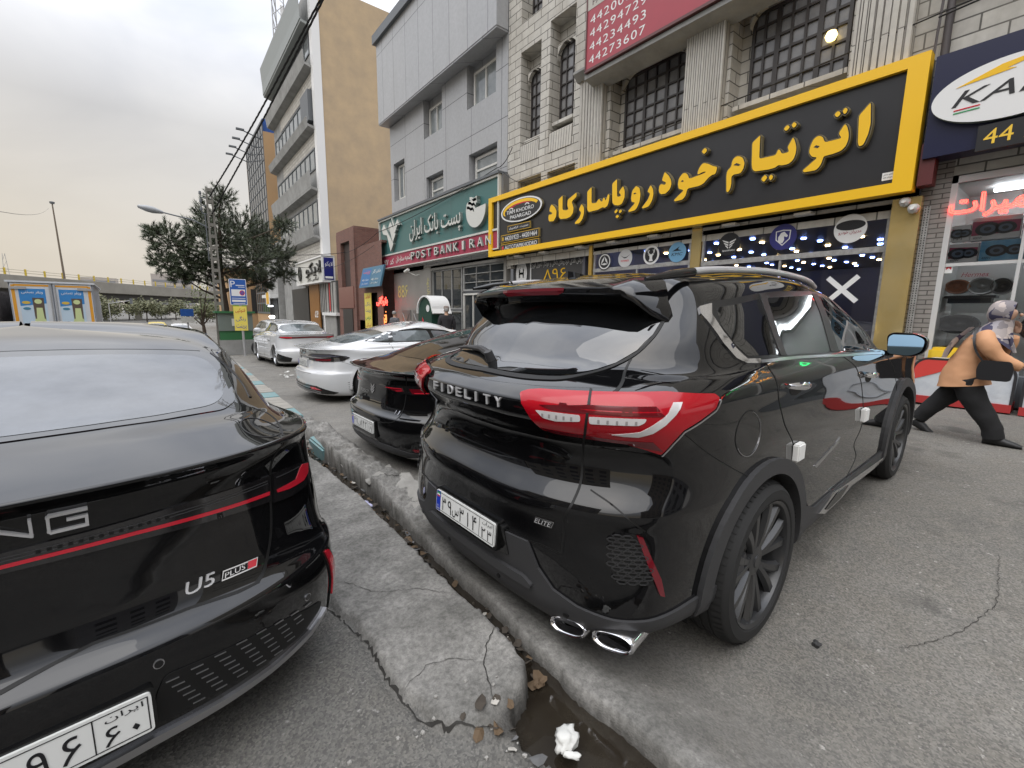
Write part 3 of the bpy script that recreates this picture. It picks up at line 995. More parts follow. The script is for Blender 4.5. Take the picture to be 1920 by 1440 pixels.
def roof_row(z, w, y0, yb, yf, zf, bow=.06, dz=(0, 0, 0, 0, 0, 0), zr=0.0):
    """greenhouse rows: from the rear centre round the side to the windscreen centre"""
    P = []
    for f, d in zip((0, .32, .6, .8, .9, .96), (0, .01, .035, .07, .11, .19)): P.append(Vector((f * w, y0 + d * bow / .06, z + zr)))
    L = yf - y0
    for i, u in enumerate((.22, .36, .50, .64, .78, .90)):
        P.append(Vector((w * (1.0 - .06 * max(0, u - .6) / .3), y0 + L * u, z + dz[i])))
    P.append(Vector((w * .80, yf - L * .035, zf))); P.append(Vector((w * .45, yf - L * .008, zf))); P.append(Vector((0, yf, zf)))
    return P
DYL = (0, .008, .045, .115, .215, .48)
DYM = (0, .010, .062, .15, .26, .50)
rows = [
 suv_row(.10, .26, .84, 4.6, .18, dy=DYL),
 suv_row(.115, .11, .93, 4.72, .20, dy=DYL),
 suv_row(.19, .045, .985, 4.8, .30, dy=DYL),
 suv_row(.33, .030, .998, 4.86, .42, dy=DYL),
 suv_row(.46, .010, 1.0, 4.88, .52, dy=DYM),
 suv_row(.60, .003, 1.0, 4.88, .62),
 suv_row(.655, -.004, 1.0, 4.87, .70),
 suv_row(.685, .0, 1.0, 4.86, .73),
 suv_row(.795, .085, .995, 4.85, .79),
 suv_row(.91, .092, .985, 4.83, .84),
 suv_row(.985, .036, .980, 4.81, .86),
 suv_row(1.035, -.001, .975, 4.80, .88),
 suv_row(1.095, -.005, .972, 4.75, .90, zs=(0, 0, 0, -.01, -.05, -.13)),
 suv_row(1.135, .055, .962, 4.55, .96, zs=(0, 0, 0, -.02, -.06, -.11)),
 suv_row(1.175, .155, .945, 4.1, 1.01, zs=(0, 0, 0, -.02, -.07, -.12), ys=(.86, 1.5, 2.3, 3.0, 3.5, 3.85)),
 roof_row(1.215, .925, .245, .3, 3.75, 1.07, .20, (0, 0, -.01, -.02, -.05, -.10)),
 roof_row(1.33, .868, .36, .4, 3.45, 1.19, .15, (0, 0, .0, -.01, -.02, -.06)),
 roof_row(1.46, .80, .50, .5, 3.12, 1.34, .12, (0, .01, .015, .01, -.01, -.05)),
 roof_row(1.555, .735, .575, .6, 2.86, 1.46, .10, (.01, .025, .035, .03, .012, -.04)),
 roof_row(1.60, .665, .62, .6, 2.72, 1.51, .08, (.01, .03, .04, .035, .015, -.04)),
 roof_row(1.632, .48, .72, .6, 2.6, 1.55, .06, (.01, .03, .04, .03, .015, -.04)),
 roof_row(1.652, .25, .9, .6, 2.4, 1.60, .04, (.01, .025, .03, .025, .01, -.03)),
 roof_row(1.662, .02, 1.1, .6, 2.2, 1.63, .02, (.01, .02, .025, .02, .0, -.02)),
]
for _i, _l in ((0, .06), (1, .055), (2, .03), (3, .01)):
    for _k in range(3, len(rows[_i])):
        rows[_i][_k].z += _l * (.55 if _k == 3 else 1)
SA = [(1.01, .262), (3.74, .36)]
suv_body = Body(catmull_grid(rows, 7, 5, sharp=(7, 12)), SA, .46)
suv_o = suv_body.mesh('body', M_black, suv)
for x in (.905, -.905):
    for y, z in SA:
        wheel(suv, x, y, z, .398 if y < 2 else .37, .235, .305 if y < 2 else .285, M_wheel, 7)
        well(suv_body, suv, x, y, z, .47)


# ---- panels and trim
T = SUVT
def both(name, poly, hi, m, parent, **kw):
    a = panel(name, suv_body, poly, 'right', hi, m, parent, **kw)
    b = panel(name, suv_body, poly, 'left', hi, m, parent, **kw)
    return a, b
def mir(p): return [(-x, y) for x, y in p]
def seam_line(path, axis, w=.006, n=6, hi=.0015, name='panel_gap', body=None, parent=None, m=None):
    return panel(name, body or suv_body, ribbon(curve2(path, n), w), axis, hi, m or M_gap, parent or suv, lo=-.002, res=.02)
# rear window: right half outline mirrored
g = [(x, z) for x, z in T['glass'] if x > .1]
half = [(0, 1.172)] + g + [(.645, 1.45), (.60, 1.50), (.3, 1.51), (0, 1.512)]
panel('rear_window', suv_body, half + [(-x, z) for x, z in reversed(half[1:-1])], 'rear', .004, M_glass_dark, suv, lo=-.02, res=.03)
rim = [(0, 1.166)] + [(x + .006, z - .010 if x < .55 else z - .006) for x, z in g] + [(.655, 1.455)]
seam_line(rim + [], 'rear', .012, 5, .005, 'window_seal')
seam_line(mir(rim), 'rear', .012, 5, .005, 'window_seal')
# tail lights
def tail(sg):
    f = (lambda p: p) if sg > 0 else mir
    base = panel('tail_light', suv_body, rounded(f(T['tail']), .008, 2), 'cyl', .022, M_red, suv, lo=-.01, res=.022)
    panel('bezel', suv_body, ribbon(f(T['tail'] + T['tail'][:1]), .012), 'cyl', .010, M_plastg, base, lo=-.004, res=.02)
    for k in ('c1', 'c2'):
        panel('reversing_lens', suv_body, rounded(f(T[k]), .006, 2), 'cyl', .0245, M_clear, base, lo=.01, res=.015)
        L = T[k]
        lo_, hi_ = min(p[0] for p in L), max(p[0] for p in L)
        zz = sum(p[1] for p in L) / len(L)
        for q in range(5):                       # dark seats between the diodes
            a0 = lo_ + (hi_ - lo_) * (.16 + .16 * q)
            panel('diode_slot', suv_body, f([(a0, zz - .009), (a0 + .007, zz - .009), (a0 + .007, zz + .003), (a0, zz + .003)]), 'cyl', .0255, mat('slot_grey', (.3, .28, .28), rough=.4), base, lo=.02, res=.02)
    panel('light_guide', suv_body, f(T['cj']), 'cyl', .0245, M_clear, base, lo=.01, res=.015)
    top = [(.50, 1.088), (.684, 1.098), (.90, 1.10), (.93, 1.075), (.70, 1.078), (.56, 1.075)]
    panel('lamp_housing', suv_body, f(top), 'cyl', .0232, mat('tail_mid_red', (.13, .003, .008), rough=.15, coat=.5), base, lo=.01, res=.02)
    for a0 in (.575, .79):
        panel('lamp_chamber', suv_body, f([(a0, 1.078), (a0 + .035, 1.079), (a0 + .032, 1.097), (a0 + .006, 1.097)]), 'cyl', .0242, M_reddk, base, lo=.01, res=.02)
    low = [(.50, 1.005), (.672, 1.0), (.80, .99), (.90, .985), (.945, .94), (.89, .955), (.81, .975), (.67, .984), (.55, .987)]
    panel('lower_reflector', suv_body, f(low), 'cyl', .0236, M_reddk, base, lo=.01, res=.02)
    panel('lens_split', suv_body, f(ribbon([(T['split'][0][0], T['split'][0][1] + .006), (T['split'][1][0], T['split'][1][1] - .004)], .009)), 'cyl', .0242, M_gap, base, lo=.0, res=.02)
    ch = [(p[0] + .004, p[1] - .008) for p in T['tail'][6:12]]
    panel('chrome_edge', suv_body, f(ribbon(ch, .006)), 'cyl', .0235, M_satin, base, lo=.0, res=.02)
tail(1); tail(-1)
# shut lines of the tailgate and the bumper
for f in (lambda p: p, mir):
    seam_line(f(T['shut'][5:8] + [(.715, 1.135)]), 'cyl', .009)
    seam_line(f(T['shut'][8:] + T['shut2'][:2]), 'cyl', .009)
    seam_line(f([T['shut2'][1], T['shut2'][2], T['shut2'][3], (.2, .485), (.0, .49)]), 'cyl', .008)
    seam_line(f(T['crease']), 'cyl', .006)
    seam_line(f([(1.0, 1.012), (1.15, .90), (1.32, .80), (1.45, .735)]), 'cyl', .004)
# unpainted lower bumper
pl = T['plast']
side_top = [(1.40, .31), (1.455, .38)]
low = [(1.47, .36), (1.45, .25), (1.35, .205), (1.1, .185), (.95, .165), (.8, .15), (.6, .13), (.3, .13), (0, .13)]
half = [(0, .475), (.264, .478)] + [(t, z) for t, z in pl[:2]] + [(.56, .305), (.66, .276), (.79, .268), (.92, .276), (1.06, .29), (1.25, .305)] + side_top + low
panel('lower_bumper', suv_body, half + [(-t, z) for t, z in reversed(half[1:-1])], 'cyl', .012, M_plast, suv, lo=-.02, res=.03)
# ledge under the plate, and a dark raised panel painting its recess's shade
panel('plate_recess_shade', suv_body, rounded([(-.31, .50), (.31, .50), (.33, .36), (-.33, .36)], .02), 'cyl', .016, M_plastg, suv, lo=0, res=.03)
panel('bumper_ledge', suv_body, rounded([(-.42, .31), (.42, .31), (.47, .285), (.46, .265), (-.46, .265), (-.47, .285)], .01), 'cyl', .030, M_plast, suv, lo=0, res=.03)
for sx in (-.24, .24, -.62, .62):
    panel('parking_sensor', suv_body, [(sx + .012 * math.cos(t * .628), .215 + .012 * math.sin(t * .628)) for t in range(10)], 'cyl', .016, M_gap, suv, lo=0, res=.02)
# reflectors and honeycomb grilles
for f in (lambda p: p, mir):
    b = panel('vent_panel', suv_body, rounded(f(T['honey']), .012, 3), 'cyl', .004, M_gap, suv, lo=-.01, res=.02)
    mb = MB()
    L = T['honey']
    x0, x1 = min(p[0] for p in L), max(p[0] for p in L); z0, z1 = min(p[1] for p in L), max(p[1] for p in L)
    def inside(p):
        c = False
        for (a, b_), (c_, d) in zip(L, L[1:] + L[:1]):
            if (b_ > p[1]) != (d > p[1]) and p[0] < (c_ - a) * (p[1] - b_) / (d - b_) + a: c = not c
        return c
    ri = 0; z = z0
    while z < z1:
        x = x0 + (ri % 2) * .017
        while x < x1:
            hexa = [(x + .0165 * math.cos(R(60 * k)), z + .0085 * math.sin(R(60 * k))) for k in range(6)]
            if inside((x, z)):
                for k in range(6):
                    p, q = hexa[k], hexa[(k + 1) % 6]
                    d = Vector((q[0] - p[0], q[1] - p[1])).normalized(); nn = Vector((-d.y, d.x)) * .0016
                    vs = []
                    for (a, c_) in ((p[0] - nn.x, p[1] - nn.y), (q[0] - nn.x, q[1] - nn.y), (q[0] + nn.x, q[1] + nn.y), (p[0] + nn.x, p[1] + nn.y)):
                        vs.append(f([(a, c_)])[0])
                    try: mb.add([suv_body.surf('cyl', v[0], v[1], .011) for v in vs] + [suv_body.surf('cyl', v[0], v[1], .004) for v in vs], [(0,1,2,3),(0,4,5,1),(2,6,7,3)])
                    except TypeError: pass
            x += .0345
        z += .0155; ri += 1
    mb.build('honeycomb', mat('honey_plastic', (.03, .03, .031), rough=.35), b, recalc=False)
    panel('reflector', suv_body, f(T['refl']), 'cyl', .010, M_reddk, suv, lo=-.006, res=.02)
# exhaust tips
for sx in (1,):
    for (ex, ez) in ((.615, .150), (.815, .185)):
        root = bpy.data.objects.new('exhaust_tip', None); COL.objects.link(root); root.parent = suv; root.empty_display_size = .05
        Q = Matrix.Translation((sx * ex, .085 if ex < .7 else .125, ez)) @ Matrix.Rotation(R(-13 * sx), 4, 'Y') @ Matrix.Rotation(R(8 * sx), 4, 'Z')
        ring = lambda a, b, y, p=2.6: [Q @ Vector((a * math.copysign(abs(math.cos(t)) ** (2/p), math.cos(t)), y, b * math.copysign(abs(math.sin(t)) ** (2/p), math.sin(t)))) for t in [2 * math.pi * k / 28 for k in range(28)]]
        mb = MB()
        loops = [ring(.088, .036, .16), ring(.092, .040, .03), ring(.092, .040, .006), ring(.088, .036, .0), ring(.080, .029, .004), ring(.076, .026, .02), ring(.07, .022, .10)]
        vs = [v for l in loops for v in l]
        mb.add(vs, [(i*28+j, i*28+(j+1)%28, (i+1)*28+(j+1)%28, (i+1)*28+j) for i in range(len(loops)-1) for j in range(28)])
        o = mb.build('tip', M_chrome, root); smooth_angle(o, 50)
        MB().add(ring(.07, .022, .06), [tuple(range(28))]).build('bore', M_dark, root)
# letters and badges
def onrear(a, b, h):
    q = suv_body.cast('rear', a, b); return q[0] + q[1] * h
lt = MB()
word = 'FIDELITY'
for i, ch in enumerate(word):
    cx = -.262 + .076 * i - (.008 if ch == 'I' else 0)
    wd = .010 if ch == 'I' else .046
    text_on(lt, ch, onrear, cx - wd / 2, 1.048, .042, wd, lo=0, hi=.008, bold=.012)
lt.build('lettering', M_silver, suv, recalc=False)
E_ = T['elite']
bd = panel('trim_badge', suv_body, E_, 'cyl', .006, M_chrome, suv, lo=0, res=.02)
ix = lambda p, q, t: (p[0] + (q[0] - p[0]) * t, p[1] + (q[1] - p[1]) * t)
cx, cz = sum(p[0] for p in E_) / 4, sum(p[1] for p in E_) / 4
panel('badge_field', suv_body, [(cx + (p[0] - cx) * .93, cz + (p[1] - cz) * .80) for p in E_], 'cyl', .0072, M_gap, bd, lo=.004, res=.02)
lt = MB()
text_on(lt, 'ELITE', lambda a, b, h: suv_body.surf('cyl', a + (b - .580) * .35, b, h), E_[3][0] + .006, .5805, .0205, .070, hi=.0085, lo=.006, bold=.015)
lt.build('lettering', M_silver, bd, recalc=False)
lt = MB()
text_on(lt, fa('فیدلیتی'), lambda a, b, h: suv_body.surf('cyl', a, b, h), -.86, .655, .030, .085, hi=.006, lo=0, bold=.02)
lt.build('lettering', M_chrome, suv, recalc=False)
# number plate, tilted with the tailgate
Mp = Matrix.Translation((0, -.018, .4475)) @ Matrix.Rotation(R(90), 4, 'X') @ Matrix.Rotation(R(-6), 4, 'X')
plate(suv, Mp, .52, .112, None, '۳۹س۳۱۴', '۲۳', 0)
fr = MB()
fr.prism(rounded([(-.272, -.074), (.272, -.074), (.272, .066), (-.272, .066)], .016), -.03, -.004, lambda a, b, d: Mp @ Vector((a, b, d)))
fr.build('plate_frame', M_plastg, suv)
# side windows and trim
gl = both('quarter_window', rounded([(.862, 1.462), (1.262, 1.506), (1.195, 1.243), (.935, 1.250), (.878, 1.302), (.838, 1.385)], .012), .003, M_glass_dark, suv)
both('rear_door_window', rounded([(1.372, 1.512), (2.06, 1.536), (2.03, 1.40), (1.94, 1.205), (1.285, 1.232), (1.315, 1.37)], .012), .003, M_glass_dark, suv)
both('front_door_window', rounded([(2.20, 1.535), (2.50, 1.52), (2.72, 1.424), (2.93, 1.29), (2.985, 1.165), (2.89, 1.158), (2.11, 1.20), (2.17, 1.37)], .012), .003, M_glass_dark, suv)
frame = [(.80, 1.487), (1.28, 1.535), (1.58, 1.553), (2.06, 1.562), (2.5, 1.545), (2.74, 1.45), (2.95, 1.315), (3.03, 1.16), (2.99, 1.133), (2.155, 1.172), (1.218, 1.222), (1.0, 1.226), (.90, 1.225), (.85, 1.27), (.80, 1.36)]
both('window_surround', rounded(frame, .02), .0015, mat('pillar_black', (.012, .012, .012), rough=.3), suv)
both('pillar_trim', rounded([(1.285, 1.532), (1.365, 1.535), (1.31, 1.37), (1.275, 1.228), (1.205, 1.236), (1.24, 1.37)], .006), .006, mat('pillar_satin', (.018, .018, .018), rough=.45), suv)
both('pillar_trim', rounded([(2.075, 1.545), (2.195, 1.545), (2.16, 1.37), (2.10, 1.195), (1.955, 1.205), (2.045, 1.40)], .006), .006, mat('pillar_satin', (.018, .018, .018), rough=.45), suv)
both('window_chrome', rounded(T['qchrome'], .006), .008, M_chrome, suv)
both('belt_moulding', ribbon(curve2([(1.0, 1.222), (1.218, 1.219), (1.7, 1.196), (2.155, 1.171), (2.6, 1.152), (2.985, 1.130)], 4), .013), .008, M_satin, suv)
for ax in ('right', 'left'):
    seam_line(T['seam1'], ax, .007); seam_line(T['seam2'] , ax, .007)
    seam_line([(2.99, 1.13), (3.25, 1.05), (3.42, .95), (3.48, .80), (3.40, .72)], ax, .007)
    seam_line([(1.56, .42), (1.62, .36), (1.9, .33), (2.4, .35), (3.2, .36)], ax, .006)
    seam_line([(.5, 1.02), (.62, 1.0), (.8, 1.0)], ax, .001)
seam_line([(.826 + .107 * math.cos(R(12 * k)), .929 + .099 * math.sin(R(12 * k))) for k in range(30)], 'right', .006, 2)
panel('door_rim', suv_body, ribbon([(.826 + .104 * math.cos(R(10 * k)), .927 + .097 * math.sin(R(10 * k))) for k in range(-15, 8)], .003), 'right', .003, M_satin, suv, lo=0, res=.02)
# arch trim and sill cladding
for (ay, az) in SA:
    ring = []
    a0, a1 = (R(-12), R(192))
    for k in range(33):
        a = a0 + (a1 - a0) * k / 32; ring.append((ay + .515 * math.cos(a), az + .512 * math.sin(a)))
    for k in range(33):
        a = a1 - (a1 - a0) * k / 32; ring.append((ay + .44 * math.cos(a), az + .44 * math.sin(a)))
    both('arch_trim', ring, .024, M_plast, suv, lo=-.05, res=.03)
both('sill_cladding', rounded([(1.47, .235), (1.52, .40), (1.7, .34), (2.2, .355), (3.25, .345), (3.33, .40), (3.38, .235)], .02), .012, M_plast, suv)
both('sill_chrome', rounded(T['sillch'], .006), .022, M_chrome, suv, lo=0)
both('sill_insert', rounded([(1.85, .285), (2.05, .33), (2.30, .318), (2.15, .275), (1.92, .268)], .006), .026, M_plastg, suv, lo=.01)
for yy in (1.9,):
    both('door_vent_trim', rounded([(1.66, .585), (2.02, .655), (2.05, .69), (1.98, .665), (1.62, .605)], .008), .004, M_satin, suv, lo=-.003)
# door handles
for (hy, hz) in ((1.32, 1.078), (2.64, 1.0)):
    for s in (1, -1):
        ax = 'right' if s > 0 else 'left'
        q = suv_body.cast(ax, hy, hz)
        b = panel('door_handle', suv_body, [(hy + .075 * math.cos(R(15*k)), hz - .012 + .030 * math.sin(R(15*k))) for k in range(24)], ax, .002, M_gap, suv, lo=-.004)
        mb = MB()
        n = 8
        secs = []
        for k in range(n + 1):
            u = k / n; yy = hy - .125 + .25 * u
            c = suv_body.cast(ax, yy, hz + .006 - .02 * (u - .5))
            out = .012 + .030 * math.sin(math.pi * min(1, max(0, u))) ** .6
            w = .010 + .010 * math.sin(math.pi * u) ** .5
            p = c[0] + c[1] * out
            secs.append([p + Vector((0, 0, w)), p + c[1] * .010 + Vector((0, 0, w * .4)), p + c[1] * .010 - Vector((0, 0, w * .4)), p - Vector((0, 0, w)), p - c[1] * .012])
        vs = [v for se in secs for v in se]
        mb.add(vs, [(i*5+j, i*5+(j+1)%5, (i+1)*5+(j+1)%5, (i+1)*5+j) for i in range(n) for j in range(5)] + [(4,3,2,1,0), tuple(n*5+j for j in range(5))])
        o = mb.build('grip', M_chrome, b); smooth_angle(o, 60)
# white foam door guards
for (fy, fz) in ((1.335, .748), (2.52, .752)):
    q = suv_body.cast('right', fy, fz)
    mb = MB().box((q[0].x - .005, fy - .045, fz - .045), (q[0].x + .030, fy + .045, fz + .045))
    o = mb.build('foam_guard', mat('foam', (.78, .78, .76), rough=.8, bump=(60, .2, .003)), suv); bevel(o, .007)
# spoiler
mb = MB(); secs = []
N = 26
for i in range(N + 1):
    x = -.70 + 1.40 * i / N
    u = abs(x) / .70
    dr = sstep(.78, 1.0, u)
    ye = .425 + .055 * u ** 2 + .13 * dr ** 1.5
    ze = 1.553 - .02 * u ** 2 - .125 * dr
    xx = x * (1 - .02 * dr)
    top_y = ye + .34 - .20 * dr
    h = suv_body.cast('top', x * .96, min(top_y, 1.0))
    zt = h[0].z if h else ze + .03
    zt = min(zt, ze + .075)
    zt = max(zt, ze + .02)
    und = ye + .15 - .05 * dr
    zu = ze - .055 + .02 * dr
    secs.append([Vector((xx, ye + .006, ze + .012)), Vector((xx, ye + .12, ze + .012 + (zt - ze) * .55)), Vector((xx, top_y, zt + .003)), Vector((xx, top_y, zt - .05)), Vector((xx, und, zu - .02)), Vector((xx, ye + .05, ze - .030 + .01 * dr)), Vector((xx, ye + .004, ze - .022 + .01 * dr)), Vector((xx, ye, ze - .004))])
vs = [v for se in secs for v in se]
mb.add(vs, [(i*8+j, i*8+(j+1)%8, (i+1)*8+(j+1)%8, (i+1)*8+j) for i in range(N) for j in range(8)] + [tuple(range(8)), tuple(N*8 + j for j in range(7, -1, -1))])
sp = mb.build('spoiler', M_black, suv)
smooth_angle(sp, 48)
mb = MB()
bl = []
for i in range(13):
    x = -.235 + .47 * i / 12; u = abs(x) / .70
    ye = .425 + .055 * u ** 2; ze = 1.553 - .02 * u ** 2
    e = .012 * (1 - (abs(i - 6) / 6) ** 6)
    bl.append((Vector((x, ye - .003, ze + .010)), Vector((x, ye - .006, ze - .004)), Vector((x, ye - .001, ze - .004 - .020 * (1 if 0 < i < 12 else .2)))))
mb.add([v for t3 in bl for v in t3], [(i*3+j, i*3+j+1, i*3+4+j, i*3+3+j) for i in range(12) for j in range(2)])
mb.build('brake_light', M_reddk, sp)
# roof rails, aerial fin, wiper
for s in (1, -1):
    pts = []
    for (y, x, z) in ((.80, .655, 1.625), (.95, .668, 1.640), (1.2, .675, 1.652), (1.6, .678, 1.664), (2.0, .672, 1.655), (2.35, .655, 1.63), (2.5, .64, 1.60)):
        pts.append(Vector((s * x, y, z)))
    o = MB().tube([crom(pts, k / 4) for k in range((len(pts)-1)*4 + 1)], .017, 10).build('roof_rail', mat('rail_silver', (.62, .62, .64), rough=.3, metal=.5), suv); smooth_angle(o, 60)
    o = MB().tube([(s * .635, .50, 1.585), (s * .655, .66, 1.608), (s * .66, .83, 1.625)], [.008, .02, .022], 10).build('rail_foot', M_black, suv); smooth_angle(o, 60)
fin = []
for k in range(9):
    u = k / 8
    fin.append((.70 + .30 * u, 1.665 - .055 * u ** 1.4, .035 * (1 - (2*u-1)**2) ** .5 + .004))
mb = MB()
vs = []
for (y, z, w) in fin: vs += [(-w, y, 1.585), (-w * .25, y, z), (w * .25, y, z), (w, y, 1.585)]
mb.add(vs, [(4*i+j, 4*i+j+1, 4*i+5+j, 4*i+4+j) for i in range(8) for j in range(3)] + [(0,1,2,3)])
o = mb.build('aerial_fin', M_black, suv); smooth_angle(o, 50)
wp = [(-.60, 1.207), (-.40, 1.224), (-.22, 1.226), (-.10, 1.205)]
mb = MB()
P = [suv_body.surf('rear', a, b, .02 + .012 * i / 3) for i, (a, b) in enumerate(wp)]
mb.tube(P, [.006, .012, .018, .020], 8)
q = suv_body.surf('rear', -.07, 1.198, .0); q2 = suv_body.surf('rear', -.07, 1.198, .055)
mb.tube([q, q2], [.026, .022], 14)
o = mb.build('rear_wiper', M_plast, suv); smooth_angle(o, 45)
# mirrors
for s in (1, -1):
    Q = Matrix.Translation((s * 1.055, 3.20, 1.185)) @ Matrix.Rotation(R(-4 * s), 4, 'Z')
    out = rounded([(-.115, .065), (-.10, -.075), (.05, -.085), (.115, -.045), (.12, .05), (.05, .085), (-.08, .09)], .03, 4)
    if s < 0: out = [(-x, z) for x, z in out]
    secs = [(1.0, .0), (1.03, .02), (.98, .07), (.80, .115), (.45, .145), (.05, .155)]
    vs = []
    for (k, d) in secs: vs += [Q @ Vector((x * k, d, z * k)) for x, z in out]
    n = len(out)
    mb = MB().add(vs, [(i*n+j, i*n+(j+1)%n, (i+1)*n+(j+1)%n, (i+1)*n+j) for i in range(5) for j in range(n)] + [tuple(range(5*n, 6*n)), tuple(range(n))])
    mb.tube([Q @ Vector((-s * .09, .05, -.075)), Vector((s * .93, 3.22, 1.095))], [.028, .034], 8)
    o = mb.build('wing_mirror', M_black, suv); smooth_angle(o, 50)
    gl = MB().add([Q @ Vector((x * .90, -.025 + z * .30, z * .88)) for x, z in out], [tuple(range(n))]).build('mirror_glass', mat('mirror_glass', (.20, .30, .38), rough=.02, metal=1.0), o)
# ---------------------------------------------------------------- sedan bodies
def sedan_rows(p=None):
    """fastback sedan: rows of control points from the lower bumper up to the roof spine"""
    q = dict(w=.90, L=4.66, lip=.955, deck=.975, base=1.035, by=.50, top=1.235, ty=1.34, roof=1.335, ry=2.3, belt=.955, ax=(.96, 3.66), bow=1.0, rw=.60, tail=(.035, .075, .09, .085, .05), lipy=.03, ws=1.0)
    q.update(p or {})
    W, L = q['w'], q['L']
    def row(z, y0, w, yf, zf, side=(.985, 1, 1, 1, 1, .985), zs=(0,)*6, fx=(0, .32, .6, .8, .91, .97), dy=(0, .012, .07, .17, .29, .5), k=q['bow']):
        P = [Vector((f * w, y0 + d * k, z)) for f, d in zip(fx, dy)]
        for y, s, dz in zip((q['ax'][0] + .02, 1.6, 2.2, 2.8, q['ax'][1], L - .55), side, zs): P.append(Vector((w * s, y, z + dz)))
        P.append(Vector((w * .86, L - .25, zf))); P.append(Vector((w * .5, yf - .03, zf))); P.append(Vector((0, yf, zf)))
        return P
    def deckrow(z, y0, wd, ws, bow, sz, zf, yf):
        P = [Vector((f * wd, y0 + d * bow, z - .10 * max(0, f - .62) ** 2)) for f, d in zip((0, .32, .6, .8, .92, 1.0), (0, .02, .08, .17, .28, .40))]
        for y, s, dz in zip((max(q['ax'][0] + .1, y0 + .5), 1.65, 2.2, 2.75, 3.15, 3.55), (1, 1, 1, 1, .98, .93), (.0, .005, .005, 0, -.03, -.07)): P.append(Vector((ws * s, y, sz + dz)))
        P.append(Vector((ws * .78, yf - .18, zf))); P.append(Vector((ws * .45, yf - .03, zf))); P.append(Vector((0, yf, zf)))
        return P
    def green(z, y0, w, yf, zf, bow, sz):
        P = [Vector((f * w, y0 + d * bow, z - .03 * f * f)) for f, d in zip((0, .32, .6, .8, .9, .97), (0, .015, .06, .12, .19, .30))]
        Lg = yf - y0
        for u, s, dz in zip((.30, .42, .54, .66, .78, .89), (1.0, 1.02, 1.02, 1.01, .99, .95), (0, .01, .015, .012, -.005, -.04)): P.append(Vector((w * s, y0 + Lg * u, sz + dz)))
        P.append(Vector((w * .80, yf - Lg * .035, zf))); P.append(Vector((w * .45, yf - Lg * .008, zf))); P.append(Vector((0, yf, zf)))
        return P
    lip, deck, base, top, roof = q['lip'], q['deck'], q['base'], q['top'], q['roof']
    t = q['tail']; b = q['belt']
    R_ = [
     row(.12, .24, W * .92, L - .15, .17), row(.135, .10, W * .99, L - .08, .19), row(.19, .020, W * 1.02, L - .03, .25), row(.29, .0, W * 1.035, L, .32),
     row(.42, -.012, W * 1.04, L + .01, .42), row(.505, -.005, W * 1.035, L + .01, .50), row(.545, t[4], W * 1.025, L, .55), row(.68, t[3], W * 1.015, L - .01, .62),
     row(lip - .145, t[2], W * .995, L - .03, .68), row(lip - .055, t[1], W * .985, L - .06, .74, zs=(.02, .02, .02, 0, -.04, -.10)),
     row(lip, q['lipy'], W * .955, L - .15, .78, zs=(-.015, -.02, -.02, -.03, -.06, -.12), fx=(0, .32, .6, .8, .92, .985), dy=(0, .015, .07, .16, .27, .48)),
     deckrow(deck, q['lipy'] + .10, W * .88, W * .925, 1.0, b + .01, .84, L - .35),
     deckrow((deck + base) / 2, q['by'] * .62, W * .84, W * .905, .75, b + .025, .90, 3.7),
     green(base, q['by'], q.get('g0', W * .82), 3.48, .96, .55, b + .055),
     green(base + (top - base) * .38, q['by'] + (q['ty'] - q['by']) * .36, q.get('g1', W * .755), 3.20, 1.05, .5, base + (top - base) * .50),
     green(base + (top - base) * .75, q['by'] + (q['ty'] - q['by']) * .72, q.get('g2', (W * .70 + q['rw']) / 2), 2.92, 1.16, .4, base + (top - base) * .88),
     green(top, q['ty'], q['rw'], 2.70, top + .01, .3, top + .035),
     green(top + (roof - top) * .45, q['ty'] + .22, q['rw'] * .88, 2.62, top + .05, .2, top + (roof - top) * .62),
     green(top + (roof - top) * .80, q['ty'] + .5, q['rw'] * .6, 2.5, roof - .04, .1, roof - .012),
     green(roof, q['ry'] - .3, .02, q['ry'] + .1, roof, .02, roof),
    ]
    for i, l in ((0, .05), (1, .045), (2, .02)):
        for k in range(6, len(R_[i])): R_[i][k].z += l
    return R_
sed = thing('sedan', 'black fastback sedan with a full width red light bar, left of the gutter', 'car', (-.379, 1.43, 0.0), R(6))
SED_AX = [(.96, .325), (3.66, .325)]
sed_body = Body(catmull_grid(sedan_rows(dict(w=.925, rw=.765, g0=.80, g1=.80, g2=.79, lip=.978, deck=.995, base=1.042)), 7, 5, sharp=(5, 10)), SED_AX, .40)
sed_o = sed_body.mesh('body', M_black, sed)
for x, y in ((.80, .96), (-.80, .96), (.80, 3.66), (-.80, 3.66)):
    wheel(sed, x, y, .325, .325, .215, .225, M_wheel, 5, 'five')
    well(sed_body, sed, x, y, .325, .40)
M_glass_s = mat('lit_cabin_glass', (.16, .17, .185), rough=.03, spec=.9, noise=(2.2, .7, (.06, .065, .07)))  # pale patchy colour stands in for the lit cabin behind
def mirl(L): return [(-x, z) for x, z in L]
def symm(half): return half + [(-x, z) for x, z in reversed(half) if abs(x) > 1e-4]
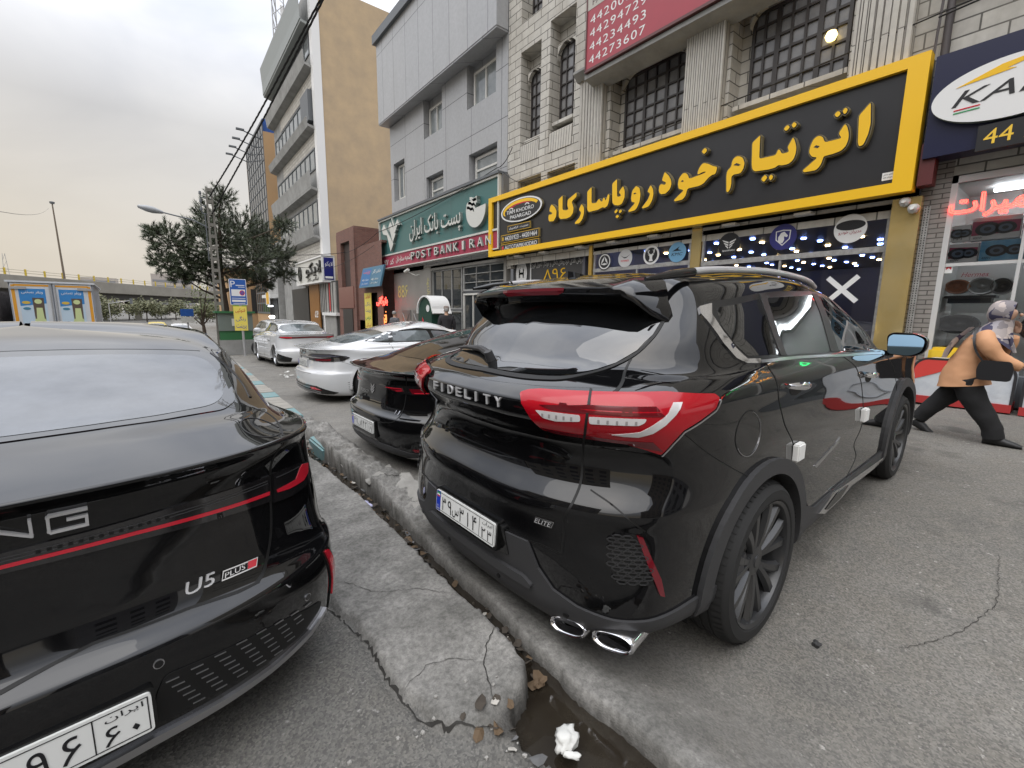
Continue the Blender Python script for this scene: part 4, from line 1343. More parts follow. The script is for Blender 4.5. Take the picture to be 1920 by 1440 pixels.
def sed_trim():
    b, S = sed_body, sed
    P = lambda n, poly, ax, hi, m, par=None, lo=-.004, res=.025: panel(n, b, poly, ax, hi, m, par or S, lo=lo, res=res)
    w = symm([(0, 1.362), (.665, 1.362), (.70, 1.30), (.712, 1.05), (.695, .84), (.66, .68), (.60, .590), (.39, .518), (.2, .485), (0, .468)])
    rw = P('rear_window', rounded(w, .03), 'top', .003, M_glass_dark, lo=-.003, res=.04)
    g = symm([(0, 1.275), (.60, 1.270), (.655, 1.20), (.668, 1.05), (.655, .86), (.625, .72), (.57, .635), (.38, .560), (.2, .525), (0, .508)])
    P('pane', rounded(g, .05), 'top', .0045, M_glass_s, rw, lo=.001, res=.04)
    for f in (lambda L: L, mirl):
        P('panel_gap', f(ribbon(curve2([(.71, .62), (.752, .52), (.735, .34), (.71, .235)], 4), .006)), 'top', .0015, M_gap, res=.02)
        P('panel_gap', f(ribbon(curve2([(.745, .945), (.724, .90), (.718, .866), (.707, .74), (.690, .66), (.665, .60), (.62, .545), (.585, .53)], 4), .008)), 'cyl', .0015, M_gap, res=.02)
        P('pillar_strip', f(ribbon(curve2([(.705, 1.35), (.735, 1.1), (.745, .9), (.733, .74)], 4), [.004] * 0 or .010)), 'top', .004, M_plastg, res=.03)
        P('cap_seam', f(ribbon([(.668 + .060 * math.cos(R(12*k)), .345 + .115 * math.sin(R(12*k))) for k in range(30)], .005)), 'top', .002, M_gap, res=.02)
    P('panel_gap', symm([(0, .532), (.18, .556), (.405, .548), (.525, .535), (.59, .532), (.59, .527), (.525, .528), (.405, .541), (.18, .549), (0, .525)]), 'cyl', .0015, M_gap, res=.03)
    P('roof_seam', ribbon([(-.66, 1.375), (0, 1.372), (.66, 1.375)], .008), 'top', .002, M_gap, res=.03)
    for s in (1, -1):
        ax = 'right' if s > 0 else 'left'
        fr = P('side_window', rounded([(1.02, 1.055), (1.30, 1.125), (1.9, 1.165), (2.5, 1.125), (2.95, 1.035), (1.3, 1.03)], .02), ax, .003, M_glass_dark, lo=-.003, res=.05)
        P('panel_gap', ribbon([(1.35, 1.0), (1.38, .8), (1.30, .6), (1.42, .35)], .006), ax, .002, M_gap, res=.03)
        P('panel_gap', ribbon([(2.35, 1.0), (2.38, .6), (2.35, .3)], .006), ax, .002, M_gap, res=.03)
        P('door_handle', rounded([(1.42, .86), (1.62, .85), (1.62, .875), (1.42, .885)], .01), ax, .03, M_black, res=.03)
        P('door_handle', rounded([(2.42, .845), (2.62, .835), (2.62, .86), (2.42, .87)], .01), ax, .03, M_black, res=.03)
        Q = Vector((s * .985, 3.0, .99))
        o = MB().lathe([(.01, -.10), (.07, -.085), (.085, -.02), (.08, .05), (.05, .09), (.0, .10)], 16, M=Matrix.Translation(Q) @ Matrix.Rotation(R(90), 4, 'Y') @ Matrix.Diagonal((.85, .6, 1.1, 1))).build('wing_mirror', M_black, S); smooth_angle(o, 60)
        for (ay, az) in SED_AX:
            ring = [(ay + .425 * math.cos(R(a)), az + .425 * math.sin(R(a))) for a in range(-12, 193, 6)] + [(ay + .378 * math.cos(R(a)), az + .378 * math.sin(R(a))) for a in range(192, -13, -6)]
            P('wheel_arch', ring, ax, .006, M_black, lo=-.05, res=.04)
    # full width lamp bar
    M_smoke = mat('lamp_smoke', (.012, .011, .012), rough=.05, coat=1.0, spec=.7)
    bar = P('light_bar', symm([(0, .848), (.2, .850), (.46, .858), (.715, .856), (.705, .762), (.55, .773), (.29, .789), (0, .797)]), 'cyl', .006, M_smoke)
    P('red_strip', symm([(0, .819), (.31, .816), (.705, .799), (.703, .787), (.31, .806), (0, .810)]), 'cyl', .0085, M_redbr, bar, lo=0)
    for k, (z0, z1) in enumerate(((.838, .846), (.829, .836))):
        P('lamp_rib', symm([(0, z0), (.31, z0), (.70, z0 + .004), (.70, z0 + .001), (.31, z0 - .003), (0, z0 - .003)]), 'cyl', .0078, mat('rib_grey', (.05, .05, .052), rough=.15), bar, lo=0)
    for s in (1, -1):
        f = (lambda L: L) if s > 0 else mirl
        for q in range(14):
            a = .10 + .022 * q
            P('lamp_dot', f([(a, .826), (a + .010, .826), (a + .010, .834), (a, .834)]), 'cyl', .0082, M_gap, bar, lo=0)
        l = P('tail_light', f([(.727, .856), (.80, .852), (.90, .842), (.955, .818), (.965, .765), (.91, .743), (.80, .742), (.718, .752)]), 'cyl', .008, M_smoke)
        P('lens', f([(.732, .795), (.83, .796), (.865, .828), (.885, .836), (.94, .822), (.925, .785), (.88, .772), (.79, .775), (.735, .784)]), 'cyl', .0105, M_redbr, l, lo=0)
        P('lamp_rib', f([(.735, .842), (.86, .838), (.86, .834), (.735, .838)]), 'cyl', .0095, mat('rib_grey', (.05, .05, .052)), l, lo=0)
        P('reflector', f(rounded([(.835, .495), (.862, .490), (.905, .42), (.935, .31), (.925, .25), (.895, .27), (.888, .34), (.865, .42)], .006)), 'cyl', .012, M_redbr)
        P('reflector_surround', f(rounded([(.815, .505), (.87, .50), (.925, .42), (.955, .31), (.94, .225), (.88, .215), (.885, .33), (.855, .42)], .008)), 'cyl', .006, M_plastg)
        for (a, z) in ((.291, .456), (.721, .388)):
            ps = P('parking_sensor', f([(a + .013 * math.cos(R(30*k)), z + .013 * math.sin(R(30*k))) for k in range(12)]), 'cyl', .004, M_satin, res=.02)
            P('sensor_cap', f([(a + .0105 * math.cos(R(30*k)), z + .0105 * math.sin(R(30*k))) for k in range(12)]), 'cyl', .0055, M_black, ps, lo=.001, res=.02)
        vp = P('vent_panel', f(rounded([(.30, .415), (.62, .372), (.80, .315), (.80, .285), (.70, .250), (.275, .268), (.275, .36)], .02)), 'cyl', .004, M_gap)
        for r_ in range(6):
            z = .392 - .024 * r_
            a = .30 + .012 * r_
            while a < .72 - .02 * r_:
                zz = z - max(0, a - .5) * .16
                P('vent_slot', f([(a, zz), (a + .030, zz - .003), (a + .030, zz - .0005), (a, zz + .0025)]), 'cyl', .0065, M_satin, vp, lo=.003, res=.03)
                a += .058
    P('chrome_strip', symm([(0, .236), (.12, .236), (.265, .240), (.44, .228), (.585, .226), (.74, .238), (.83, .262), (.835, .246), (.745, .216), (.585, .202), (.44, .203), (.265, .213), (.12, .210), (0, .210)]), 'cyl', .014, M_satin)
    # tailgate letters BEIJING, badge U5 PLUS
    lt = MB()
    word, adv = 'BEIJING', .112
    for i, ch in enumerate(word):
        c = (i - 3) * adv - .165
        wd = .010 if ch == 'I' else .078
        vs, fs = text_geo(ch, .048, wd, bold=-.012)
        if ch in 'NG':
            # squared open letters
            o2 = [(0, 0), (0, .045), (.078, .003), (.078, .048)] if ch == 'N' else [(.078, .048), (.004, .048), (.0, .044), (.0, .004), (.004, 0), (.078, 0), (.078, .027), (.040, .027)]
            for a, c2 in zip(o2[:-1], o2[1:]):
                d = (Vector(c2) - Vector(a)).normalized(); nn = Vector((-d.y, d.x)) * .0035
                q = [Vector(a) - nn - d * .003, Vector(c2) - nn + d * .003, Vector(c2) + nn + d * .003, Vector(a) + nn - d * .003]
                t8 = [b.surf('cyl', c - wd/2 + v.x, .872 + v.y, h) for h in (.009, 0) for v in q]
                lt.add(t8, [(0,1,2,3),(0,4,5,1),(1,5,6,2),(2,6,7,3),(3,7,4,0)])
        else:
            lt.add([b.surf('cyl', c - wd/2 + x, .872 + y, .009) for x, y in vs], fs)
    lt.build('lettering', M_silver, S, recalc=False)
    lt = MB()
    pl = lambda a, z, h: b.surf('cyl', a, z, h)
    text_on(lt, 'U5', pl, .405, .578, .036, .085, lo=0, hi=.007, bold=.02, shear=.25)
    lt.build('lettering', M_silver, S, recalc=False)
    bd = P('trim_badge', [(.500, .576), (.608, .570), (.622, .598), (.512, .605)], 'cyl', .006, M_chrome)
    P('badge_field', [(.504, .580), (.578, .576), (.586, .596), (.514, .601)], 'cyl', .0075, M_gap, bd, lo=.003)
    P('badge_end', [(.580, .5755), (.606, .574), (.617, .595), (.589, .598)], 'cyl', .0078, M_redbr, bd, lo=.003)
    lt = MB()
    text_on(lt, 'PLUS', pl, .510, .5815, .015, .066, hi=.009, lo=.006, bold=.02, shear=.25)
    lt.build('lettering', M_chrome, bd, recalc=False)
    Mp = Matrix.Translation((0, -.026, .345)) @ Matrix.Rotation(R(90), 4, 'X') @ Matrix.Rotation(R(-3), 4, 'X')
    plate(S, Mp, .52, .112, None, '۲۴ب۹۹۶', '۶۰', 0)
    MB().prism(rounded([(-.268, -.064), (.268, -.064), (.268, .064), (-.268, .064)], .012), -.03, -.004, lambda a, z, d: Mp @ Vector((a, z, d))).build('plate_frame', M_plastg, S)
sed_trim()
SIGN_LETTERS = [
  [(2.677,4.914),(2.665,4.872),(2.636,4.575),(2.649,4.426),(2.698,4.27),(2.757,4.246),(2.787,4.309),(2.82,4.754)],
  [(3.002,4.693),(2.959,4.625),(2.925,4.505),(2.921,4.409),(2.952,4.306),(3.018,4.251),(3.133,4.232),(3.253,4.229),(3.267,4.216),(3.293,4.098),(3.354,4.02),(3.562,4.025),(3.59,4.066),(3.42,4.196),(3.369,4.237),(3.458,4.264),(3.515,4.354),(3.503,4.469),(3.459,4.574),(3.386,4.611),(3.312,4.566),(3.275,4.466),(3.071,4.466),(3.035,4.472),(3.087,4.551)],
  [(3.189,4.885),(3.129,4.938),(3.072,4.872),(3.13,4.811)],
  [(3.072,4.904),(3.024,4.959),(2.975,4.896),(3.024,4.825)],
  [(4.395,4.906),(4.393,4.797),(4.375,4.465),(4.133,4.459),(4.08,4.463),(4.045,4.552),(4.008,4.533),(3.974,4.454),(3.846,4.456),(3.888,4.537),(3.804,4.704),(3.763,4.624),(3.726,4.511),(3.724,4.408),(3.754,4.294),(3.832,4.235),(3.953,4.237),(4.016,4.261),(4.057,4.226),(4.181,4.218),(4.443,4.241),(4.496,4.29),(4.519,4.389),(4.544,4.802)],
  [(3.992,4.887),(3.922,4.953),(3.868,4.885),(3.934,4.827)],
  [(3.861,4.917),(3.815,4.972),(3.75,4.901),(3.813,4.843)],
  [(4.315,4.074),(4.239,4.149),(4.182,4.077),(4.251,3.996)],
  [(4.176,4.072),(4.128,4.134),(4.073,4.067),(4.127,3.998)],
  [(4.801,4.627),(4.707,4.575),(4.653,4.458),(4.666,4.348),(4.728,4.268),(4.86,4.278),(4.899,4.248),(4.89,4.11),(4.907,3.997),(4.954,3.947),(4.988,3.973),(5.017,4.293),(5.004,4.388),(4.927,4.447),(4.917,4.56),(4.871,4.615)],
  [(5.617,4.912),(5.533,4.98),(5.47,4.904),(5.543,4.833)],
  [(5.529,4.668),(5.424,4.623),(5.33,4.561),(5.217,4.515),(5.248,4.374),(5.336,4.373),(5.42,4.321),(5.503,4.237),(5.616,4.209),(5.876,4.209),(5.913,4.068),(5.981,3.996),(6.181,3.989),(6.209,4.026),(5.972,4.197),(6.1,4.243),(6.133,4.346),(6.118,4.471),(6.027,4.568),(5.953,4.562),(5.888,4.505),(5.857,4.415),(5.544,4.449),(5.455,4.47),(5.547,4.481),(5.648,4.452),(5.673,4.478),(5.646,4.575),(5.584,4.651)],
  [(6.495,4.705),(6.383,4.604),(6.31,4.491),(6.288,4.378),(6.332,4.278),(6.431,4.21),(6.564,4.213),(6.624,4.291),(6.62,4.424),(6.569,4.458),(6.473,4.412),(6.436,4.452),(6.561,4.522)],
  [(6.859,4.495),(6.782,4.389),(6.758,4.25),(6.79,4.12),(6.879,3.999),(7.05,3.981),(7.081,4.01),(6.919,4.166),(6.858,4.291),(6.947,4.354)],
  [(7.28,4.559),(7.172,4.49),(7.131,4.32),(7.15,4.161),(7.214,4.032),(7.285,3.973),(7.466,3.967),(7.484,4.006),(7.283,4.161),(7.39,4.192),(7.42,4.281),(7.393,4.464)],
  [(7.884,4.851),(7.857,4.422),(7.808,4.4),(7.729,4.41),(7.815,4.511),(7.681,4.64),(7.619,4.509),(7.615,4.34),(7.685,4.208),(7.794,4.179),(7.942,4.217),(8.012,4.29),(8.041,4.763)],
  [(7.941,4.044),(7.855,4.116),(7.803,4.065),(7.873,3.996)],
  [(7.786,4.043),(7.731,4.083),(7.664,4.03),(7.755,3.972)],
  [(7.891,3.924),(7.82,3.97),(7.752,3.915),(7.823,3.865)],
  [(8.749,4.833),(8.726,4.404),(8.546,4.385),(8.515,4.456),(8.446,4.469),(8.407,4.398),(8.354,4.381),(8.325,4.472),(8.274,4.462),(8.235,4.38),(8.217,4.427),(8.16,4.54),(8.108,4.506),(8.116,4.358),(8.159,4.241),(8.258,4.196),(8.329,4.233),(8.414,4.209),(8.483,4.19),(8.824,4.186),(8.883,4.261),(8.908,4.735)],
  [(9.099,4.456),(8.998,4.333),(8.991,4.2),(9.04,4.048),(9.149,3.944),(9.324,3.942),(9.346,3.986),(9.176,4.095),(9.106,4.218),(9.206,4.315)],
  [(9.868,4.826),(9.851,4.416),(9.684,4.38),(9.616,4.396),(9.67,4.515),(9.657,4.663),(9.307,4.799),(9.301,4.678),(9.492,4.579),(9.405,4.402),(9.418,4.268),(9.513,4.174),(9.674,4.144),(9.945,4.171),(10.012,4.251),(10.044,4.733)],
  [(10.33,4.657),(10.196,4.563),(10.105,4.435),(10.119,4.268),(10.223,4.155),(10.422,4.17),(10.47,4.264),(10.452,4.377),(10.341,4.368),(10.285,4.393),(10.434,4.475),(10.394,4.597)],
]
SIGN_EYES =  [[(3.436, 4.426), (3.407, 4.447), (3.358, 4.422), (3.379, 4.399)], [(4.867, 4.462), (4.819, 4.488), (4.744, 4.442), (4.784, 4.432)], [(6.051, 4.404), (6.015, 4.417), (5.988, 4.39), (6.024, 4.383)], [(7.343, 4.384), (7.299, 4.399), (7.267, 4.374), (7.311, 4.366)]]
# ---------------------------------------------------------------- facades (they face -X; a runs towards -Y, the reading direction)
def FP(X, Y0=0.0, z0=0.0): return lambda a, b, h: Vector((X - h, Y0 - a, z0 + b))
def FR(X, h=0.0): return lambda y, z, d: Vector((X - h - d, y, z))     # polygons given as (Y, z)

def brickmat(name, c1, c2, mortar, bw, bh, ms, rough=.7, grime=.35, offs=.5, bump=.5, swap=False):
    m = bpy.data.materials.new(name); m.use_nodes = True
    nt = m.node_tree; N, Lk = nt.nodes, nt.links
    b = N['Principled BSDF']; b.inputs['Roughness'].default_value = rough
    tc = N.new('ShaderNodeTexCoord'); sp = N.new('ShaderNodeSeparateXYZ'); Lk.new(tc.outputs['Object'], sp.inputs[0])
    ad = N.new('ShaderNodeMath'); ad.operation = 'ADD'; Lk.new(sp.outputs[0], ad.inputs[0]); Lk.new(sp.outputs[1], ad.inputs[1])
    cb = N.new('ShaderNodeCombineXYZ')
    if swap: Lk.new(sp.outputs[2], cb.inputs[0]); Lk.new(ad.outputs[0], cb.inputs[1])
    else: Lk.new(ad.outputs[0], cb.inputs[0]); Lk.new(sp.outputs[2], cb.inputs[1])
    br = N.new('ShaderNodeTexBrick')
    br.offset = offs
    br.inputs['Scale'].default_value = 1.0; br.inputs['Brick Width'].default_value = bw; br.inputs['Row Height'].default_value = bh
    br.inputs['Mortar Size'].default_value = ms; br.inputs['Mortar Smooth'].default_value = .1; br.inputs['Bias'].default_value = 0
    br.inputs['Color1'].default_value = (*c1, 1); br.inputs['Color2'].default_value = (*c2, 1); br.inputs['Mortar'].default_value = (*mortar, 1)
    Lk.new(cb.outputs[0], br.inputs['Vector'])
    mp = N.new('ShaderNodeMapping'); mp.inputs['Scale'].default_value = (1.3, 1.3, .28); Lk.new(tc.outputs['Object'], mp.inputs[0])
    n = N.new('ShaderNodeTexNoise'); n.inputs['Scale'].default_value = 1.6; n.inputs['Detail'].default_value = 7; n.inputs['Roughness'].default_value = .65
    Lk.new(mp.outputs[0], n.inputs['Vector'])
    r = N.new('ShaderNodeMapRange'); r.inputs['From Min'].default_value = .42; r.inputs['From Max'].default_value = .72; r.inputs['To Max'].default_value = grime
    Lk.new(n.outputs['Fac'], r.inputs['Value'])
    mx = N.new('ShaderNodeMix'); mx.data_type = 'RGBA'; Lk.new(r.outputs[0], mx.inputs['Factor']); Lk.new(br.outputs['Color'], mx.inputs[6])
    mx.inputs[7].default_value = (c1[0]*.5, c1[1]*.47, c1[2]*.42, 1)
    n3 = N.new('ShaderNodeTexNoise'); n3.inputs['Scale'].default_value = 9; n3.inputs['Detail'].default_value = 6; Lk.new(tc.outputs['Object'], n3.inputs['Vector'])
    r3 = N.new('ShaderNodeMapRange'); r3.inputs['To Min'].default_value = .82; r3.inputs['To Max'].default_value = 1.14; Lk.new(n3.outputs['Fac'], r3.inputs['Value'])
    vm = N.new('ShaderNodeVectorMath'); vm.operation = 'SCALE'; Lk.new(mx.outputs[2], vm.inputs[0]); Lk.new(r3.outputs[0], vm.inputs['Scale'])
    Lk.new(vm.outputs[0], b.inputs['Base Color'])
    bp = N.new('ShaderNodeBump'); bp.inputs['Strength'].default_value = bump; bp.inputs['Distance'].default_value = .012; bp.invert = True
    Lk.new(br.outputs['Fac'], bp.inputs['Height']); Lk.new(bp.outputs[0], b.inputs['Normal'])
    MATS[name] = m
    return m
M_stone = brickmat('pale_stone_blocks', (.56, .54, .49), (.47, .45, .41), (.10, .095, .085), .62, .235, .012, grime=.45)
M_flute = brickmat('fluted_stone', (.52, .50, .45), (.46, .44, .40), (.13, .12, .11), 4.0, .11, .010, grime=.4, swap=True)
M_panel = brickmat('grey_cladding', (.37, .373, .38), (.35, .355, .365), (.07, .072, .075), 1.95, 1.62, .013, rough=.35, grime=.14, offs=0, bump=.25)
M_panel2 = brickmat('grey_cladding_tall', (.38, .384, .39), (.36, .366, .376), (.08, .08, .085), 1.28, 4.6, .013, rough=.35, grime=.12, offs=0, bump=.2)
M_brickred = brickmat('red_brick', (.22, .095, .07), (.17, .075, .058), (.16, .13, .11), .22, .07, .008, grime=.3)
M_render_w = mat('ochre_render', (.50, .375, .235), rough=.9, noise=(.8, .85, (.385, .30, .205)), bump=(6, .25, .02))
M_render_o = mat('orange_render', (.46, .29, .15), rough=.9, noise=(.5, .6, (.38, .26, .15)))
M_conc = mat('facade_concrete', (.34, .34, .33), rough=.8, noise=(1.3, .8, (.20, .20, .19)))
M_trim = mat('grey_trim', (.12, .13, .14), rough=.5)
M_wframe = mat('window_white', (.62, .61, .57), rough=.4)
M_wdark = mat('window_bronze', (.035, .03, .028), rough=.4)
M_pane = mat('window_pane', (.035, .04, .045), rough=.03, spec=.8)
M_pane_l = mat('window_pane_pale', (.16, .18, .19), rough=.06, spec=.8, noise=(1.4, .8, (.32, .34, .34)))
M_pane_m = mat('window_pane_frosted', (.15, .15, .155), rough=.2, spec=.7, noise=(2.5, .8, (.25, .245, .24)))
M_shopglass = None
def glassmat(name, tint, gloss=.12):
    m = bpy.data.materials.new(name); m.use_nodes = True
    nt = m.node_tree; N, Lk = nt.nodes, nt.links
    N.remove(N['Principled BSDF'])
    t = N.new('ShaderNodeBsdfTransparent'); t.inputs['Color'].default_value = (*tint, 1)
    g = N.new('ShaderNodeBsdfGlossy'); g.inputs['Roughness'].default_value = .01
    f = N.new('ShaderNodeFresnel'); f.inputs['IOR'].default_value = 1.5
    mr = N.new('ShaderNodeMath'); mr.operation = 'MULTIPLY_ADD'; mr.inputs[1].default_value = 1.3; mr.inputs[2].default_value = gloss - .05
    Lk.new(f.outputs[0], mr.inputs[0])
    mx = N.new('ShaderNodeMixShader'); Lk.new(mr.outputs[0], mx.inputs[0]); Lk.new(t.outputs[0], mx.inputs[1]); Lk.new(g.outputs[0], mx.inputs[2])
    Lk.new(mx.outputs[0], N['Material Output'].inputs[0])
    MATS[name] = m
    return m
M_shopglass = glassmat('shop_glass', (.82, .84, .85), .07)

def wall_holes(mb, X, Y0, Y1, z0, z1, holes, depth, k=0):
    """front wall on plane X from Y0 to Y1 with rectangular openings (ya, yb, za, zb) and their reveals"""
    ys = sorted({Y0, Y1, *[h[0] for h in holes], *[h[1] for h in holes]})
    zs = sorted({z0, z1, *[h[2] for h in holes], *[h[3] for h in holes]})
    ys = [y for y in ys if Y0 <= y <= Y1]; zs = [z for z in zs if z0 <= z <= z1]
    for ya, yb in zip(ys[:-1], ys[1:]):
        for za, zb in zip(zs[:-1], zs[1:]):
            cy, cz = (ya + yb) / 2, (za + zb) / 2
            if any(h[0] < cy < h[1] and h[2] < cz < h[3] for h in holes): continue
            mb.add([(X, ya, za), (X, yb, za), (X, yb, zb), (X, ya, zb)], [(0, 3, 2, 1)], k)
    for (ya, yb, za, zb) in holes:
        a, b = X, X + depth
        mb.add([(a, ya, za), (b, ya, za), (b, ya, zb), (a, ya, zb)], [(0, 1, 2, 3)], k)
        mb.add([(a, yb, za), (b, yb, za), (b, yb, zb), (a, yb, zb)], [(3, 2, 1, 0)], k)
        mb.add([(a, ya, zb), (b, ya, zb), (b, yb, zb), (a, yb, zb)], [(0, 1, 2, 3)], k)
        mb.add([(a, ya, za), (b, ya, za), (b, yb, za), (a, yb, za)], [(3, 2, 1, 0)], k)
    return mb

def window(parent, X, ya, yb, za, zb, cols, rows, mf, mp, bar=.035, border=.06, arch=0.0, m_fill=None, name='window', sash=None):
    """frame standing on plane X, its pane as a sub-part"""
    mb = MB()
    d0, d1 = X - .03, X + .04
    mb.box((d0, ya, za), (d1, ya + border, zb)); mb.box((d0, yb - border, za), (d1, yb, zb))
    mb.box((d0, ya + border, za), (d1, yb - border, za + border)); mb.box((d0, ya + border, zb - border), (d1, yb - border, zb))
    for i in range(1, cols):
        y = ya + (yb - ya) * i / cols
        w = bar * (2.0 if sash and i in sash else 1)
        mb.box((d0 + .006, y - w / 2, za + border), (d1, y + w / 2, zb - border))
    for j in range(1, rows):
        z = za + (zb - za) * j / rows
        mb.box((d0 + .010, ya + border, z - bar / 2), (d1, yb - border, z + bar / 2))
    f = mb.build(name, mf, parent)
    p = MB().add([(X + .02, ya, za), (X + .02, yb, za), (X + .02, yb, zb), (X + .02, ya, zb)], [(0, 3, 2, 1)]).build('pane', mp, f, recalc=False)
    if arch and m_fill:
        fl = MB()
        for (yc, s) in ((yb, -1), (ya, 1)):
            poly = [(yc, zb + .01)] + [(yc + s * arch * (1 - math.cos(R(a))), zb - arch * (1 - math.sin(R(a)))) for a in range(0, 91, 15)]
            fl.prism(poly, .032, .16, FR(X))
        fl.build('arch_corner', m_fill, f)
    return f

# ======================= stone building with the black and yellow sign
st = thing('stone_building', 'pale stone block building with fluted pilasters and dark gridded windows behind the yellow framed sign', 'building')
XF = 9.9
mb = MB()
bays = [(6.40, 8.60, 5.3, 8.0), (3.2, 5.35, 5.3, 7.9), (11.45, 12.45, 6.6, 9.75), (9.98, 11.05, 6.6, 10.05), (11.35, 12.55, 5.2, 5.85), (9.85, 11.05, 5.2, 5.80), (11.45, 12.45, 10.6, 13.4), (9.98, 11.05, 10.9, 13.4), (6.40, 8.60, 8.9, 12.2), (3.2, 5.35, 8.9, 12.2)]
wall_holes(mb, XF, 1.98, 13.12, 3.1, 14.0, bays, .42)
mb.box((XF + .02, 1.98, 3.0), (XF + 9, 2.2, 14.0)); mb.box((XF + .02, 12.9, 3.0), (XF + 9, 13.12, 14.0)); mb.box((XF, 1.98, 14.0), (XF + 9, 13.12, 14.3))
mb.build('wall', M_stone, st)
bk = MB()
for (ya, yb, za, zb) in bays: bk.add([(XF + .42, ya, za), (XF + .42, yb, za), (XF + .42, yb, zb), (XF + .42, ya, zb)], [(0, 3, 2, 1)])
bk.build('bay_back_wall', M_stone, st, recalc=False)
# fluted pilasters with caps, plain jambs
for (ya, yb, zt, low) in ((8.72, 9.55, 7.75, 5.3), (5.42, 6.30, 7.72, 5.3), (2.32, 3.12, 7.9, 5.3)):
    p = MB()
    n = 8
    w = (yb - ya) / n
    for i in range(n):
        a = ya + w * i
        p.box((XF - .20, a + .008, low), (XF + .01, a + w - .008, zt))
    p.box((XF - .17, ya, low), (XF + .012, yb, zt))
    o = p.build('pilaster', M_flute, st)
    cp = MB()
    cp.prism([(0, 0), (-.26, .0), (-.42, .16), (-.42, .22), (0, .22)], ya - .06, yb + .06, lambda a, b, h: Vector((XF + a, h, zt + b)))
    cp.build('cap', M_conc, o)
# a projecting band and window sills
for (ya, yb, z) in ((6.45, 8.55, 5.78), (3.25, 5.3, 5.84), (11.5, 12.4, 7.1), (10.0, 11.02, 7.25)):
    MB().box((XF + .12, ya, z - .09), (XF + .425, yb, z)).build('window_sill', M_stone, st)
win = dict(mf=M_wdark, mp=M_pane_m, m_fill=M_stone)
window(st, XF + .38, 6.52, 8.40, 5.80, 7.62, 6, 6, arch=.38, bar=.04, sash=(2, 4), **win)
window(st, XF + .38, 3.34, 5.12, 5.86, 7.60, 7, 6, arch=.30, bar=.045, sash=(2, 5), **win)
window(st, XF + .38, 11.62, 12.34, 7.12, 9.18, 3, 6, arch=.34, **win)
window(st, XF + .38, 10.12, 10.96, 7.26, 9.42, 3, 6, arch=.40, **win)
window(st, XF + .38, 11.62, 12.34, 10.8, 12.9, 3, 6, arch=.34, **win)
window(st, XF + .38, 10.12, 10.96, 11.0, 13.1, 3, 6, arch=.34, **win)
window(st, XF + .38, 6.52, 8.40, 9.2, 11.6, 6, 7, arch=.38, **win)
window(st, XF + .38, 3.34, 5.12, 9.2, 11.6, 7, 7, arch=.30, **win)
# sloped stone aprons under the narrow windows
for (ya, yb, z) in ((11.5, 12.42, 6.35), (10.02, 11.02, 6.35)):
    MB().prism([(0, 0), (-.02, .0), (.0, .55), (.40, .80), (.40, 0)], ya, yb, lambda a, b, h: Vector((XF + a, h, z + b))).build('stone_apron', M_flute, st)
lamp = MB().lathe([(0, .09), (.07, .07), (.1, 0), (.07, -.07), (0, -.09)], 14, M=Matrix.Translation((XF + .28, 3.62, 6.55))).build('lit_globe', mat('warm_lamp', (1, .8, .4), emit=(1, .72, .25), es=3.5), st)

# ---- showroom under the sign: dark room with rows of small ceiling lamps
M_room = mat('showroom_dark', (.11, .11, .125), rough=.5)
M_roomf = mat('showroom_floor', (.09, .09, .10), rough=.15)
M_steel = mat('shop_steel', (.40, .40, .39), rough=.4, noise=(14, .9, (.22, .21, .2)))
M_gold = mat('gold_cladding', (.88, .64, .24), rough=.10, metal=.72, noise=(1.2, .6, (.92, .76, .42)), bump=(.9, .3, .05))
M_goldp = mat('gold_trim', (.60, .40, .10), rough=.3, metal=.7)
rm = MB()
zb_, zt_ = .15, 3.42
rm.box((XF + 12.5, 1.9, zb_), (XF + 12.6, 9.6, zt_)); rm.box((XF + .1, 1.86, zb_), (XF + 12.5, 1.92, zt_)); rm.box((XF + .1, 9.4, zb_), (XF + 12.5, 9.5, zt_))
rm.box((XF - .0, 1.95, zt_ - .02), (XF + 12.5, 13.0, zt_ + .1))
rm.box((XF + .3, 9.5, zb_), (XF + .4, 13.1, zt_))
o = rm.build('showroom', M_room, st)
MB().box((XF - .1, 1.9, .02), (XF + 12.5, 13.1, zb_)).build('showroom_floor', M_roomf, st)
M_ledb = mat('led_blue', (.3, .4, 1), emit=(.25, .38, 1.0), es=22)
M_ledw = mat('led_warm', (1, .8, .5), emit=(1.0, .72, .36), es=22)
rnd = random.Random(3)
for i in range(7):
    for j in range(14):
        y = 2.6 + 1.02 * i + rnd.uniform(-.12, .12); x = XF + .6 + .82 * j + rnd.uniform(-.1, .1)
        mk = M_ledw if (i + j * 2) % 3 == 0 else M_ledb
        MB().lathe([(0, 0), (.055, 0), (.062, .02), (.062, .03)], 8, M=Matrix.Translation((x, y, zt_ - .055))).build('ceiling_lamp', mk, o, recalc=False)
M_pale = mat('desk_pale', (.35, .35, .36), rough=.4)
for (x, y, w, d, h) in ((XF + 3.6, 3.4, 1.6, .7, .95), (XF + 4.5, 7.2, 2.0, .6, 1.0)):
    MB().box((x, y, zb_), (x + d, y + w, zb_ + h)).build('counter', M_pale, o)
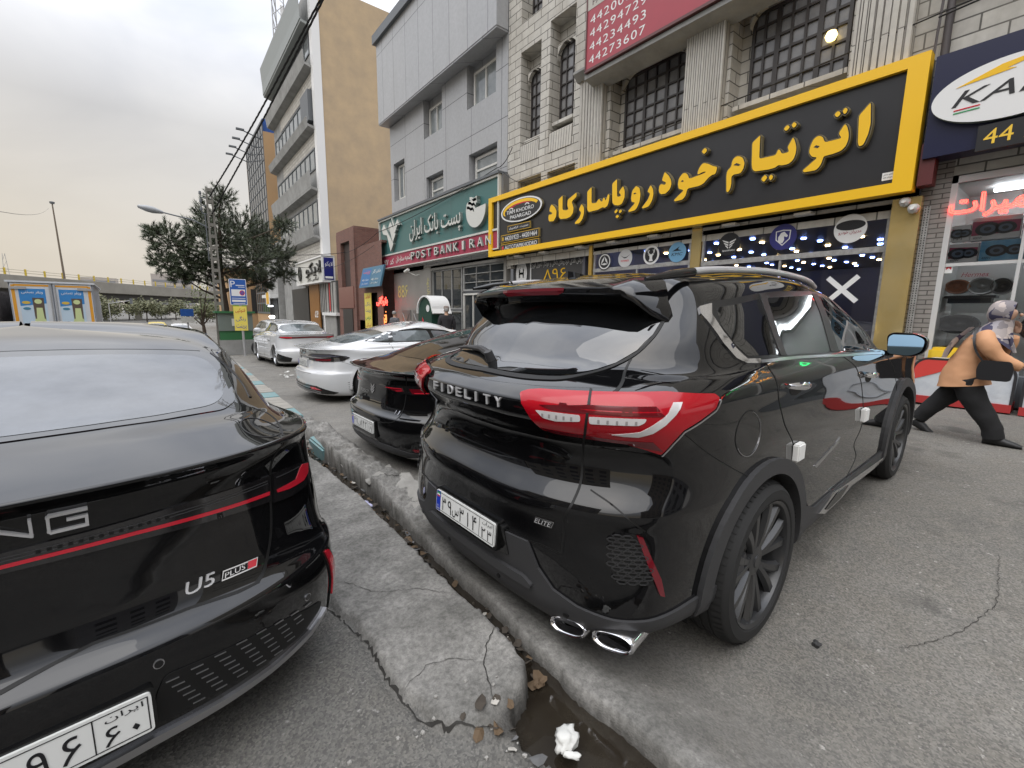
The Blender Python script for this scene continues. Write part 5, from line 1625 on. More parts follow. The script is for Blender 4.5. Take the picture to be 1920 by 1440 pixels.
# shop front: gold columns, steel transoms, glass
MB().box((XF - .17, 1.90, .10), (XF + .05, 2.27, 3.36)).build('column', M_gold, st)
MB().box((XF - .02, 5.70, .10), (XF + .16, 5.94, 3.44)).build('column', M_gold, st)
MB().box((XF - .05, 9.0, .10), (XF + .12, 9.12, 3.36)).build('column', M_goldp, st)
for (ya, yb, zs) in ((2.30, 5.68, (3.28, 2.60)), (5.96, 8.98, (3.24, 2.66))):
    fr = MB()
    for z in zs: fr.box((XF + .0, ya, z - .05), (XF + .08, yb, z + .05))
    fr.box((XF + .01, ya, .13), (XF + .07, ya + .05, 3.34)); fr.box((XF + .01, yb - .05, .13), (XF + .07, yb, 3.34))
    fr.box((XF + .012, (ya + yb) / 2 - .02, .13), (XF + .068, (ya + yb) / 2 + .02, zs[1] - .05))
    f = fr.build('shop_window', M_steel, st)
    MB().add([(XF + .04, ya, .13), (XF + .04, yb, .13), (XF + .04, yb, 3.4), (XF + .04, ya, 3.4)], [(0, 3, 2, 1)]).build('pane', M_shopglass, f, recalc=False)
wp = MB().add([(XF + .22, 9.12, .13), (XF + .22, 13.0, .13), (XF + .22, 13.0, 3.3), (XF + .22, 9.12, 3.3)], [(0, 3, 2, 1)]).build('printed_panel', mat('panel_grey', (.055, .055, .058), rough=.35, noise=(1.2, .6, (.085, .085, .09))), st, recalc=False)
M_wh = mat('sign_white', (.75, .75, .74), rough=.4)
M_yel = mat('sign_yellow', (.85, .50, .015), rough=.35)
M_yel2 = mat('letter_side', (.17, .14, .07), rough=.45)
M_bk = mat('sign_black', (.022, .022, .024), rough=.3, noise=(.8, .6, (.035, .035, .037)))
w_ = MB(); P_ = FP(XF + .21)
text_on(w_, fa('فروش نقدی خودروهای داخلی و مونتاژ، تحویل فوری'), P_, -12.0, 2.93, .22, 2.45, bold=.015)
text_on(w_, fa('خودرو'), P_, -10.2, 2.35, .12, .5)
ring = [(12.52 + .27 * math.cos(R(10*k)), 2.80 + .45 * math.sin(R(10*k))) for k in range(37)]
w_.prism(ribbon(ring[:-1] + ring[:2], .07), .0, .006, FR(XF + .21))
w_.prism([(12.66, 2.95), (12.60, 2.95), (12.60, 2.84), (12.44, 2.84), (12.44, 2.95), (12.38, 2.95), (12.38, 2.65), (12.44, 2.65), (12.44, 2.77), (12.60, 2.77), (12.60, 2.65), (12.66, 2.65)], 0, .006, FR(XF + .21))
w_.box((XF + .19, 11.98, .13), (XF + .215, 12.03, 3.3))
text_on(w_, 'DIGNITY', P_, -13.0, 2.22, .12, .8, bold=.02)
w_.build('panel_lettering', M_wh, wp, recalc=False)
w_ = MB(); text_on(w_, '۸۹۶', P_, -11.35, 2.52, .34, 1.05, bold=.03); w_.build('panel_number', M_yel, wp, recalc=False)
# soffit spotlights under the sign
for y in (3.6, 5.0, 6.9, 8.2, 9.4, 11.0, 12.3):
    MB().box((XF - .22, y - .14, 3.33), (XF - .0, y + .14, 3.375)).build('flood_lamp', M_wh, st)

# ---- round brand stickers on the transom glass
FRs = FR(XF - .012)
def disc(mb, y, z, ry, rz, h, k=0): mb.prism([(y + ry * math.cos(R(12*i)), z + rz * math.sin(R(12*i))) for i in range(30)], h - .004, h, FRs, k)
def sticker(label, y, z, ry, rz, cols, draw):
    mb = MB(); disc(mb, y, z, ry, rz, .004, 0)
    draw(mb, y, z, ry)
    o = mb.build('round_sticker', cols, None, recalc=False)
    tag(o, label, 'sticker', 'round brand stickers on the shop glass')
def d_tri(mb, y, z, r):
    disc(mb, y, z, r*.88, r*.88, .006, 1); disc(mb, y, z, r*.74, r*.74, .008, 0)
    for a in (90, 210, 330):
        mb.prism([(y + r*.6*math.cos(R(a)), z + r*.6*math.sin(R(a))), (y + r*.16*math.cos(R(a+70)), z + r*.16*math.sin(R(a+70))), (y + r*.42*math.cos(R(a+60)), z + r*.42*math.sin(R(a+60)))], .006, .010, FRs, 1)
        mb.prism([(y + r*.6*math.cos(R(a)), z + r*.6*math.sin(R(a))), (y + r*.16*math.cos(R(a-70)), z + r*.16*math.sin(R(a-70))), (y + r*.42*math.cos(R(a-60)), z + r*.42*math.sin(R(a-60)))], .006, .010, FRs, 1)
sticker('black and white round sticker with a three armed star', 8.55, 2.88, .235, .235, [M_bk, M_wh], d_tri)
def d_pow(mb, y, z, r):
    mb.prism([(y + .16, z + .09), (y + .04, z + .03), (y - .04, z + .03), (y - .16, z + .09), (y - .03, z + .0), (y + .03, z + .0)], .004, .007, FRs, 1)
    text_on(mb, 'POWNEX', FP(XF - .012), -y - .13, z - .09, .05, .26, hi=.007, k=2)
sticker('pale grey round sticker with a small dark wing mark', 7.84, 2.91, .23, .235, [mat('sticker_pale', (.55, .55, .55), rough=.4), M_bk, M_redbr], d_pow)
def d_deer(mb, y, z, r):
    disc(mb, y, z, r*.78, r*.78, .006, 1)
    mb.prism([(y - .05, z + .02), (y + .05, z + .02), (y + .035, z - .08), (y + .06, z - .15), (y - .06, z - .15), (y - .035, z - .08)], .006, .009, FRs, 0)
    for s in (1, -1):
        mb.prism(ribbon([(y + s*.03, z + .02), (y + s*.09, z + .06), (y + s*.10, z + .15)], .018), .006, .009, FRs, 0)
        mb.prism(ribbon([(y + s*.085, z + .06), (y + s*.05, z + .13)], .014), .006, .009, FRs, 0)
        mb.prism([(y + s*.04, z + .01), (y + s*.10, z + .025), (y + s*.05, z - .015)], .006, .009, FRs, 0)
sticker('black round sticker with a white stag head', 7.03, 2.92, .235, .235, [M_wh, M_bk], d_deer)
def d_kmc(mb, y, z, r):
    text_on(mb, 'KMC', FP(XF - .012), -y - .15, z - .08, .07, .30, hi=.007, k=1, shear=.2, bold=.02)
    mb.prism([(y + .13, z + .03), (y - .06, z + .13), (y - .02, z + .07), (y - .12, z + .03)], .004, .007, FRs, 1)
sticker('light blue round sticker with slanted dark letters', 6.30, 2.92, .235, .235, [mat('sticker_sky', (.16, .36, .55), rough=.4), M_ink], d_kmc)
def d_bah(mb, y, z, r):
    for k, w in enumerate((.15, .12, .08)):
        zz = z + .10 - .055 * k
        for s in (1, -1): mb.prism([(y + s*.012, zz - .05), (y + s*w, zz), (y + s*w*.9, zz - .03), (y + s*.012, zz - .085)], .004, .007, FRs, 1)
    text_on(mb, 'BAHMAN', FP(XF - .012), -y - .13, z - .15, .035, .26, hi=.007, k=1, bold=.02)
sticker('black round sticker with a white winged emblem', 5.05, 2.97, .24, .24, [M_bk, M_wh], d_bah)
def d_horse(mb, y, z, r):
    sh = [(y, z - .17), (y + .13, z - .05), (y + .14, z + .12), (y, z + .14), (y - .14, z + .12), (y - .13, z - .05)]
    mb.prism(sh, .004, .006, FRs, 1)
    mb.prism([(y + (a - y) * .86, z + (b - z) * .86) for a, b in sh], .005, .0075, FRs, 0)
    mb.prism([(y + .08, z - .10), (y + .085, z + .0), (y + .04, z + .08), (y - .02, z + .10), (y - .09, z + .02), (y - .075, z - .01), (y - .02, z + .01), (y - .03, z - .06), (y + .0, z - .12)], .006, .009, FRs, 1)
sticker('dark blue round sticker with a white horse head shield', 3.97, 2.99, .25, .25, [mat('sticker_navy', (.03, .03, .17), rough=.4), M_wh], d_horse)
def d_mvm(mb, y, z, r):
    e = [(y + .21 * math.cos(R(12*i)), z + .06 + .075 * math.sin(R(12*i))) for i in range(30)]
    mb.prism(ribbon(e + e[:2], .022), .004, .007, FRs, 1)
    text_on(mb, 'MVM', FP(XF - .012), -y - .14, z + .03, .06, .28, hi=.008, k=1, shear=.3, bold=.01)
    text_on(mb, fa('مدیران خودرو'), FP(XF - .012), -y - .17, z - .10, .08, .34, hi=.007, k=2, bold=.02)
sticker('white round sticker with an oval emblem over maroon script', 2.86, 3.0, .25, .25, [M_wh, M_bk, mat('sticker_maroon', (.35, .03, .06))], d_mvm)
xt = MB()
for (a, b) in (((3.11, 2.15), (2.63, 1.71)), ((2.64, 2.16), (3.05, 1.74))):
    xt.prism(ribbon([a, b], .085), .0, .004 if a[0] > 3 else .007, FRs)
tag(xt.build('tape_cross', M_wh, None, recalc=False), 'white tape cross stuck on the showroom glass', 'tape')

# ======================= the black and yellow sign
sg = thing('shop_sign', 'huge black shop sign with yellow frame and raised yellow Persian letters', 'sign', (9.6, 7.85, 3.4))
def sgl(f): return lambda a, b, h: f(a, b, h) - Vector((9.6, 7.85, 3.4))
S0, S1, Z0, Z1 = 2.0, 13.7, 3.42, 5.43
mb = MB().box((-.0 - .02, S0 - 7.85 + .02, Z0 - 3.4 + .02), (.30, S1 - 7.85 - .02, Z1 - 3.4 - .02)); mb.build('board', M_bk, sg)
mb = MB()
fw = .165
X0 = -.10
for (y0, y1, z0, z1) in ((S0, S1, Z1 - fw, Z1), (S0, S1, Z0, Z0 + fw), (S0, S0 + .26, Z0 + fw, Z1 - fw), (S1 - .20, S1, Z0 + fw, Z1 - fw)):
    mb.box((X0, y0 - 7.85, z0 - 3.4), (.12, y1 - 7.85, z1 - 3.4))
fr = mb.build('frame', M_yel, sg)
def offs(poly, d):
    out = []; n = len(poly)
    area = sum(poly[i-1][0] * poly[i][1] - poly[i][0] * poly[i-1][1] for i in range(n))
    s = 1 if area > 0 else -1
    for i in range(n):
        p0, p, p1 = Vector(poly[i-1]), Vector(poly[i]), Vector(poly[(i+1) % n])
        e0, e1 = (p - p0).normalized(), (p1 - p).normalized()
        nn = Vector((e0.y + e1.y, -e0.x - e1.x)) * s
        if nn.length < .2: nn = Vector((e0.y, -e0.x)) * s
        out.append(p + nn.normalized() * d)
    return out
for L in SIGN_LETTERS:
    poly = rounded(L, .035, 2)
    mb = MB()
    f = sgl(lambda y, z, d: Vector((9.585 - d, y, z)))
    mb.prism(offs(poly, .022), .0, .105, f, 1, 1)
    mb.prism(offs(poly, .010), .104, .109, f, 2, 2)
    mb.prism(offs(poly, -.004), .106, .125, f, 0, 2)
    for E_ in SIGN_EYES:
        ey = sum(p[0] for p in E_) / 4; ez = sum(p[1] for p in E_) / 4
        if min(p[0] for p in L) < ey < max(p[0] for p in L) and min(p[1] for p in L) < ez < max(p[1] for p in L) and len(L) > 6:
            mb.prism([(ey + (p[0] - ey) * 1.2, ez + (p[1] - ez) * 1.2) for p in E_], .12, .128, f, 2)
    mb.build('letter', [M_yel, M_yel2, M_bk], sg)
# oval emblem and phone plates
f = sgl(lambda y, z, d: Vector((9.585 - d, y, z)))
def oval(ry, rz): return [(11.86 + ry * math.cos(R(9*i)), 4.77 + rz * math.sin(R(9*i))) for i in range(40)]
mb = MB(); mb.prism(oval(1.06, .37), 0, .09, f, 1, 1); mb.prism(oval(1.06, .37), .09, .095, f, 0); mb.prism(oval(.985, .325), .09, .10, f, 2)
mb.prism([(11.86 + .93 * math.cos(R(a)), 4.79 + .29 * math.sin(R(a))) for a in range(-20, 161, 9)] + [(11.86 + .84 * math.cos(R(a)), 4.75 + .235 * math.sin(R(a))) for a in range(160, -21, -9)], .10, .105, f, 3)
pf = lambda a, b, h: f(-a, b, h)
text_on(mb, 'TIAM KHODRO', pf, -12.60, 4.70, .115, 1.42, hi=.106, k=0, bold=.012)
text_on(mb, 'PASARGAD', pf, -12.40, 4.53, .115, 1.08, hi=.106, k=0, bold=.012)
mb.prism([(12.55, 4.88), (12.3, 4.93), (12.05, 4.98), (11.7, 4.985), (11.4, 4.93), (11.3, 4.90), (11.7, 4.95), (12.1, 4.94), (12.3, 4.89)], .10, .106, f, 4)
mb.prism(ribbon([(12.45, 4.84), (12.38, 4.88), (12.30, 4.87), (12.24, 4.83)], .03), .10, .106, f, 0)
mb.prism(ribbon([(11.62, 4.87), (11.55, 4.91), (11.47, 4.90), (11.41, 4.86)], .03), .10, .106, f, 0)
mb.build('oval_emblem', [M_wh, M_yel2, M_bk, M_yel, M_redbr], sg)
for (ya, yb, za, zb, s, kind) in ((12.57, 11.37, 4.135, 4.345, fa('مدیریت : فراهنورلو'), 0), (12.95, 10.93, 3.81, 4.075, '44201923 - 44201464', 1), (12.95, 10.93, 3.53, 3.77, 'AUTOTIAMKHODRO', 2)):
    mb = MB()
    mb.prism([(ya, za), (yb, za), (yb, zb), (ya, zb)], 0, .07, f, 1, 1)
    mb.prism([(ya, za), (yb, za), (yb, zb), (ya, zb)], .07, .074, f, 3)
    b = .022
    mb.prism([(ya - b, za + b), (yb + b, za + b), (yb + b, zb - b), (ya - b, zb - b)], .07, .078, f, 2)
    W = ya - yb
    text_on(mb, s, pf, -ya + (.10 if kind == 0 else .24), za + .06, (zb - za) - .12, W - (.2 if kind == 0 else .34), hi=.081, k=0, bold=.02)
    if kind: mb.prism([(ya - .07, za + .07), (ya - .17, za + .07), (ya - .17, zb - .07), (ya - .07, zb - .07)], .07, .081, f, 3 if kind == 1 else 4)
    mb.build('phone_plate', [M_wh, M_yel2, M_bk, mat('plate_gold', (.5, .30, .02), rough=.4), M_redbr], sg)
mb = MB(); mb.prism([(2.42, 3.66), (2.27, 3.66), (2.27, 3.78), (2.42, 3.78)], 0, .006, f, 0)
text_on(mb, fa('تابلو سازی'), pf, -2.41, 3.73, .035, .13, hi=.008, k=1); text_on(mb, '۰۹۳۶۰۳۴۵۳۰', pf, -2.41, 3.68, .03, .13, hi=.008, k=1)
mb.build('maker_sticker', [M_wh, M_bk], sg, recalc=False)

# ======================= red banner sign above
M_redsign = mat('banner_red', (.38, .055, .075), rough=.45, noise=(1.5, .4, (.30, .05, .065)))
rs = thing('banner_sign', 'large dusty red sign with white phone numbers over the middle window bay', 'sign', (9.3, 7.0, 7.7))
g = lambda y, z, d: Vector((-d, y - 7.0, z - 7.7))
MB().box((0, 4.2 - 7, 0.02), (.14, 8.98 - 7, 2.6)).build('board', M_redsign, rs)
mb = MB(); mb.box((-.02, 8.96 - 7, 0), (.16, 9.0 - 7, 2.6)); mb.box((-.02, 4.2 - 7, -.04), (.16, 9.0 - 7, .02)); mb.build('edge', mat('banner_edge', (.12, .05, .05), rough=.5), rs)
mb = MB(); gp = lambda a, b, h: g(-a, b, h)
for i, s in enumerate(('44200818', '44294729', '44234493', '44273607')):
    text_on(mb, s, gp, -8.86, 9.02 - .31 * i - .27, .19, 1.72, hi=.004, bold=-.004, space=1.15)
text_on(mb, fa('خودرو، زامیاد'), gp, -6.75, 8.55, .42, 1.9, hi=.004, bold=.03)
text_on(mb, fa('شرکت'), gp, -6.6, 9.1, .3, .8, hi=.004, bold=.03)
text_on(mb, fa('سایپا'), gp, -5.8, 9.1, .36, 1.0, hi=.004, bold=.03)
mb.build('lettering', M_wh, rs, recalc=False)
mb = MB()
mb.prism([(8.96, 9.10), (7.0, 9.10), (7.0, 9.9), (8.96, 9.9)], .0, .006, g, 0)
text_on(mb, 'TIAM KHODRO', gp, -8.8, 9.42, .16, 1.6, hi=.009, k=1); text_on(mb, 'PASARGAD', gp, -8.8, 9.17, .14, 1.2, hi=.009, k=1)
mb.build('logo_field', [mat('banner_cream', (.45, .43, .38), rough=.5), mat('banner_text', (.12, .08, .08))], rs, recalc=False)
MB().prism([(0, 0), (-.55, .12), (-.55, .22), (0, .30)], 4.3, 9.05, lambda a, b, h: Vector((XF + a, h, 7.42 + b))).build('ledge', M_conc, st)

# ======================= grey bank building
bk_ = thing('bank_building', 'grey metal clad building with white framed windows above the green bank sign', 'building')
mb = MB()
gh = [(21.45, 22.75, 7.0, 8.8), (17.7, 19.35, 9.05, 10.70), (13.85, 15.75, 9.10, 10.70), (17.65, 19.2, 6.3, 7.4), (13.75, 15.62, 6.35, 7.45), (21.6, 23.0, 10.62, 10.70)]
wall_holes(mb, 9.9, 13.14, 23.1, 3.4, 10.72, [h for h in gh], .30)
mb.box((9.92, 22.9, 0), (18, 23.1, 14)); mb.box((9.92, 13.14, 3.4), (18, 13.3, 14.4))
for (ya, yb, za, zb) in gh: mb.add([(10.2, ya, za), (10.2, yb, za), (10.2, yb, zb), (10.2, ya, zb)], [(0, 3, 2, 1)])
mb.build('wall', M_panel, bk_)
mb = MB().box((9.4, 13.14, 10.72), (18, 23.3, 14.35)); mb.build('upper_storey', M_panel2, bk_)
mb = MB().box((9.25, 13.1, 14.35), (18, 23.45, 14.75)); mb.build('cornice', M_trim, bk_)
MB().box((9.42, 13.16, 10.66), (9.95, 23.28, 10.718)).build('soffit', M_panel, bk_)
for (ya, yb, za, zb, c) in ((21.55, 22.65, 7.08, 8.72, 2), (17.85, 19.25, 9.08, 10.3, 2), (14.0, 15.6, 9.13, 10.4, 2), (17.75, 19.1, 6.32, 7.3, 1), (13.85, 15.5, 6.37, 7.35, 1)):
    window(bk_, 10.15, ya, yb, za, zb, c, 1 if c == 2 else 2, M_wframe, M_pane_l, bar=.07, border=.09)
# ground floor: grey stone, dark glass with muntins, doors
M_gfs = mat('bank_stone', (.26, .25, .23), rough=.5, noise=(.8, .7, (.20, .19, .175)))
mb = MB()
mb.box((9.9, 19.6, .1), (10.2, 23.1, 3.6)); mb.box((9.9, 13.14, .1), (10.1, 13.3, 3.5)); mb.box((9.9, 13.3, 3.3), (10.2, 19.6, 3.5)); mb.box((9.88, 18.9, .1), (10.1, 19.6, 3.5))
mb.build('ground_floor', M_gfs, bk_)
window(bk_, 10.0, 16.3, 18.9, 1.55, 3.3, 3, 1, M_conc, M_pane, bar=.05, border=.07, name='glazing')
window(bk_, 10.0, 16.3, 18.9, .2, 1.5, 2, 1, M_conc, M_pane, bar=.05, border=.07, name='glazing')
window(bk_, 10.0, 13.3, 16.2, 2.3, 3.3, 3, 3, M_conc, M_pane, bar=.03, border=.07, name='glazing')
window(bk_, 10.0, 13.3, 16.2, .2, 2.2, 4, 1, M_wframe, M_pane, bar=.05, border=.07, name='bank_door')
d = MB()
for y in (20.3, 21.6):
    d.box((9.86, y - .5, .15), (9.9, y + .5, 1.5))
    for q in range(4): d.tube([(9.85, y - .4 + .02 * q, .3), (9.85, y + .4, 1.35)], .012, 5); d.tube([(9.85, y + .4, .3), (9.85, y - .4, 1.35)], .012, 5); break
d.build('steel_gate', mat('gate_steel', (.22, .22, .22), rough=.35, metal=.6), bk_)
mb = MB(); text_on(mb, '88۶', FP(9.89), -22.6, 2.15, .62, 1.2, bold=.02); text_on(mb, fa('خودبانک'), lambda a, b, h: Vector((9.87 - h, 19.3 - b, 1.9 + a)), 0, 0, .35, 1.1)
mb.build('wall_number', mat('faded_yellow', (.55, .50, .18), rough=.5), bk_, recalc=False)
# ---- bank sign
M_teal = mat('sign_teal', (.055, .15, .145), rough=.4, noise=(.7, .3, (.07, .17, .16)))
M_crim = mat('sign_crimson', (.36, .04, .08), rough=.45)
M_off = mat('sign_offwhite', (.60, .60, .56), rough=.4)
M_offs = mat('letter_edge', (.20, .24, .22), rough=.5)
bs = thing('bank_sign', 'long teal and crimson sign with raised white letters and an egg shaped emblem', 'sign', (9.6, 18.6, 3.6))
g2 = lambda y, z, d: Vector((-d, y - 18.6, z - 3.6)); g2p = lambda a, b, h: g2(-a, b, h)
MB().box((.0, 13.25 - 18.6, .12), (.42, 23.95 - 18.6, 2.55)).build('board', M_teal, bs)
mb = MB().box((-.03, 13.2 - 18.6, .10), (.3, 24.0 - 18.6, .72)); mb.build('crimson_band', M_crim, bs)
mb = MB()
for (y0, y1, z0, z1) in ((13.2, 24.0, 6.10, 6.17), (13.2, 24.0, 4.30, 4.37), (13.2, 24.0, 3.66, 3.70), (13.14, 13.2, 3.66, 6.17), (24.0, 24.06, 3.66, 6.17)): mb.box((-.07, y0 - 18.6, z0 - 3.6), (.40, y1 - 18.6, z1 - 3.6))
mb.build('frame', M_off, bs)
MB().box((-.12, 13.1 - 18.6, 2.58), (.45, 24.1 - 18.6, 2.66)).build('rain_hood', M_trim, bs)
MB().box((.05, 13.02 - 18.6, .1), (.45, 13.13 - 18.6, 2.57)).build('end_panel', mat('sign_end', (.16, .16, .16), rough=.5), bs)
for ys in (14.8, 16.5, 18.3, 20.1, 21.9): MB().box((-.004, ys - 18.6, .80), (.002, ys - 18.6 + .012, 2.48)).build('panel_joint', M_trim, bs)
def wave(y0, z0, dz): return [(y0, z0), (y0 - .18, z0 - .05), (y0 - .34, z0 + .03), (y0 - .52, z0 - .06), (y0 - .62, z0 - .12)]
egg = [(14.46 + .66 * math.cos(R(9*i)), 5.20 + .64 * math.sin(R(9*i))) for i in range(40)]
def eggx(y, z): return Vector((y, z))
mb = MB()
body = [(15.12, 5.28)] + [(14.46 + .66 * math.cos(R(a)), 5.20 + .64 * math.sin(R(a))) for a in range(-170 + 180 - 0, 0, 1)][:0]
arc = [(14.46 + .66 * math.cos(R(a)), 5.20 + .64 * math.sin(R(a))) for a in range(172, 395, 8)]
low = arc + [(14.36, 5.66), (14.55, 4.98), (14.75, 5.18), (14.95, 5.20)]
mb.prism(low, 0, .16, g2, 0, 1)
for k in range(3):
    zz = 5.34 + .15 * k; yy = 15.06 - .10 * k
    L = [(yy, zz), (yy - .16, zz - .02), (yy - .27, zz - .10), (yy - .40, zz - .08), (yy - .50, zz - .19)]
    mb.prism([Vector(p) + Vector((0, .05)) for p in L] + [Vector(p) - Vector((0, .05)) for p in reversed(L)], 0, .16, g2, 0, 1)
mb.build('egg_emblem', [M_off, M_offs], bs)
mb = MB()
for k in range(3):
    y0 = 23.5 - .85 * k
    zt, zl = 5.95, 4.45 + .42 * k
    yl = 22.4 - .28 * k
    mb.prism([(y0, zt - .3), (y0 - .30, zt - .05), (y0 - .62, zt - .35), (yl - .35, zl + .35), (yl + .0, zl), (yl + .42, zl + .85), (y0 - .2, zt - .55)], 0, .14, g2, 0, 1)
mb.build('fan_emblem', [M_off, M_offs], bs)
mb = MB(); text_on(mb, fa('پست بانک ایران'), g2p, -20.2, 4.60, 1.0, 4.6, lo=0, hi=.12, k=0, kside=1, bold=.012); mb.build('persian_lettering', [M_off, M_offs], bs, recalc=False)
for i, ch in enumerate('POSTBANKIRAN'):
    yy = -20.1 + .545 * i + (.12 if i > 3 else 0) + (.12 if i > 7 else 0)
    mb = MB(); text_on(mb, ch, g2p, yy, 3.86, .33, .14 if ch == 'I' else .34, lo=0.03, hi=.12, k=0, kside=1, bold=.01); mb.build('letter', [M_off, M_offs], bs, recalc=False)
mb = MB(); text_on(mb, fa('شعبه ستارخان'), g2p, -22.0, 3.84, .34, 1.7, lo=.03, hi=.045, bold=.01); text_on(mb, fa('کد ۹۷'), g2p, -23.5, 3.84, .28, 1.2, lo=.03, hi=.045, bold=.01); mb.build('branch_lettering', M_off, bs, recalc=False)

# ======================= accessories shop at the right
rs_ = thing('accessory_shop', 'car accessory shop with a pale brick pier and a wide glass front', 'building')
mb = MB()
mb.box((XF - .02, 1.60, .1), (XF + .3, 1.95, 3.9)); mb.build('brick_pier', brickmat('pale_brick', (.30, .28, .26), (.24, .225, .21), (.07, .065, .06), .26, .075, .008, grime=.4), rs_)
mb = MB(); mb.box((XF, -14, 3.6), (XF + 8, 1.93, 14)); mb.build('upper_wall', M_stone, rs_)
mb = MB(); mb.box((XF - .12, -12, 6.2), (XF - .0, 1.9, 6.3)); mb.box((XF - .12, -12, 7.7), (XF, 1.9, 7.85)); mb.build('band', M_conc, rs_)
M_shopw = mat('shop_wall_white', (.60, .60, .58), rough=.5)
mb = MB(); mb.box((XF + 1.3, -6.5, .1), (XF + 1.4, 1.6, 3.6)); mb.box((XF + .1, 1.56, .1), (XF + 1.3, 1.6, 3.6)); mb.box((XF, -6.5, 3.5), (XF + 1.4, 1.6, 3.62)); mb.build('shop_interior', M_shopw, rs_)
MB().box((XF - .02, -6.5, .1), (XF + 1.3, 1.6, .35)).build('plinth', M_trim, rs_)
fr = MB()
for (y0, y1) in ((1.53, 1.60), (.72, .76), (-.9, -.84), (-3.0, -2.9)): fr.box((XF - .02, y0, .35), (XF + .06, y1, 3.6))
fr.box((XF - .02, -6.5, 3.5), (XF + .06, 1.6, 3.6)); fr.box((XF + .0, -6.5, 2.24), (XF + .05, 1.53, 2.29))
f = fr.build('shop_window', mat('frame_pale', (.55, .55, .54), rough=.4), rs_)
MB().add([(XF + .03, -6.5, .35), (XF + .03, 1.56, .35), (XF + .03, 1.56, 3.55), (XF + .03, -6.5, 3.55)], [(0, 3, 2, 1)]).build('pane', M_shopglass, f, recalc=False)
o = MB().box((XF - .06, 1.80, 1.1), (XF - .03, 1.88, 3.2)); sh = o.build('shelf_rail', M_steel, rs_)
mb = MB()
for k in range(52):
    z = 1.14 + .04 * k
    for y in (1.822, 1.858): mb.box((XF - .0625, y - .006, z), (XF - .0595, y + .006, z + .022))
mb.build('slot', M_gap, sh)
for (y0, y1) in ((-1.5, 1.2), (-4.5, -1.8)):
    MB().box((XF + .6, y0, 3.42), (XF + .72, y1, 3.46)).build('tube_lamp', mat('tube_white', (1, 1, 1), emit=(.9, .95, 1), es=8), rs_)
# goods in the window
M_box_w = mat('box_white', (.68, .66, .66), rough=.4); M_box_r = mat('box_crimson', (.33, .04, .10), rough=.4); M_box_b = mat('box_blue', (.08, .30, .52), rough=.35, noise=(7, .7, (.30, .52, .66)))
M_spk = mat('speaker_dark', (.02, .022, .028), rough=.3)
def carton(y0, y1, z0, z1, kind, label):
    mb = MB().box((XF + .10, y0, z0), (XF + .28, y1, z1), 0)
    f = FR(XF + .10)
    if kind != 'b': mb.prism([(y1 - .005, z0 + .07), (y0 + .005, z0 + .09), (y0 + .005, z1 - .07), (y1 - .005, z1 - .05)], 0, .004, f, 1)
    w, h = y1 - y0, z1 - z0
    for (cy, r) in ((.66, .30), (.30, .26)):
        c = (y0 + w * cy, z0 + h * .48)
        for q, (k, kk) in enumerate(((1, 2), (.62, 3), (.3, 2))):
            mb.prism([(c[0] + h * r * 1.35 * k * math.cos(R(18*i)), c[1] + h * r * k * math.sin(R(18*i))) for i in range(20)], .003, .008 + .003 * q, f, kk)
    text_on(mb, '400W' if kind != 'p' else 'MP3', FP(XF + .10), -y1 + .03, z0 + .02, .035, .10, hi=.006, k=2)
    o = mb.build('speaker_carton', [M_box_w if kind != 'b' else M_box_b, M_box_r, M_spk, mat('cone_grey', (.10, .14, .2), rough=.3)])
    tag(o, label, 'carton', 'loudspeaker cartons in the shop window')
carton(1.32, 1.53, 2.63, 2.87, 'p', 'small car stereo carton at the top left of the accessory window')
carton(.80, 1.31, 2.62, 2.95, 'r', 'crimson and white speaker carton under the red neon script')
carton(.30, .78, 2.62, 2.93, 'r', 'speaker carton half cut by the right edge, on the upper row')
carton(1.20, 1.53, 2.30, 2.59, 'r', 'crimson speaker carton on the lower row beside the pale frame')
carton(.66, 1.18, 2.31, 2.60, 'b', 'bright blue speaker carton on the lower row')
carton(.10, .62, 2.31, 2.60, 'b', 'blue speaker carton at the right end of the lower row')
for (y, z, ry, rz, m_, lb) in ((1.42, 1.95, .16, .12, mat('copper_ring', (.30, .10, .04), rough=.25), 'copper rimmed oval speaker on the window shelf'), (1.14, 1.95, .17, .14, mat('silver_ring', (.35, .36, .36), rough=.25, metal=.5), 'silver rimmed oval speaker on the window shelf'), (.92, 1.94, .13, .13, M_spk, 'black oval speaker on the window shelf'), (1.35, 1.34, .27, .16, M_spk, 'large black subwoofer pod behind the glass'), (1.42, .86, .15, .12, mat('navy_pod', (.02, .03, .06), rough=.4), 'small navy speaker pod low behind the glass'), (.45, 1.30, .22, .20, M_spk, 'black subwoofer pod behind the woman in orange')):
    Q = Matrix.Translation((XF + .55, y, z)) @ Matrix.Rotation(R(-90), 4, 'Y') @ Matrix.Diagonal((rz, ry, 1, 1))
    o = MB().lathe([(1.0, -.08), (1.0, .03), (.94, .06), (.78, .055), (.70, .02), (.35, -.02), (.2, .0), (0, .02)], 28, M=Q).build('oval_speaker', m_); smooth_angle(o, 40)
    tag(o, lb, 'speaker')
o = MB().box((XF + .38, .95, 1.76), (XF + .80, 1.54, 1.80)).box((XF + .45, 1.0, 1.68), (XF + .75, 1.5, 1.76)); tag(o.build('window_shelf', M_spk), 'black shelf holding oval speakers behind the glass', 'shelf')
mb = MB(); text_on(mb, 'Hermes', FP(XF + .025), -1.33, 2.07, .07, .30, hi=.004, shear=.3, bold=.02); tag(mb.build('window_lettering', mat('maroon_ink', (.20, .03, .04)), None, recalc=False), 'maroon slanted lettering on the accessory window', 'lettering')
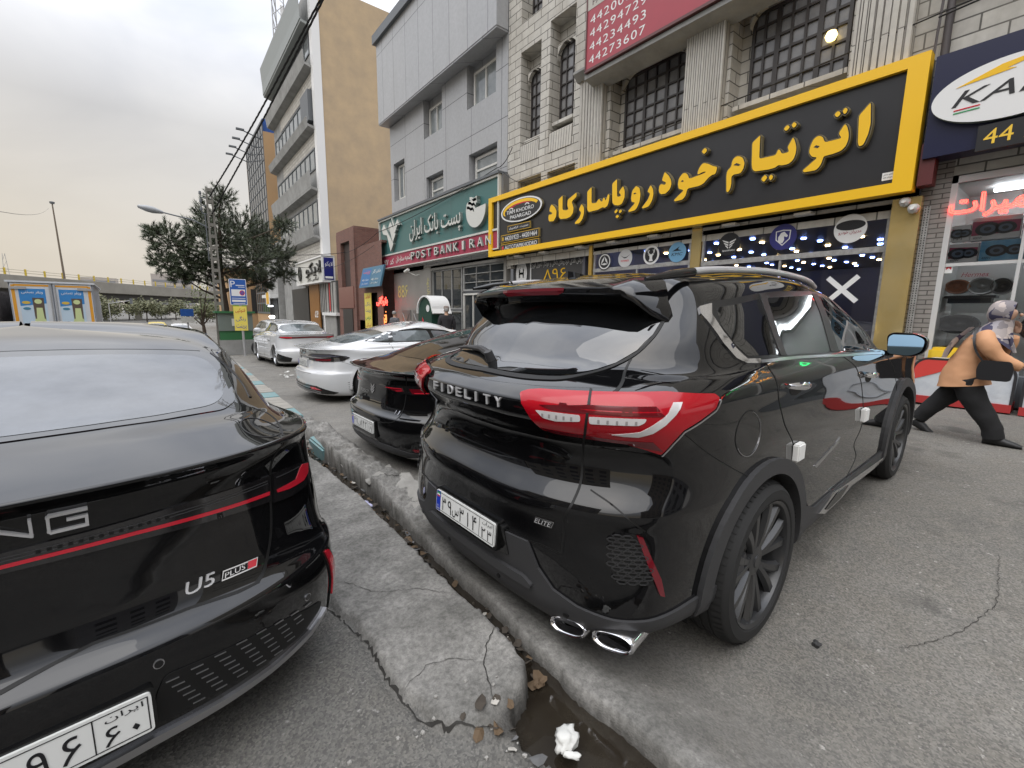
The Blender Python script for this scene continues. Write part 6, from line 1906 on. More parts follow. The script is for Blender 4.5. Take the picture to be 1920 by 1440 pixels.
mb = MB(); mb.prism([(1.53, 2.14), (1.44, 2.14), (1.44, 2.25), (1.53, 2.25)], 0, .004, FR(XF + .025), 0); mb.prism([(1.515, 2.19), (1.485, 2.22), (1.455, 2.19), (1.455, 2.235), (1.515, 2.235)], .004, .006, FR(XF + .025), 1)
tag(mb.build('window_label', [M_wh, M_redbr], None, recalc=False), 'small white label with a red mark on the accessory window', 'label')
# neon script
M_neon = mat('neon_red', (1, .1, .08), emit=(1.0, .05, .035), es=5)
mb = MB()
vs, fs = text_geo(fa('تعمیرات'), .34, 1.1)
cnt = {}
for ff in fs:
    for i in range(len(ff)):
        e = (ff[i], ff[(i+1) % len(ff)]); cnt.setdefault(frozenset(e), []).append(e)
for e in cnt.values():
    if len(e) == 1:
        p, q = vs[e[0][0]], vs[e[0][1]]
        mb.tube([(XF - .05, 1.58 - p[0], 2.96 + p[1] * 1.0 + .0), (XF - .05, 1.58 - q[0], 2.96 + q[1])], .010, 5, cap=False)
nz = mb.build('neon_sign', M_neon, None, recalc=False); tag(nz, 'glowing red neon Persian script on the accessory shop glass', 'neon sign')
for (w, y, z, h, L, m, lb) in (('صندلی', -1.0, 2.5, .3, .9, ('neon_green', (.05, 1, .25), 4), 'green'), ('روکش', -2.3, 2.9, .34, .9, ('neon_amber', (1, .42, .06), 4), 'amber'), ('باند', -2.2, 2.35, .3, .7, ('neon_amber', (1, .42, .06), 4), 'second amber'), ('دزدگیر', -3.5, 2.7, .34, 1.0, ('neon_green', (.05, 1, .25), 4), 'second green'), ('پخش', -4.7, 3.0, .32, .8, ('neon_red', (1, .05, .035), 5), 'far red')):
    mb = MB(); text_on(mb, fa(w), FP(XF - .03), -y, z, h, L, hi=.012, bold=-.012)
    tag(mb.build('neon_sign', mat(m[0], m[1], emit=m[1], es=m[2]), None, recalc=False), lb + ' neon script on the accessory shop glass beyond the right edge', 'neon sign')
# navy sign with the oval
M_navy = mat('sign_navy', (.012, .014, .045), rough=.3)
ks = thing('navy_sign', 'dark navy shop sign with a big white oval and yellow digits', 'sign', (9.5, .2, 3.8))
g3 = lambda y, z, d: Vector((-d, y - .2, z - 3.8)); g3p = lambda a, b, h: g3(-a, b, h)
MB().prism([(1.93, 3.86), (-4.0, 3.86), (-4.0, 5.3), (1.93, 5.3)], -.38, 0, g3).build('board', M_navy, ks)
mb = MB(); mb.prism([(1.06 + .83 * math.cos(R(6*i)), 4.58 + .40 * math.sin(R(6*i))) for i in range(60)], 0, .10, g3, 0, 1); mb.build('oval', [M_wh, M_offs], ks)
mb = MB(); text_on(mb, 'KAR', g3p, -1.66, 4.47, .20, .95, hi=.106, shear=.35, bold=.05, k=0)
mb.prism([(1.64, 4.73), (1.2, 4.89), (.9, 4.93), (.62, 4.93), (.62, 4.885), (.95, 4.87), (1.15, 4.82), (1.06, 4.80)], .10, .106, g3, 1)
mb.prism([(1.63, 4.43), (1.36, 4.435), (1.36, 4.42), (1.63, 4.415)], .10, .106, g3, 2); mb.prism([(1.63, 4.39), (1.36, 4.395), (1.36, 4.38), (1.63, 4.375)], .10, .106, g3, 3)
mb.build('oval_lettering', [M_bk, M_yel, M_redbr, mat('sign_green', (.02, .3, .1))], ks, recalc=False)
mb = MB(); mb.prism([(1.34, 3.80), (-.6, 3.80), (-.6, 4.14), (1.34, 4.14)], .02, .08, g3, 0); text_on(mb, '44 2', g3p, -1.27, 3.87, .2, .52, hi=.084, k=1, bold=.04); text_on(mb, '0 81 40', g3p, -.70, 3.87, .2, .95, hi=.084, k=1, bold=.04)
mb.build('number_plate', [M_bk, mat('digit_yellow', (.85, .55, .05), rough=.4)], ks, recalc=False)
MB().box((.05, 1.78 - .2, -.32), (.30, 1.96 - .2, .30)).build('side_light', mat('maroon_side', (.10, .02, .02), rough=.4), ks)
# cameras on the gold column
for (y, z, nm) in ((2.10, 3.26, 'upper'), (1.98, 3.14, 'lower')):
    o = MB().lathe([(0, -.09), (.05, -.075), (.075, -.02), (.075, .02), (.05, .05), (0, .05)], 16, M=Matrix.Translation((9.68, y, z + .04))); o.lathe([(0, .08), (.03, .08), (.03, 0)], 10, M=Matrix.Translation((9.66, y, z - .0)) @ Matrix.Rotation(R(-70), 4, 'Y'))
    o = o.build('dome_camera', mat('camera_white', (.55, .55, .53), rough=.4)); smooth_angle(o, 50); tag(o, f'white dome security camera under the yellow sign corner, the {nm} one', 'camera', 'security cameras on the gold column')
# drain pipe with cables between the two shops
o = MB().tube([(9.80, 1.90, 3.9), (9.80, 1.93, 9.5)], .05, 8).tube([(9.72, 2.02, 5.3), (9.74, 1.98, 7.0), (9.7, 2.0, 8.5)], .018, 6); o = o.build('drain_pipe', mat('pipe_dark', (.07, .06, .06), rough=.6)); smooth_angle(o, 60); tag(o, 'dark pipe with a cable between the stone building and the accessory shop', 'pipe')
# ---------------------------------------------------------------- the other parked cars
M_glass_b = mat('brown_reflection_glass', (.012, .010, .008), rough=.02, spec=1.0)  # brown reflection put into the base colour
M_glass_w = mat('clear_car_glass', (.045, .055, .06), rough=.02, spec=.9, noise=(2.5, .8, (.16, .19, .20)))
def sedan(label, loc, rz, paint, p, rims, glass, pitch=0.0, group=None, name='sedan'):
    root = thing(name, label, 'car', loc, 0, group)
    root.rotation_euler = (R(pitch), 0, R(rz))
    q = dict(w=.90, ax=(.93, 3.62)); q.update(p)
    ax = [(q['ax'][0], .315), (q['ax'][1], .315)]
    b = Body(catmull_grid(sedan_rows(q), 5, 4, sharp=(5, 10)), ax, .385)
    b.mesh('body', paint, root)
    W = q['w']
    for x in (W - .115, -W + .115):
        for (ay, az) in ax:
            wheel(root, x, ay, az, .315, .205, .215, rims, 5, 'five'); well(b, root, x, ay, az, .39)
    P = lambda n, poly, axs, hi, m, par=None, lo=-.004, res=.03: panel(n, b, poly, axs, hi, m, par or root, lo=lo, res=res)
    by, ty, rw = q.get('by', .50), q.get('ty', 1.34), q.get('rw', .60)
    wb = W * .72
    w = symm([(0, ty - .02), (rw * .90, ty - .02), (rw * 1.04, ty - .15), (wb, by + .42), (wb * .97, by + .22), (wb * .84, by + .10), (wb * .5, by + .05), (0, by + .02)])
    rwn = P('rear_window', rounded(w, .03), 'top', .003, glass, lo=-.003, res=.05)
    base, top, belt = q.get('base', 1.035), q.get('top', 1.235), q.get('belt', .955)
    for s in (1, -1):
        axs = 'right' if s > 0 else 'left'
        zb, zt = belt + .085, top + .005
        P('window_surround', rounded([(by + .42, zb + .015), (by + .86, zt - .035), (1.9, zt + .035), (2.5, zt - .015), (3.08, zb + .02), (3.0, zb - .02), (1.3, zb - .02)], .03), axs, .002, M_plastg, res=.05)
        P('quarter_window', rounded([(by + .56, zb + .015), (by + .86, zt - .065), (1.34, zt - .04), (1.30, zb)], .02), axs, .005, glass, res=.05)
        P('door_window', rounded([(1.38, zb), (1.42, zt - .03), (1.9, zt), (2.10, zt - .005), (2.14, zb)], .02), axs, .005, glass, res=.05)
        P('door_window', rounded([(2.22, zb), (2.18, zt - .01), (2.5, zt - .045), (2.95, zb + .03), (2.93, zb)], .02), axs, .005, glass, res=.05)
        P('panel_gap', ribbon([(1.30, zb - .03), (1.36, .75), (1.26, .62), (1.30, .3)], .008), axs, .002, M_gap)
        P('panel_gap', ribbon([(2.18, zb - .03), (2.22, .6), (2.18, .28)], .008), axs, .002, M_gap)
        for hy in (1.44, 2.38): P('door_handle', rounded([(hy, .80), (hy + .2, .795), (hy + .2, .82), (hy, .825)], .008), axs, .028, paint)
        for (ay, az) in ax:
            P('wheel_arch', [(ay + .405 * math.cos(R(a)), az + .405 * math.sin(R(a))) for a in range(-10, 191, 8)] + [(ay + .362 * math.cos(R(a)), az + .362 * math.sin(R(a))) for a in range(190, -11, -8)], axs, .006, paint, lo=-.05, res=.05)
        P('sill_strip', [(1.35, .185), (3.2, .185), (3.2, .235), (1.35, .235)], axs, .006, M_plastg)
        mb = MB().lathe([(.01, -.09), (.06, -.075), (.08, -.02), (.075, .05), (.05, .08), (0, .09)], 14, M=Matrix.Translation((s * (W + .06), 2.92, zb + .02)) @ Matrix.Rotation(R(90), 4, 'Y') @ Matrix.Diagonal((.8, .6, 1.1, 1)))
        smooth_angle(mb.build('wing_mirror', paint, root), 60)
    return root, b, P
def ladder(P, f, n, p0, p1, w, h, name, m, par, ax='cyl', hi=.012):
    for i in range(n):
        t = i / max(1, n - 1); a = p0[0] + (p1[0] - p0[0]) * t; z = p0[1] + (p1[1] - p0[1]) * t
        P(name, f([(a, z), (a + w, z), (a + w, z + h), (a, z + h)]), ax, hi, m, par, lo=0)

# ---- black sedan between the SUV and the white one
r_, b, P = sedan('black sedan with slim dark tail lights, parked between the black SUV and the white sedan', (1.47, 4.22, gnd_z(2.2, 4.2) - .012), -88.0, M_black, dict(w=.915, lip=.925, deck=.935, base=1.0, top=1.22, roof=1.345, belt=.93, by=.42, ty=1.20, rw=.64, lipy=-.01), M_wheel, M_glass_b)
for f in (lambda L: L, mirl):
    t = P('tail_light', f(rounded([(.16, .775), (.50, .80), (.78, .815), (1.0, .80), (1.02, .775), (.9, .745), (.70, .725), (.50, .735)], .01)), 'cyl', .010, mat('lamp_smoke', (.012, .011, .012)))
    P('lens', f(rounded([(.30, .768), (.58, .782), (.60, .752), (.52, .742)], .008)), 'cyl', .013, M_reddk, t, lo=0)
    P('lens', f(rounded([(.66, .783), (.86, .79), (.90, .77), (.86, .748), (.70, .738)], .008)), 'cyl', .013, M_reddk, t, lo=0)
    P('lamp_line', f(ribbon([(.80, .783), (.855, .783), (.872, .768), (.845, .754), (.72, .746)], .008)), 'cyl', .015, M_redbr, t, lo=0)
    P('lamp_line', f(ribbon([(.34, .766), (.57, .776), (.58, .758), (.50, .749)], .007)), 'cyl', .015, M_redbr, t, lo=0)
    P('panel_gap', f(ribbon(curve2([(.63, .90), (.62, .72), (.60, .60), (.55, .50), (.45, .465), (.2, .455)], 4), .007)), 'cyl', .002, M_gap)
    P('bumper_reflector', f([(.72, .255), (.98, .27), (.98, .25), (.74, .235)]), 'cyl', .008, M_reddk)
    P('exhaust_trim', f(rounded([(.62, .165), (.86, .20), (.98, .195), (.72, .135)], .012)), 'cyl', .012, M_chrome)
    P('lower_bumper', f(rounded([(0, .245), (.45, .25), (.70, .22), (1.0, .235), (1.15, .25), (1.1, .16), (.5, .12), (0, .12)], .01)), 'cyl', .006, M_plast)
Pl = lambda a, z, h: b.surf('cyl', a, z, h)
mb = MB(); text_on(mb, 'RESPECT', Pl, -.36, .655, .030, .26, hi=.006, bold=.02); text_on(mb, '11', Pl, .50, .54, .035, .07, hi=.006, bold=.03, shear=.3); mb.build('lettering', M_chrome, r_, recalc=False)
mb = MB()
for k in range(3):
    for s in (1, -1): mb.add([Pl(s * x, z - .026 * k, .006) for x, z in ((.002, .735), (.05, .765), (.05, .752), (.002, .715))], [(0, 1, 2, 3)])
mb.build('emblem', M_chrome, r_, recalc=False)
plate(r_, Matrix.Translation((0, -.030, .385)) @ Matrix.Rotation(R(90), 4, 'X'), .52, .112, None, '۴۷ل۸۴۲', '۱۹', 0)
MB().box((-.27, -.022, .29), (.27, .02, .45)).build('plate_frame', M_plastg, r_)

# ---- white sedan behind it
r_, b, P = sedan('white sedan with a chrome bar across dark tail lights, nose towards the shops', (1.78, 8.25, gnd_z(2.4, 8.2)), -89.0, M_white, dict(w=.91, lip=.90, deck=.912, base=.985, top=1.19, roof=1.325, belt=.915, by=.45, ty=1.30, rw=.62, lipy=-.02), M_wheel_s, M_glass_w)
for f in (lambda L: L, mirl):
    t = P('tail_light', f(rounded([(.22, .775), (.42, .815), (.85, .825), (1.10, .79), (1.16, .765), (1.05, .71), (.7, .695), (.3, .705)], .012)), 'cyl', .010, mat('lamp_smoke', (.012, .011, .012)))
    P('lens', f(rounded([(.50, .735), (.88, .745), (.86, .71), (.56, .705)], .008)), 'cyl', .013, M_reddk, t, lo=0)
    P('lamp_glass', f(rounded([(.40, .795), (.85, .81), (1.02, .785), (.85, .778), (.42, .778)], .008)), 'cyl', .012, mat('lamp_grey', (.10, .10, .13), rough=.05), t, lo=0)
    P('chrome_bar', f([(0, .772), (.3, .768), (.70, .768), (.92, .772), (.70, .748), (.3, .745), (0, .745)]), 'cyl', .020, M_chrome, t, lo=0)
    v = P('bumper_vent', f(rounded([(0, .30), (.40, .305), (.62, .30), (.98, .20), (.90, .175), (.4, .175), (0, .17)], .012)), 'cyl', .008, M_plastg)
    P('bumper_reflector', f([(.46, .275), (.58, .275), (.72, .24), (.50, .24)]), 'cyl', .012, M_redbr, v, lo=0)
    for z in (.20, .23, .27): P('vent_slat', f([(0, z), (.55, z), (.70, z - .02), (.70, z - .03), (.55, z - .012), (0, z - .012)]), 'cyl', .012, M_satin, v, lo=0)
    P('panel_gap', f(ribbon(curve2([(.60, .895), (.59, .83)], 4), .006)), 'cyl', .002, M_gap)
    P('panel_gap', f(ribbon(curve2([(1.03, .70), (1.25, .62), (1.40, .56)], 4), .006)), 'cyl', .002, mat('seam_pale', (.25, .25, .25)))
mb = MB().lathe([(0, .012), (.05, .012), (.06, 0)], 20, M=Matrix.Translation(b.surf('cyl', 0, .845, 0)) @ Matrix.Rotation(R(90), 4, 'X')); mb.build('emblem', M_chrome, r_)
plate(r_, Matrix.Translation((0, .045, .645)) @ Matrix.Rotation(R(90), 4, 'X'), .50, .105, None, '۸۸ب۵۵۷', '۶۸', 0)
MB().box((-.26, .055, .58), (.26, .12, .71)).build('plate_frame', M_white, r_)
for s in (1, -1): P('panel_gap', ribbon([(-.5 * s, .50), (0, .49)], .008), 'cyl', .002, mat('seam_pale', (.25, .25, .25)))

# ---- white saloon with the red bar, and the white hatchback in front of it
Z = gnd_z(3.4, 15)
r_, b, P = sedan('white saloon with a red light strip across its boot, parked along the street', (3.42, 14.15, Z - .01), 1.5, M_white, dict(w=.85, lip=.99, deck=1.0, base=1.06, top=1.30, roof=1.40, belt=1.0, by=.62, ty=1.22, rw=.62), M_wheel_s, M_glass_w, -1.4)
t = P('light_strip', symm([(0, .925), (.5, .915), (.72, .93), (.95, .935), (.98, .90), (.72, .86), (.5, .87), (0, .88)]), 'cyl', .010, M_reddk)
for f in (lambda L: L, mirl): P('lens', f([(.55, .915), (.90, .92), (.90, .89), (.56, .875)]), 'cyl', .014, M_redbr, t, lo=0)
for f in (lambda L: L, mirl): P('bumper_vent', f(rounded([(.55, .30), (1.0, .44), (1.15, .30), (1.05, .20), (.6, .19)], .02)), 'cyl', .008, M_plastg)
mb = MB().add([b.surf('cyl', a, z, .008) for a, z in ((-.04, .96), (.04, .96), (0, .985))], [(0, 1, 2)]); mb.build('emblem', M_chrome, r_, recalc=False)
r_, b, P = sedan('white hatchback standing in front of the white saloon', (4.05, 20.4, gnd_z(4, 21)), 2.5, M_white, dict(w=.86, L=4.0, lip=1.0, deck=1.03, base=1.08, top=1.34, roof=1.45, belt=1.0, by=.25, ty=.62, rw=.60, ax=(.75, 3.1)), M_wheel_s, M_glass_w, -1.4, name='hatchback')
for f in (lambda L: L, mirl): P('tail_light', f(rounded([(.72, .95), (1.0, .96), (1.02, .80), (.80, .78)], .02)), 'cyl', .010, M_redbr)
# ---- dark cars of the moving traffic far down the street
car = None
for i, (x, y, m, lb) in enumerate(((-3.6, 46, M_white, 'small white car far down the road under the overpass'), (-.6, 52, mat('far_yellow', (.5, .38, .05), rough=.3), 'small yellow taxi far down the road'), (-5.6, 60, mat('far_grey', (.15, .16, .17), rough=.3), 'small grey car far down the road'), (1.0, 44, M_white, 'white car far down the road beside the pine'))):
    b2 = Body(catmull_grid(sedan_rows(), 2, 2, sharp=(5, 10)), SED_AX, .38) if car is None else car
    car = b2
    rt = thing('distant_car', lb, 'car', (x, y, slope(y)), 0, 'cars far down the road')
    b2.mesh('body', m, rt)
    panel('rear_window', b2, [(-.5, 1.3), (.5, 1.3), (.6, .65), (-.6, .65)], 'top', .006, M_glass_dark, rt, res=.2)
    for s in (1, -1):
        for (ay, az) in SED_AX: smooth_angle(MB().lathe([(0, -.1), (.3, -.1), (.32, 0), (.3, .1), (0, .1)], 16, M=Matrix.Translation((s * .8, ay, .32)) @ Matrix.Rotation(R(90), 4, 'Y')).build('wheel', M_rubber, rt), 40)
# ======================= tall ochre building, brick house, orange block
X9 = 9.3
be = thing('tall_building', 'tall narrow building with a blank ochre side wall and grey balcony bands', 'building')
MB().box((X9 + .02, 33.76, -1), (X9 + 9, 33.9, 22.6)).box((X9 + 5.5, 33.78, 19), (X9 + 9, 34, 21.2)).build('side_wall', M_render_w, be)
MB().box((X9 + .01, 33.92, -1), (X9 + 9, 47.5, 22.5)).build('wall', M_conc, be)
mb = MB().box((X9 - .08, 33.70, -1), (X9 + .45, 34.25, 22.9)); mb.build('corner_strip', M_wh, be)
for (z0, z1) in ((19.9, 22.3), (17.4, 18.4), (13.6, 14.3), (9.6, 10.9), (6.4, 7.5)):
    d = .75 if z0 > 19 else .62
    mb = MB().prism([(0, z0), (-d * .8, z0 + .15), (-d, z1), (-d + .08, z1), (-d + .10, z0 + .3), (0, z0 + .2)], 34.1, 47.6, lambda a, b, h: Vector((X9 + a, h, b)))
    mb.build('balcony_band', M_conc if z0 < 19 else mat('band_green_grey', (.26, .28, .27), rough=.5), be)
for (z0, z1) in ((14.4, 16.3), (11.2, 12.6), (7.6, 9.2), (18.5, 19.8)):
    window(be, X9 - .02, 34.6, 47.0, z0, z1, 9, 1, M_trim, M_pane_l, bar=.08, border=.10)
MB().box((X9 - .35, 34.4, 14.25), (X9 + .02, 36.4, 16.2)).build('air_box', M_trim, be)
for k, (y0, y1, z0, z1) in enumerate(((34.4, 44.5, 12.6, 13.5), (34.4, 44.5, 16.4, 17.3), (34.4, 44.5, 5.2, 6.3))):
    MB().box((X9 - .03, y0, z0), (X9 + .0, y1, z1)).build('stone_panel', M_stone, be)
M_steelm = mat('mast_steel', (.35, .35, .35), rough=.5)
ma = thing('antenna_mast', 'lattice antenna mast on the roof of the tall ochre building', 'mast', (X9 + .5, 45.6, 22.4))
mb = MB()
for (x, y) in ((-.5, -.5), (.5, -.5), (0, .5)): mb.tube([(x, y, 0), (x * .8, y * .8, 9)], .05, 5)
for k in range(8):
    z = k * 1.1
    P3 = [(-.5, -.5), (.5, -.5), (0, .5)]
    for i in range(3): mb.tube([(*P3[i], z), (*P3[(i+1) % 3], z + 1.1)], .03, 4)
mb.build('lattice', M_steelm, ma)
for (x, y, z) in ((-.8, -.3, 4.5), (.7, -.6, 5.5), (-.7, -.6, 6.8), (.5, .5, 3.2)): MB().box((x - .12, y - .08, z), (x + .12, y + .08, z + 1.6)).build('panel_aerial', M_wh, ma)
ob = thing('orange_building', 'tan orange block with a glass grid front and a blue box on its roof', 'building')
MB().box((X9 + .03, 52.6, -2), (X9 + 9, 64, 18.9)).build('wall', M_render_o, ob)
window(ob, X9, 52.7, 63.5, 1, 20, 8, 16, M_trim, M_pane, bar=.16, border=.2, name='curtain_wall')
MB().box((X9 + .1, 53, 18.9), (X9 + 2.2, 58, 20.2)).build('roof_box', mat('roof_blue', (.02, .08, .30), rough=.4), ob)
MB().box((X9 + 1, 54.5, 18.9), (X9 + 6, 60, 20)).build('roof_house', M_render_o, ob)
mb = MB()
for y in (54, 57, 60, 63): mb.tube([(X9 + .1, y, 18.5), (X9 - 1.6, y, 19.0)], .06, 5); mb.box((X9 - 2.1, y - .15, 18.95), (X9 - 1.4, y + .15, 19.1))
mb.build('floodlight', M_trim, ob)
br = thing('brick_house', 'low red brick house with a boarded window between the bank and the tall building', 'building')
mb = MB(); wall_holes(mb, X9, 23.2, 27.05, -.6, 5.0, [(24.0, 25.9, -.2, 2.45)], .35); mb.box((X9 + .02, 23.2, 5.0), (X9 + 5, 27.05, 5.12)); mb.build('wall', M_brickred, br)
mb = MB(); wall_holes(mb, X9 - .12, 27.05, 30.4, -.6, 6.2, [(27.9, 29.6, 2.9, 5.6)], .25); mb.box((X9 - .1, 27.05, 6.2), (X9 + 5, 30.4, 6.35)); mb.box((X9 - .10, 27.06, 0), (X9 + 5, 27.2, 6.2)); mb.build('stair_tower', M_brickred, br)
MB().box((X9 + .10, 27.9, 2.9), (X9 + .2, 29.6, 5.6)).build('boarded_window', mat('dark_boards', (.05, .035, .03), rough=.7), br)
MB().box((X9 - .16, 27.4, 1.6), (X9 - .1, 30.2, 2.9)).build('granite_panel', mat('red_granite', (.24, .10, .08), rough=.3, noise=(30, .6, (.15, .07, .06))), br)
MB().box((X9 + 2, 23.3, 5), (X9 + 5, 27, 6.4)).build('roof_parapet', M_wh, br)
d = MB().box((X9 - .17, 27.7, -.5), (X9 - .1, 29.5, 1.55)); d.build('steel_door', mat('door_dark', (.035, .03, .028), rough=.5), br)
MB().box((X9 + .0, 25.35, -.3), (X9 + .2, 26.9, .9)).build('granite_plinth', mat('red_granite', (.24, .10, .08)), br)
MB().box((X9 + .25, 24.0, -.2), (X9 + .3, 25.9, 2.45)).build('shop_glass', mat('dark_shop', (.03, .025, .022), rough=.1), br)
# photocopy shop signs
M_ysign = mat('poster_yellow', (.80, .66, .12), rough=.5)
M_tred, M_tblue, M_tgrn = mat('text_red', (.50, .03, .03)), mat('text_blue', (.03, .05, .35)), mat('text_green', (.05, .30, .08))
def poster(name, label, place, w, h, words, cat='sign'):
    mb = MB().add([place(0, 0, 0), place(w, 0, 0), place(w, h, 0), place(0, h, 0), place(0, 0, -.03), place(w, 0, -.03), place(w, h, -.03), place(0, h, -.03)], [(0,1,2,3),(7,6,5,4),(0,4,5,1),(1,5,6,2),(2,6,7,3),(3,7,4,0)])
    n = len(words)
    for i, (s, k) in enumerate(words): text_on(mb, fa(s), place, w * .12, h * (1 - (i + .86) / n), h / n * .62, w * .76, hi=.005, k=k, bold=.04)
    o = mb.build(name, [M_ysign, M_tred, M_tblue, M_tgrn], None, recalc=False)
    return tag(o, label, cat)
poster('copy_poster', 'tall yellow poster with red, blue and green Persian words beside the red neon', FP(X9 - .02, 25.95, .45), 1.05, 2.0, [('فتوکپی', 1), ('رنگی', 2), ('پرینت', 2), ('عروسی', 3), ('اسکن', 1)])
mb = MB(); text_on(mb, fa('بازرگانی'), FP(X9 - .02), -24.05, 1.72, .5, 1.5, hi=.03, bold=.03); tag(mb.build('neon_sign', M_neon, None, recalc=False), 'small red neon script next to the yellow copy poster', 'neon sign')
mb = MB(); text_on(mb, fa('فتوکپی'), FP(X9 + .05), -24.0, .55, .9, 1.1, hi=.03, bold=.02); tag(mb.build('neon_sign', mat('neon_orange', (1, .35, .1), emit=(1, .3, .08), es=1.2), None, recalc=False), 'orange script on the dark glass under the red neon', 'neon sign')
pl3 = lambda a, b, h: Vector((8.95 + .25 * b - h, 25.85 - a, 2.72 + b))
mb = MB().add([pl3(0, 0, 0), pl3(3.1, 0, 0), pl3(3.1, 1.1, 0), pl3(0, 1.1, 0), pl3(0, 0, -.1), pl3(3.1, 0, -.1), pl3(3.1, 1.1, -.1), pl3(0, 1.1, -.1)], [(0,1,2,3),(7,6,5,4),(0,4,5,1),(1,5,6,2),(2,6,7,3),(3,7,4,0)])
mb.add([pl3(.08, .08, .004), pl3(1.45, .08, .004), pl3(1.45, 1.02, .004), pl3(.08, 1.02, .004)], [(0, 1, 2, 3)], 1)
text_on(mb, fa('پرینت'), pl3, .3, .68, .28, 1.0, hi=.008, k=2, bold=.02); text_on(mb, fa('دفتر کار'), pl3, 1.7, .68, .25, 1.1, hi=.008, k=3, bold=.02)
for k in range(2): text_on(mb, fa('خدمات رایانه'), pl3, .3 + 1.4 * k, .34, .14, 1.0, hi=.008, k=3); text_on(mb, fa('ارسال ثبت نام'), pl3, .35 + 1.4 * k, .14, .12, .9, hi=.008, k=3)
tag(mb.build('hanging_sign', [mat('blue_grey_sign', (.06, .16, .24), rough=.5), mat('blue_sign', (.02, .13, .32), rough=.5), M_redbr, M_off], None, recalc=False), 'tilted blue sign with white script hanging over the yellow poster', 'sign')
# shop sign box with blue side panel
lk = thing('box_sign', 'white box sign with dark script and blue end panel at the tall building corner', 'sign', (8.7, 36, 3.3))
MB().box((.02, 32.0 - 36, .1), (.75, 39.4 - 36, 1.75)).build('box', M_off, lk)
mb = MB()
for (y0, y1, z0, z1) in ((31.95, 39.45, 1.70, 1.80), (31.95, 39.45, .04, .12), (31.95, 32.05, .1, 1.75), (39.35, 39.45, .1, 1.75)): mb.box((-.06, y0 - 36, z0), (.78, y1 - 36, z1))
mb.build('frame', M_wh, lk)
mb = MB(); q = lambda a, b, h: Vector((-h, -a, b)); text_on(mb, fa('لایکو'), q, -.3, .5, 1.0, 4.0, lo=0, hi=.10, bold=.03); text_on(mb, fa('لباس کار'), q, -.2, .2, .25, 3.0, hi=.02, bold=.02); text_on(mb, 'O', q, -2.6, .35, 1.1, .8, lo=0, hi=.1, bold=-.01); mb.build('lettering', mat('letter_dark', (.04, .04, .035)), lk, recalc=False)
q2 = lambda a, b, h: Vector((.06 + a, 31.94 - 36 - h, b))
MB().add([q2(0, .2, .01), q2(.62, .2, .01), q2(.62, 1.65, .01), q2(0, 1.65, .01)], [(0, 1, 2, 3)]).build('blue_panel', mat('panel_blue', (.015, .02, .16), rough=.4), lk, recalc=False)
mb = MB(); text_on(mb, fa('لایکو'), q2, .07, 1.05, .35, .5, hi=.016, bold=.02); mb.add([q2(.06, .28, .016), q2(.56, .28, .016), q2(.56, .42, .016), q2(.06, .42, .016)], [(0,1,2,3)]); mb.build('panel_lettering', M_wh, lk, recalc=False)
# ground floor shops under the tall building
mb = MB()
mb.box((X9 - .1, 30.5, -1), (X9, 33.5, 3.4))
o = mb.build('shopfront', mat('shop_dark', (.02, .018, .017), rough=.6), be)
for (y0, y1, z0, z1, c, nm) in ((34.9, 37.6, -.8, 3.5, (.28, .12, .02), 'amber_panel'), (33.3, 34.6, 1.3, 3.3, (.38, .37, .35), 'striped_screen'), (30.9, 33.0, 1.3, 3.3, (.34, .33, .33), 'striped_screen'), (31.0, 33.6, -.8, 1.1, (.33, .33, .32), 'roller_shutter'), (38.0, 43.5, -.8, 3.2, (.03, .028, .026), 'shop_shade_panel')):  # the near black last panel paints the shade inside a shop
    MB().box((X9 - .18, y0, z0), (X9 - .10, y1, z1)).build(nm, mat(nm + '_mat', c, rough=.5, noise=(3, .6, tuple(q * .6 for q in c))), be)
mb = MB(); text_on(mb, 'ce', FP(X9 - .18), -36.2, .9, .5, .9, hi=.02, shear=.3, bold=.03); mb.build('shop_lettering', M_wh, be, recalc=False)
mb = MB()
for y in (31.4, 31.9, 32.4, 33.5, 33.9, 34.3): mb.box((X9 - .2, y, 1.3), (X9 - .17, y + .12, 3.3))
mb.build('screen_stripe', mat('stripe_dark', (.05, .05, .05)), be)
mb = MB().box((X9 - .2, 32.0, 1.4), (X9 - .165, 32.3, 3.3)); mb.build('red_banner', M_tred, be)
MB().box((X9 - .35, 30.4, 1.1), (X9 - .08, 33.7, 1.3)).build('lintel', M_wh, be)
# row of small shops beyond
sh = thing('shop_row', 'row of small shops with clutter and lit bulbs beyond the pine tree', 'building')
MB().box((X9 - .5, 47.7, -2), (X9 + 8, 52.4, 7.5)).build('wall', M_conc, sh)
MB().box((X9 - 1.2, 47.8, 2.6), (X9 - .5, 52.3, 2.9)).build('awning', M_wh, sh)
MB().box((X9 - .56, 48, -1.5), (X9 - .5, 52.2, 2.5)).build('front_shade_sheet', M_dark, sh)  # flat dark sheet on the wall paints the shade inside the shops
for k in range(3): MB().lathe([(0, .16), (.13, .10), (.16, 0), (.1, -.12), (0, -.16)], 10, M=Matrix.Translation((X9 - .9, 48.8 + .6 * k, .75))).build('bulb', mat('bulb_white', (1, 1, 1), emit=(1, .98, .92), es=6), sh)
MB().box((X9 - 1.0, 48.2, 1.75), (X9 - .95, 50.4, 1.85)).build('tube_lamp', mat('tube_white', (1, 1, 1)), sh)
MB().box((X9 - 1.25, 48, 1.9), (X9 - 1.2, 49.9, 3.2)).build('menu_sign', M_wh, sh)
MB().box((X9 - 1.29, 48.3, 2.0), (X9 - 1.25, 49.4, 3.1)).build('menu_panel', mat('menu_yellow', (.75, .42, .03), rough=.5), sh)
fb = thing('corner_house', 'pale low house with a bright green door far down the pavement', 'building')
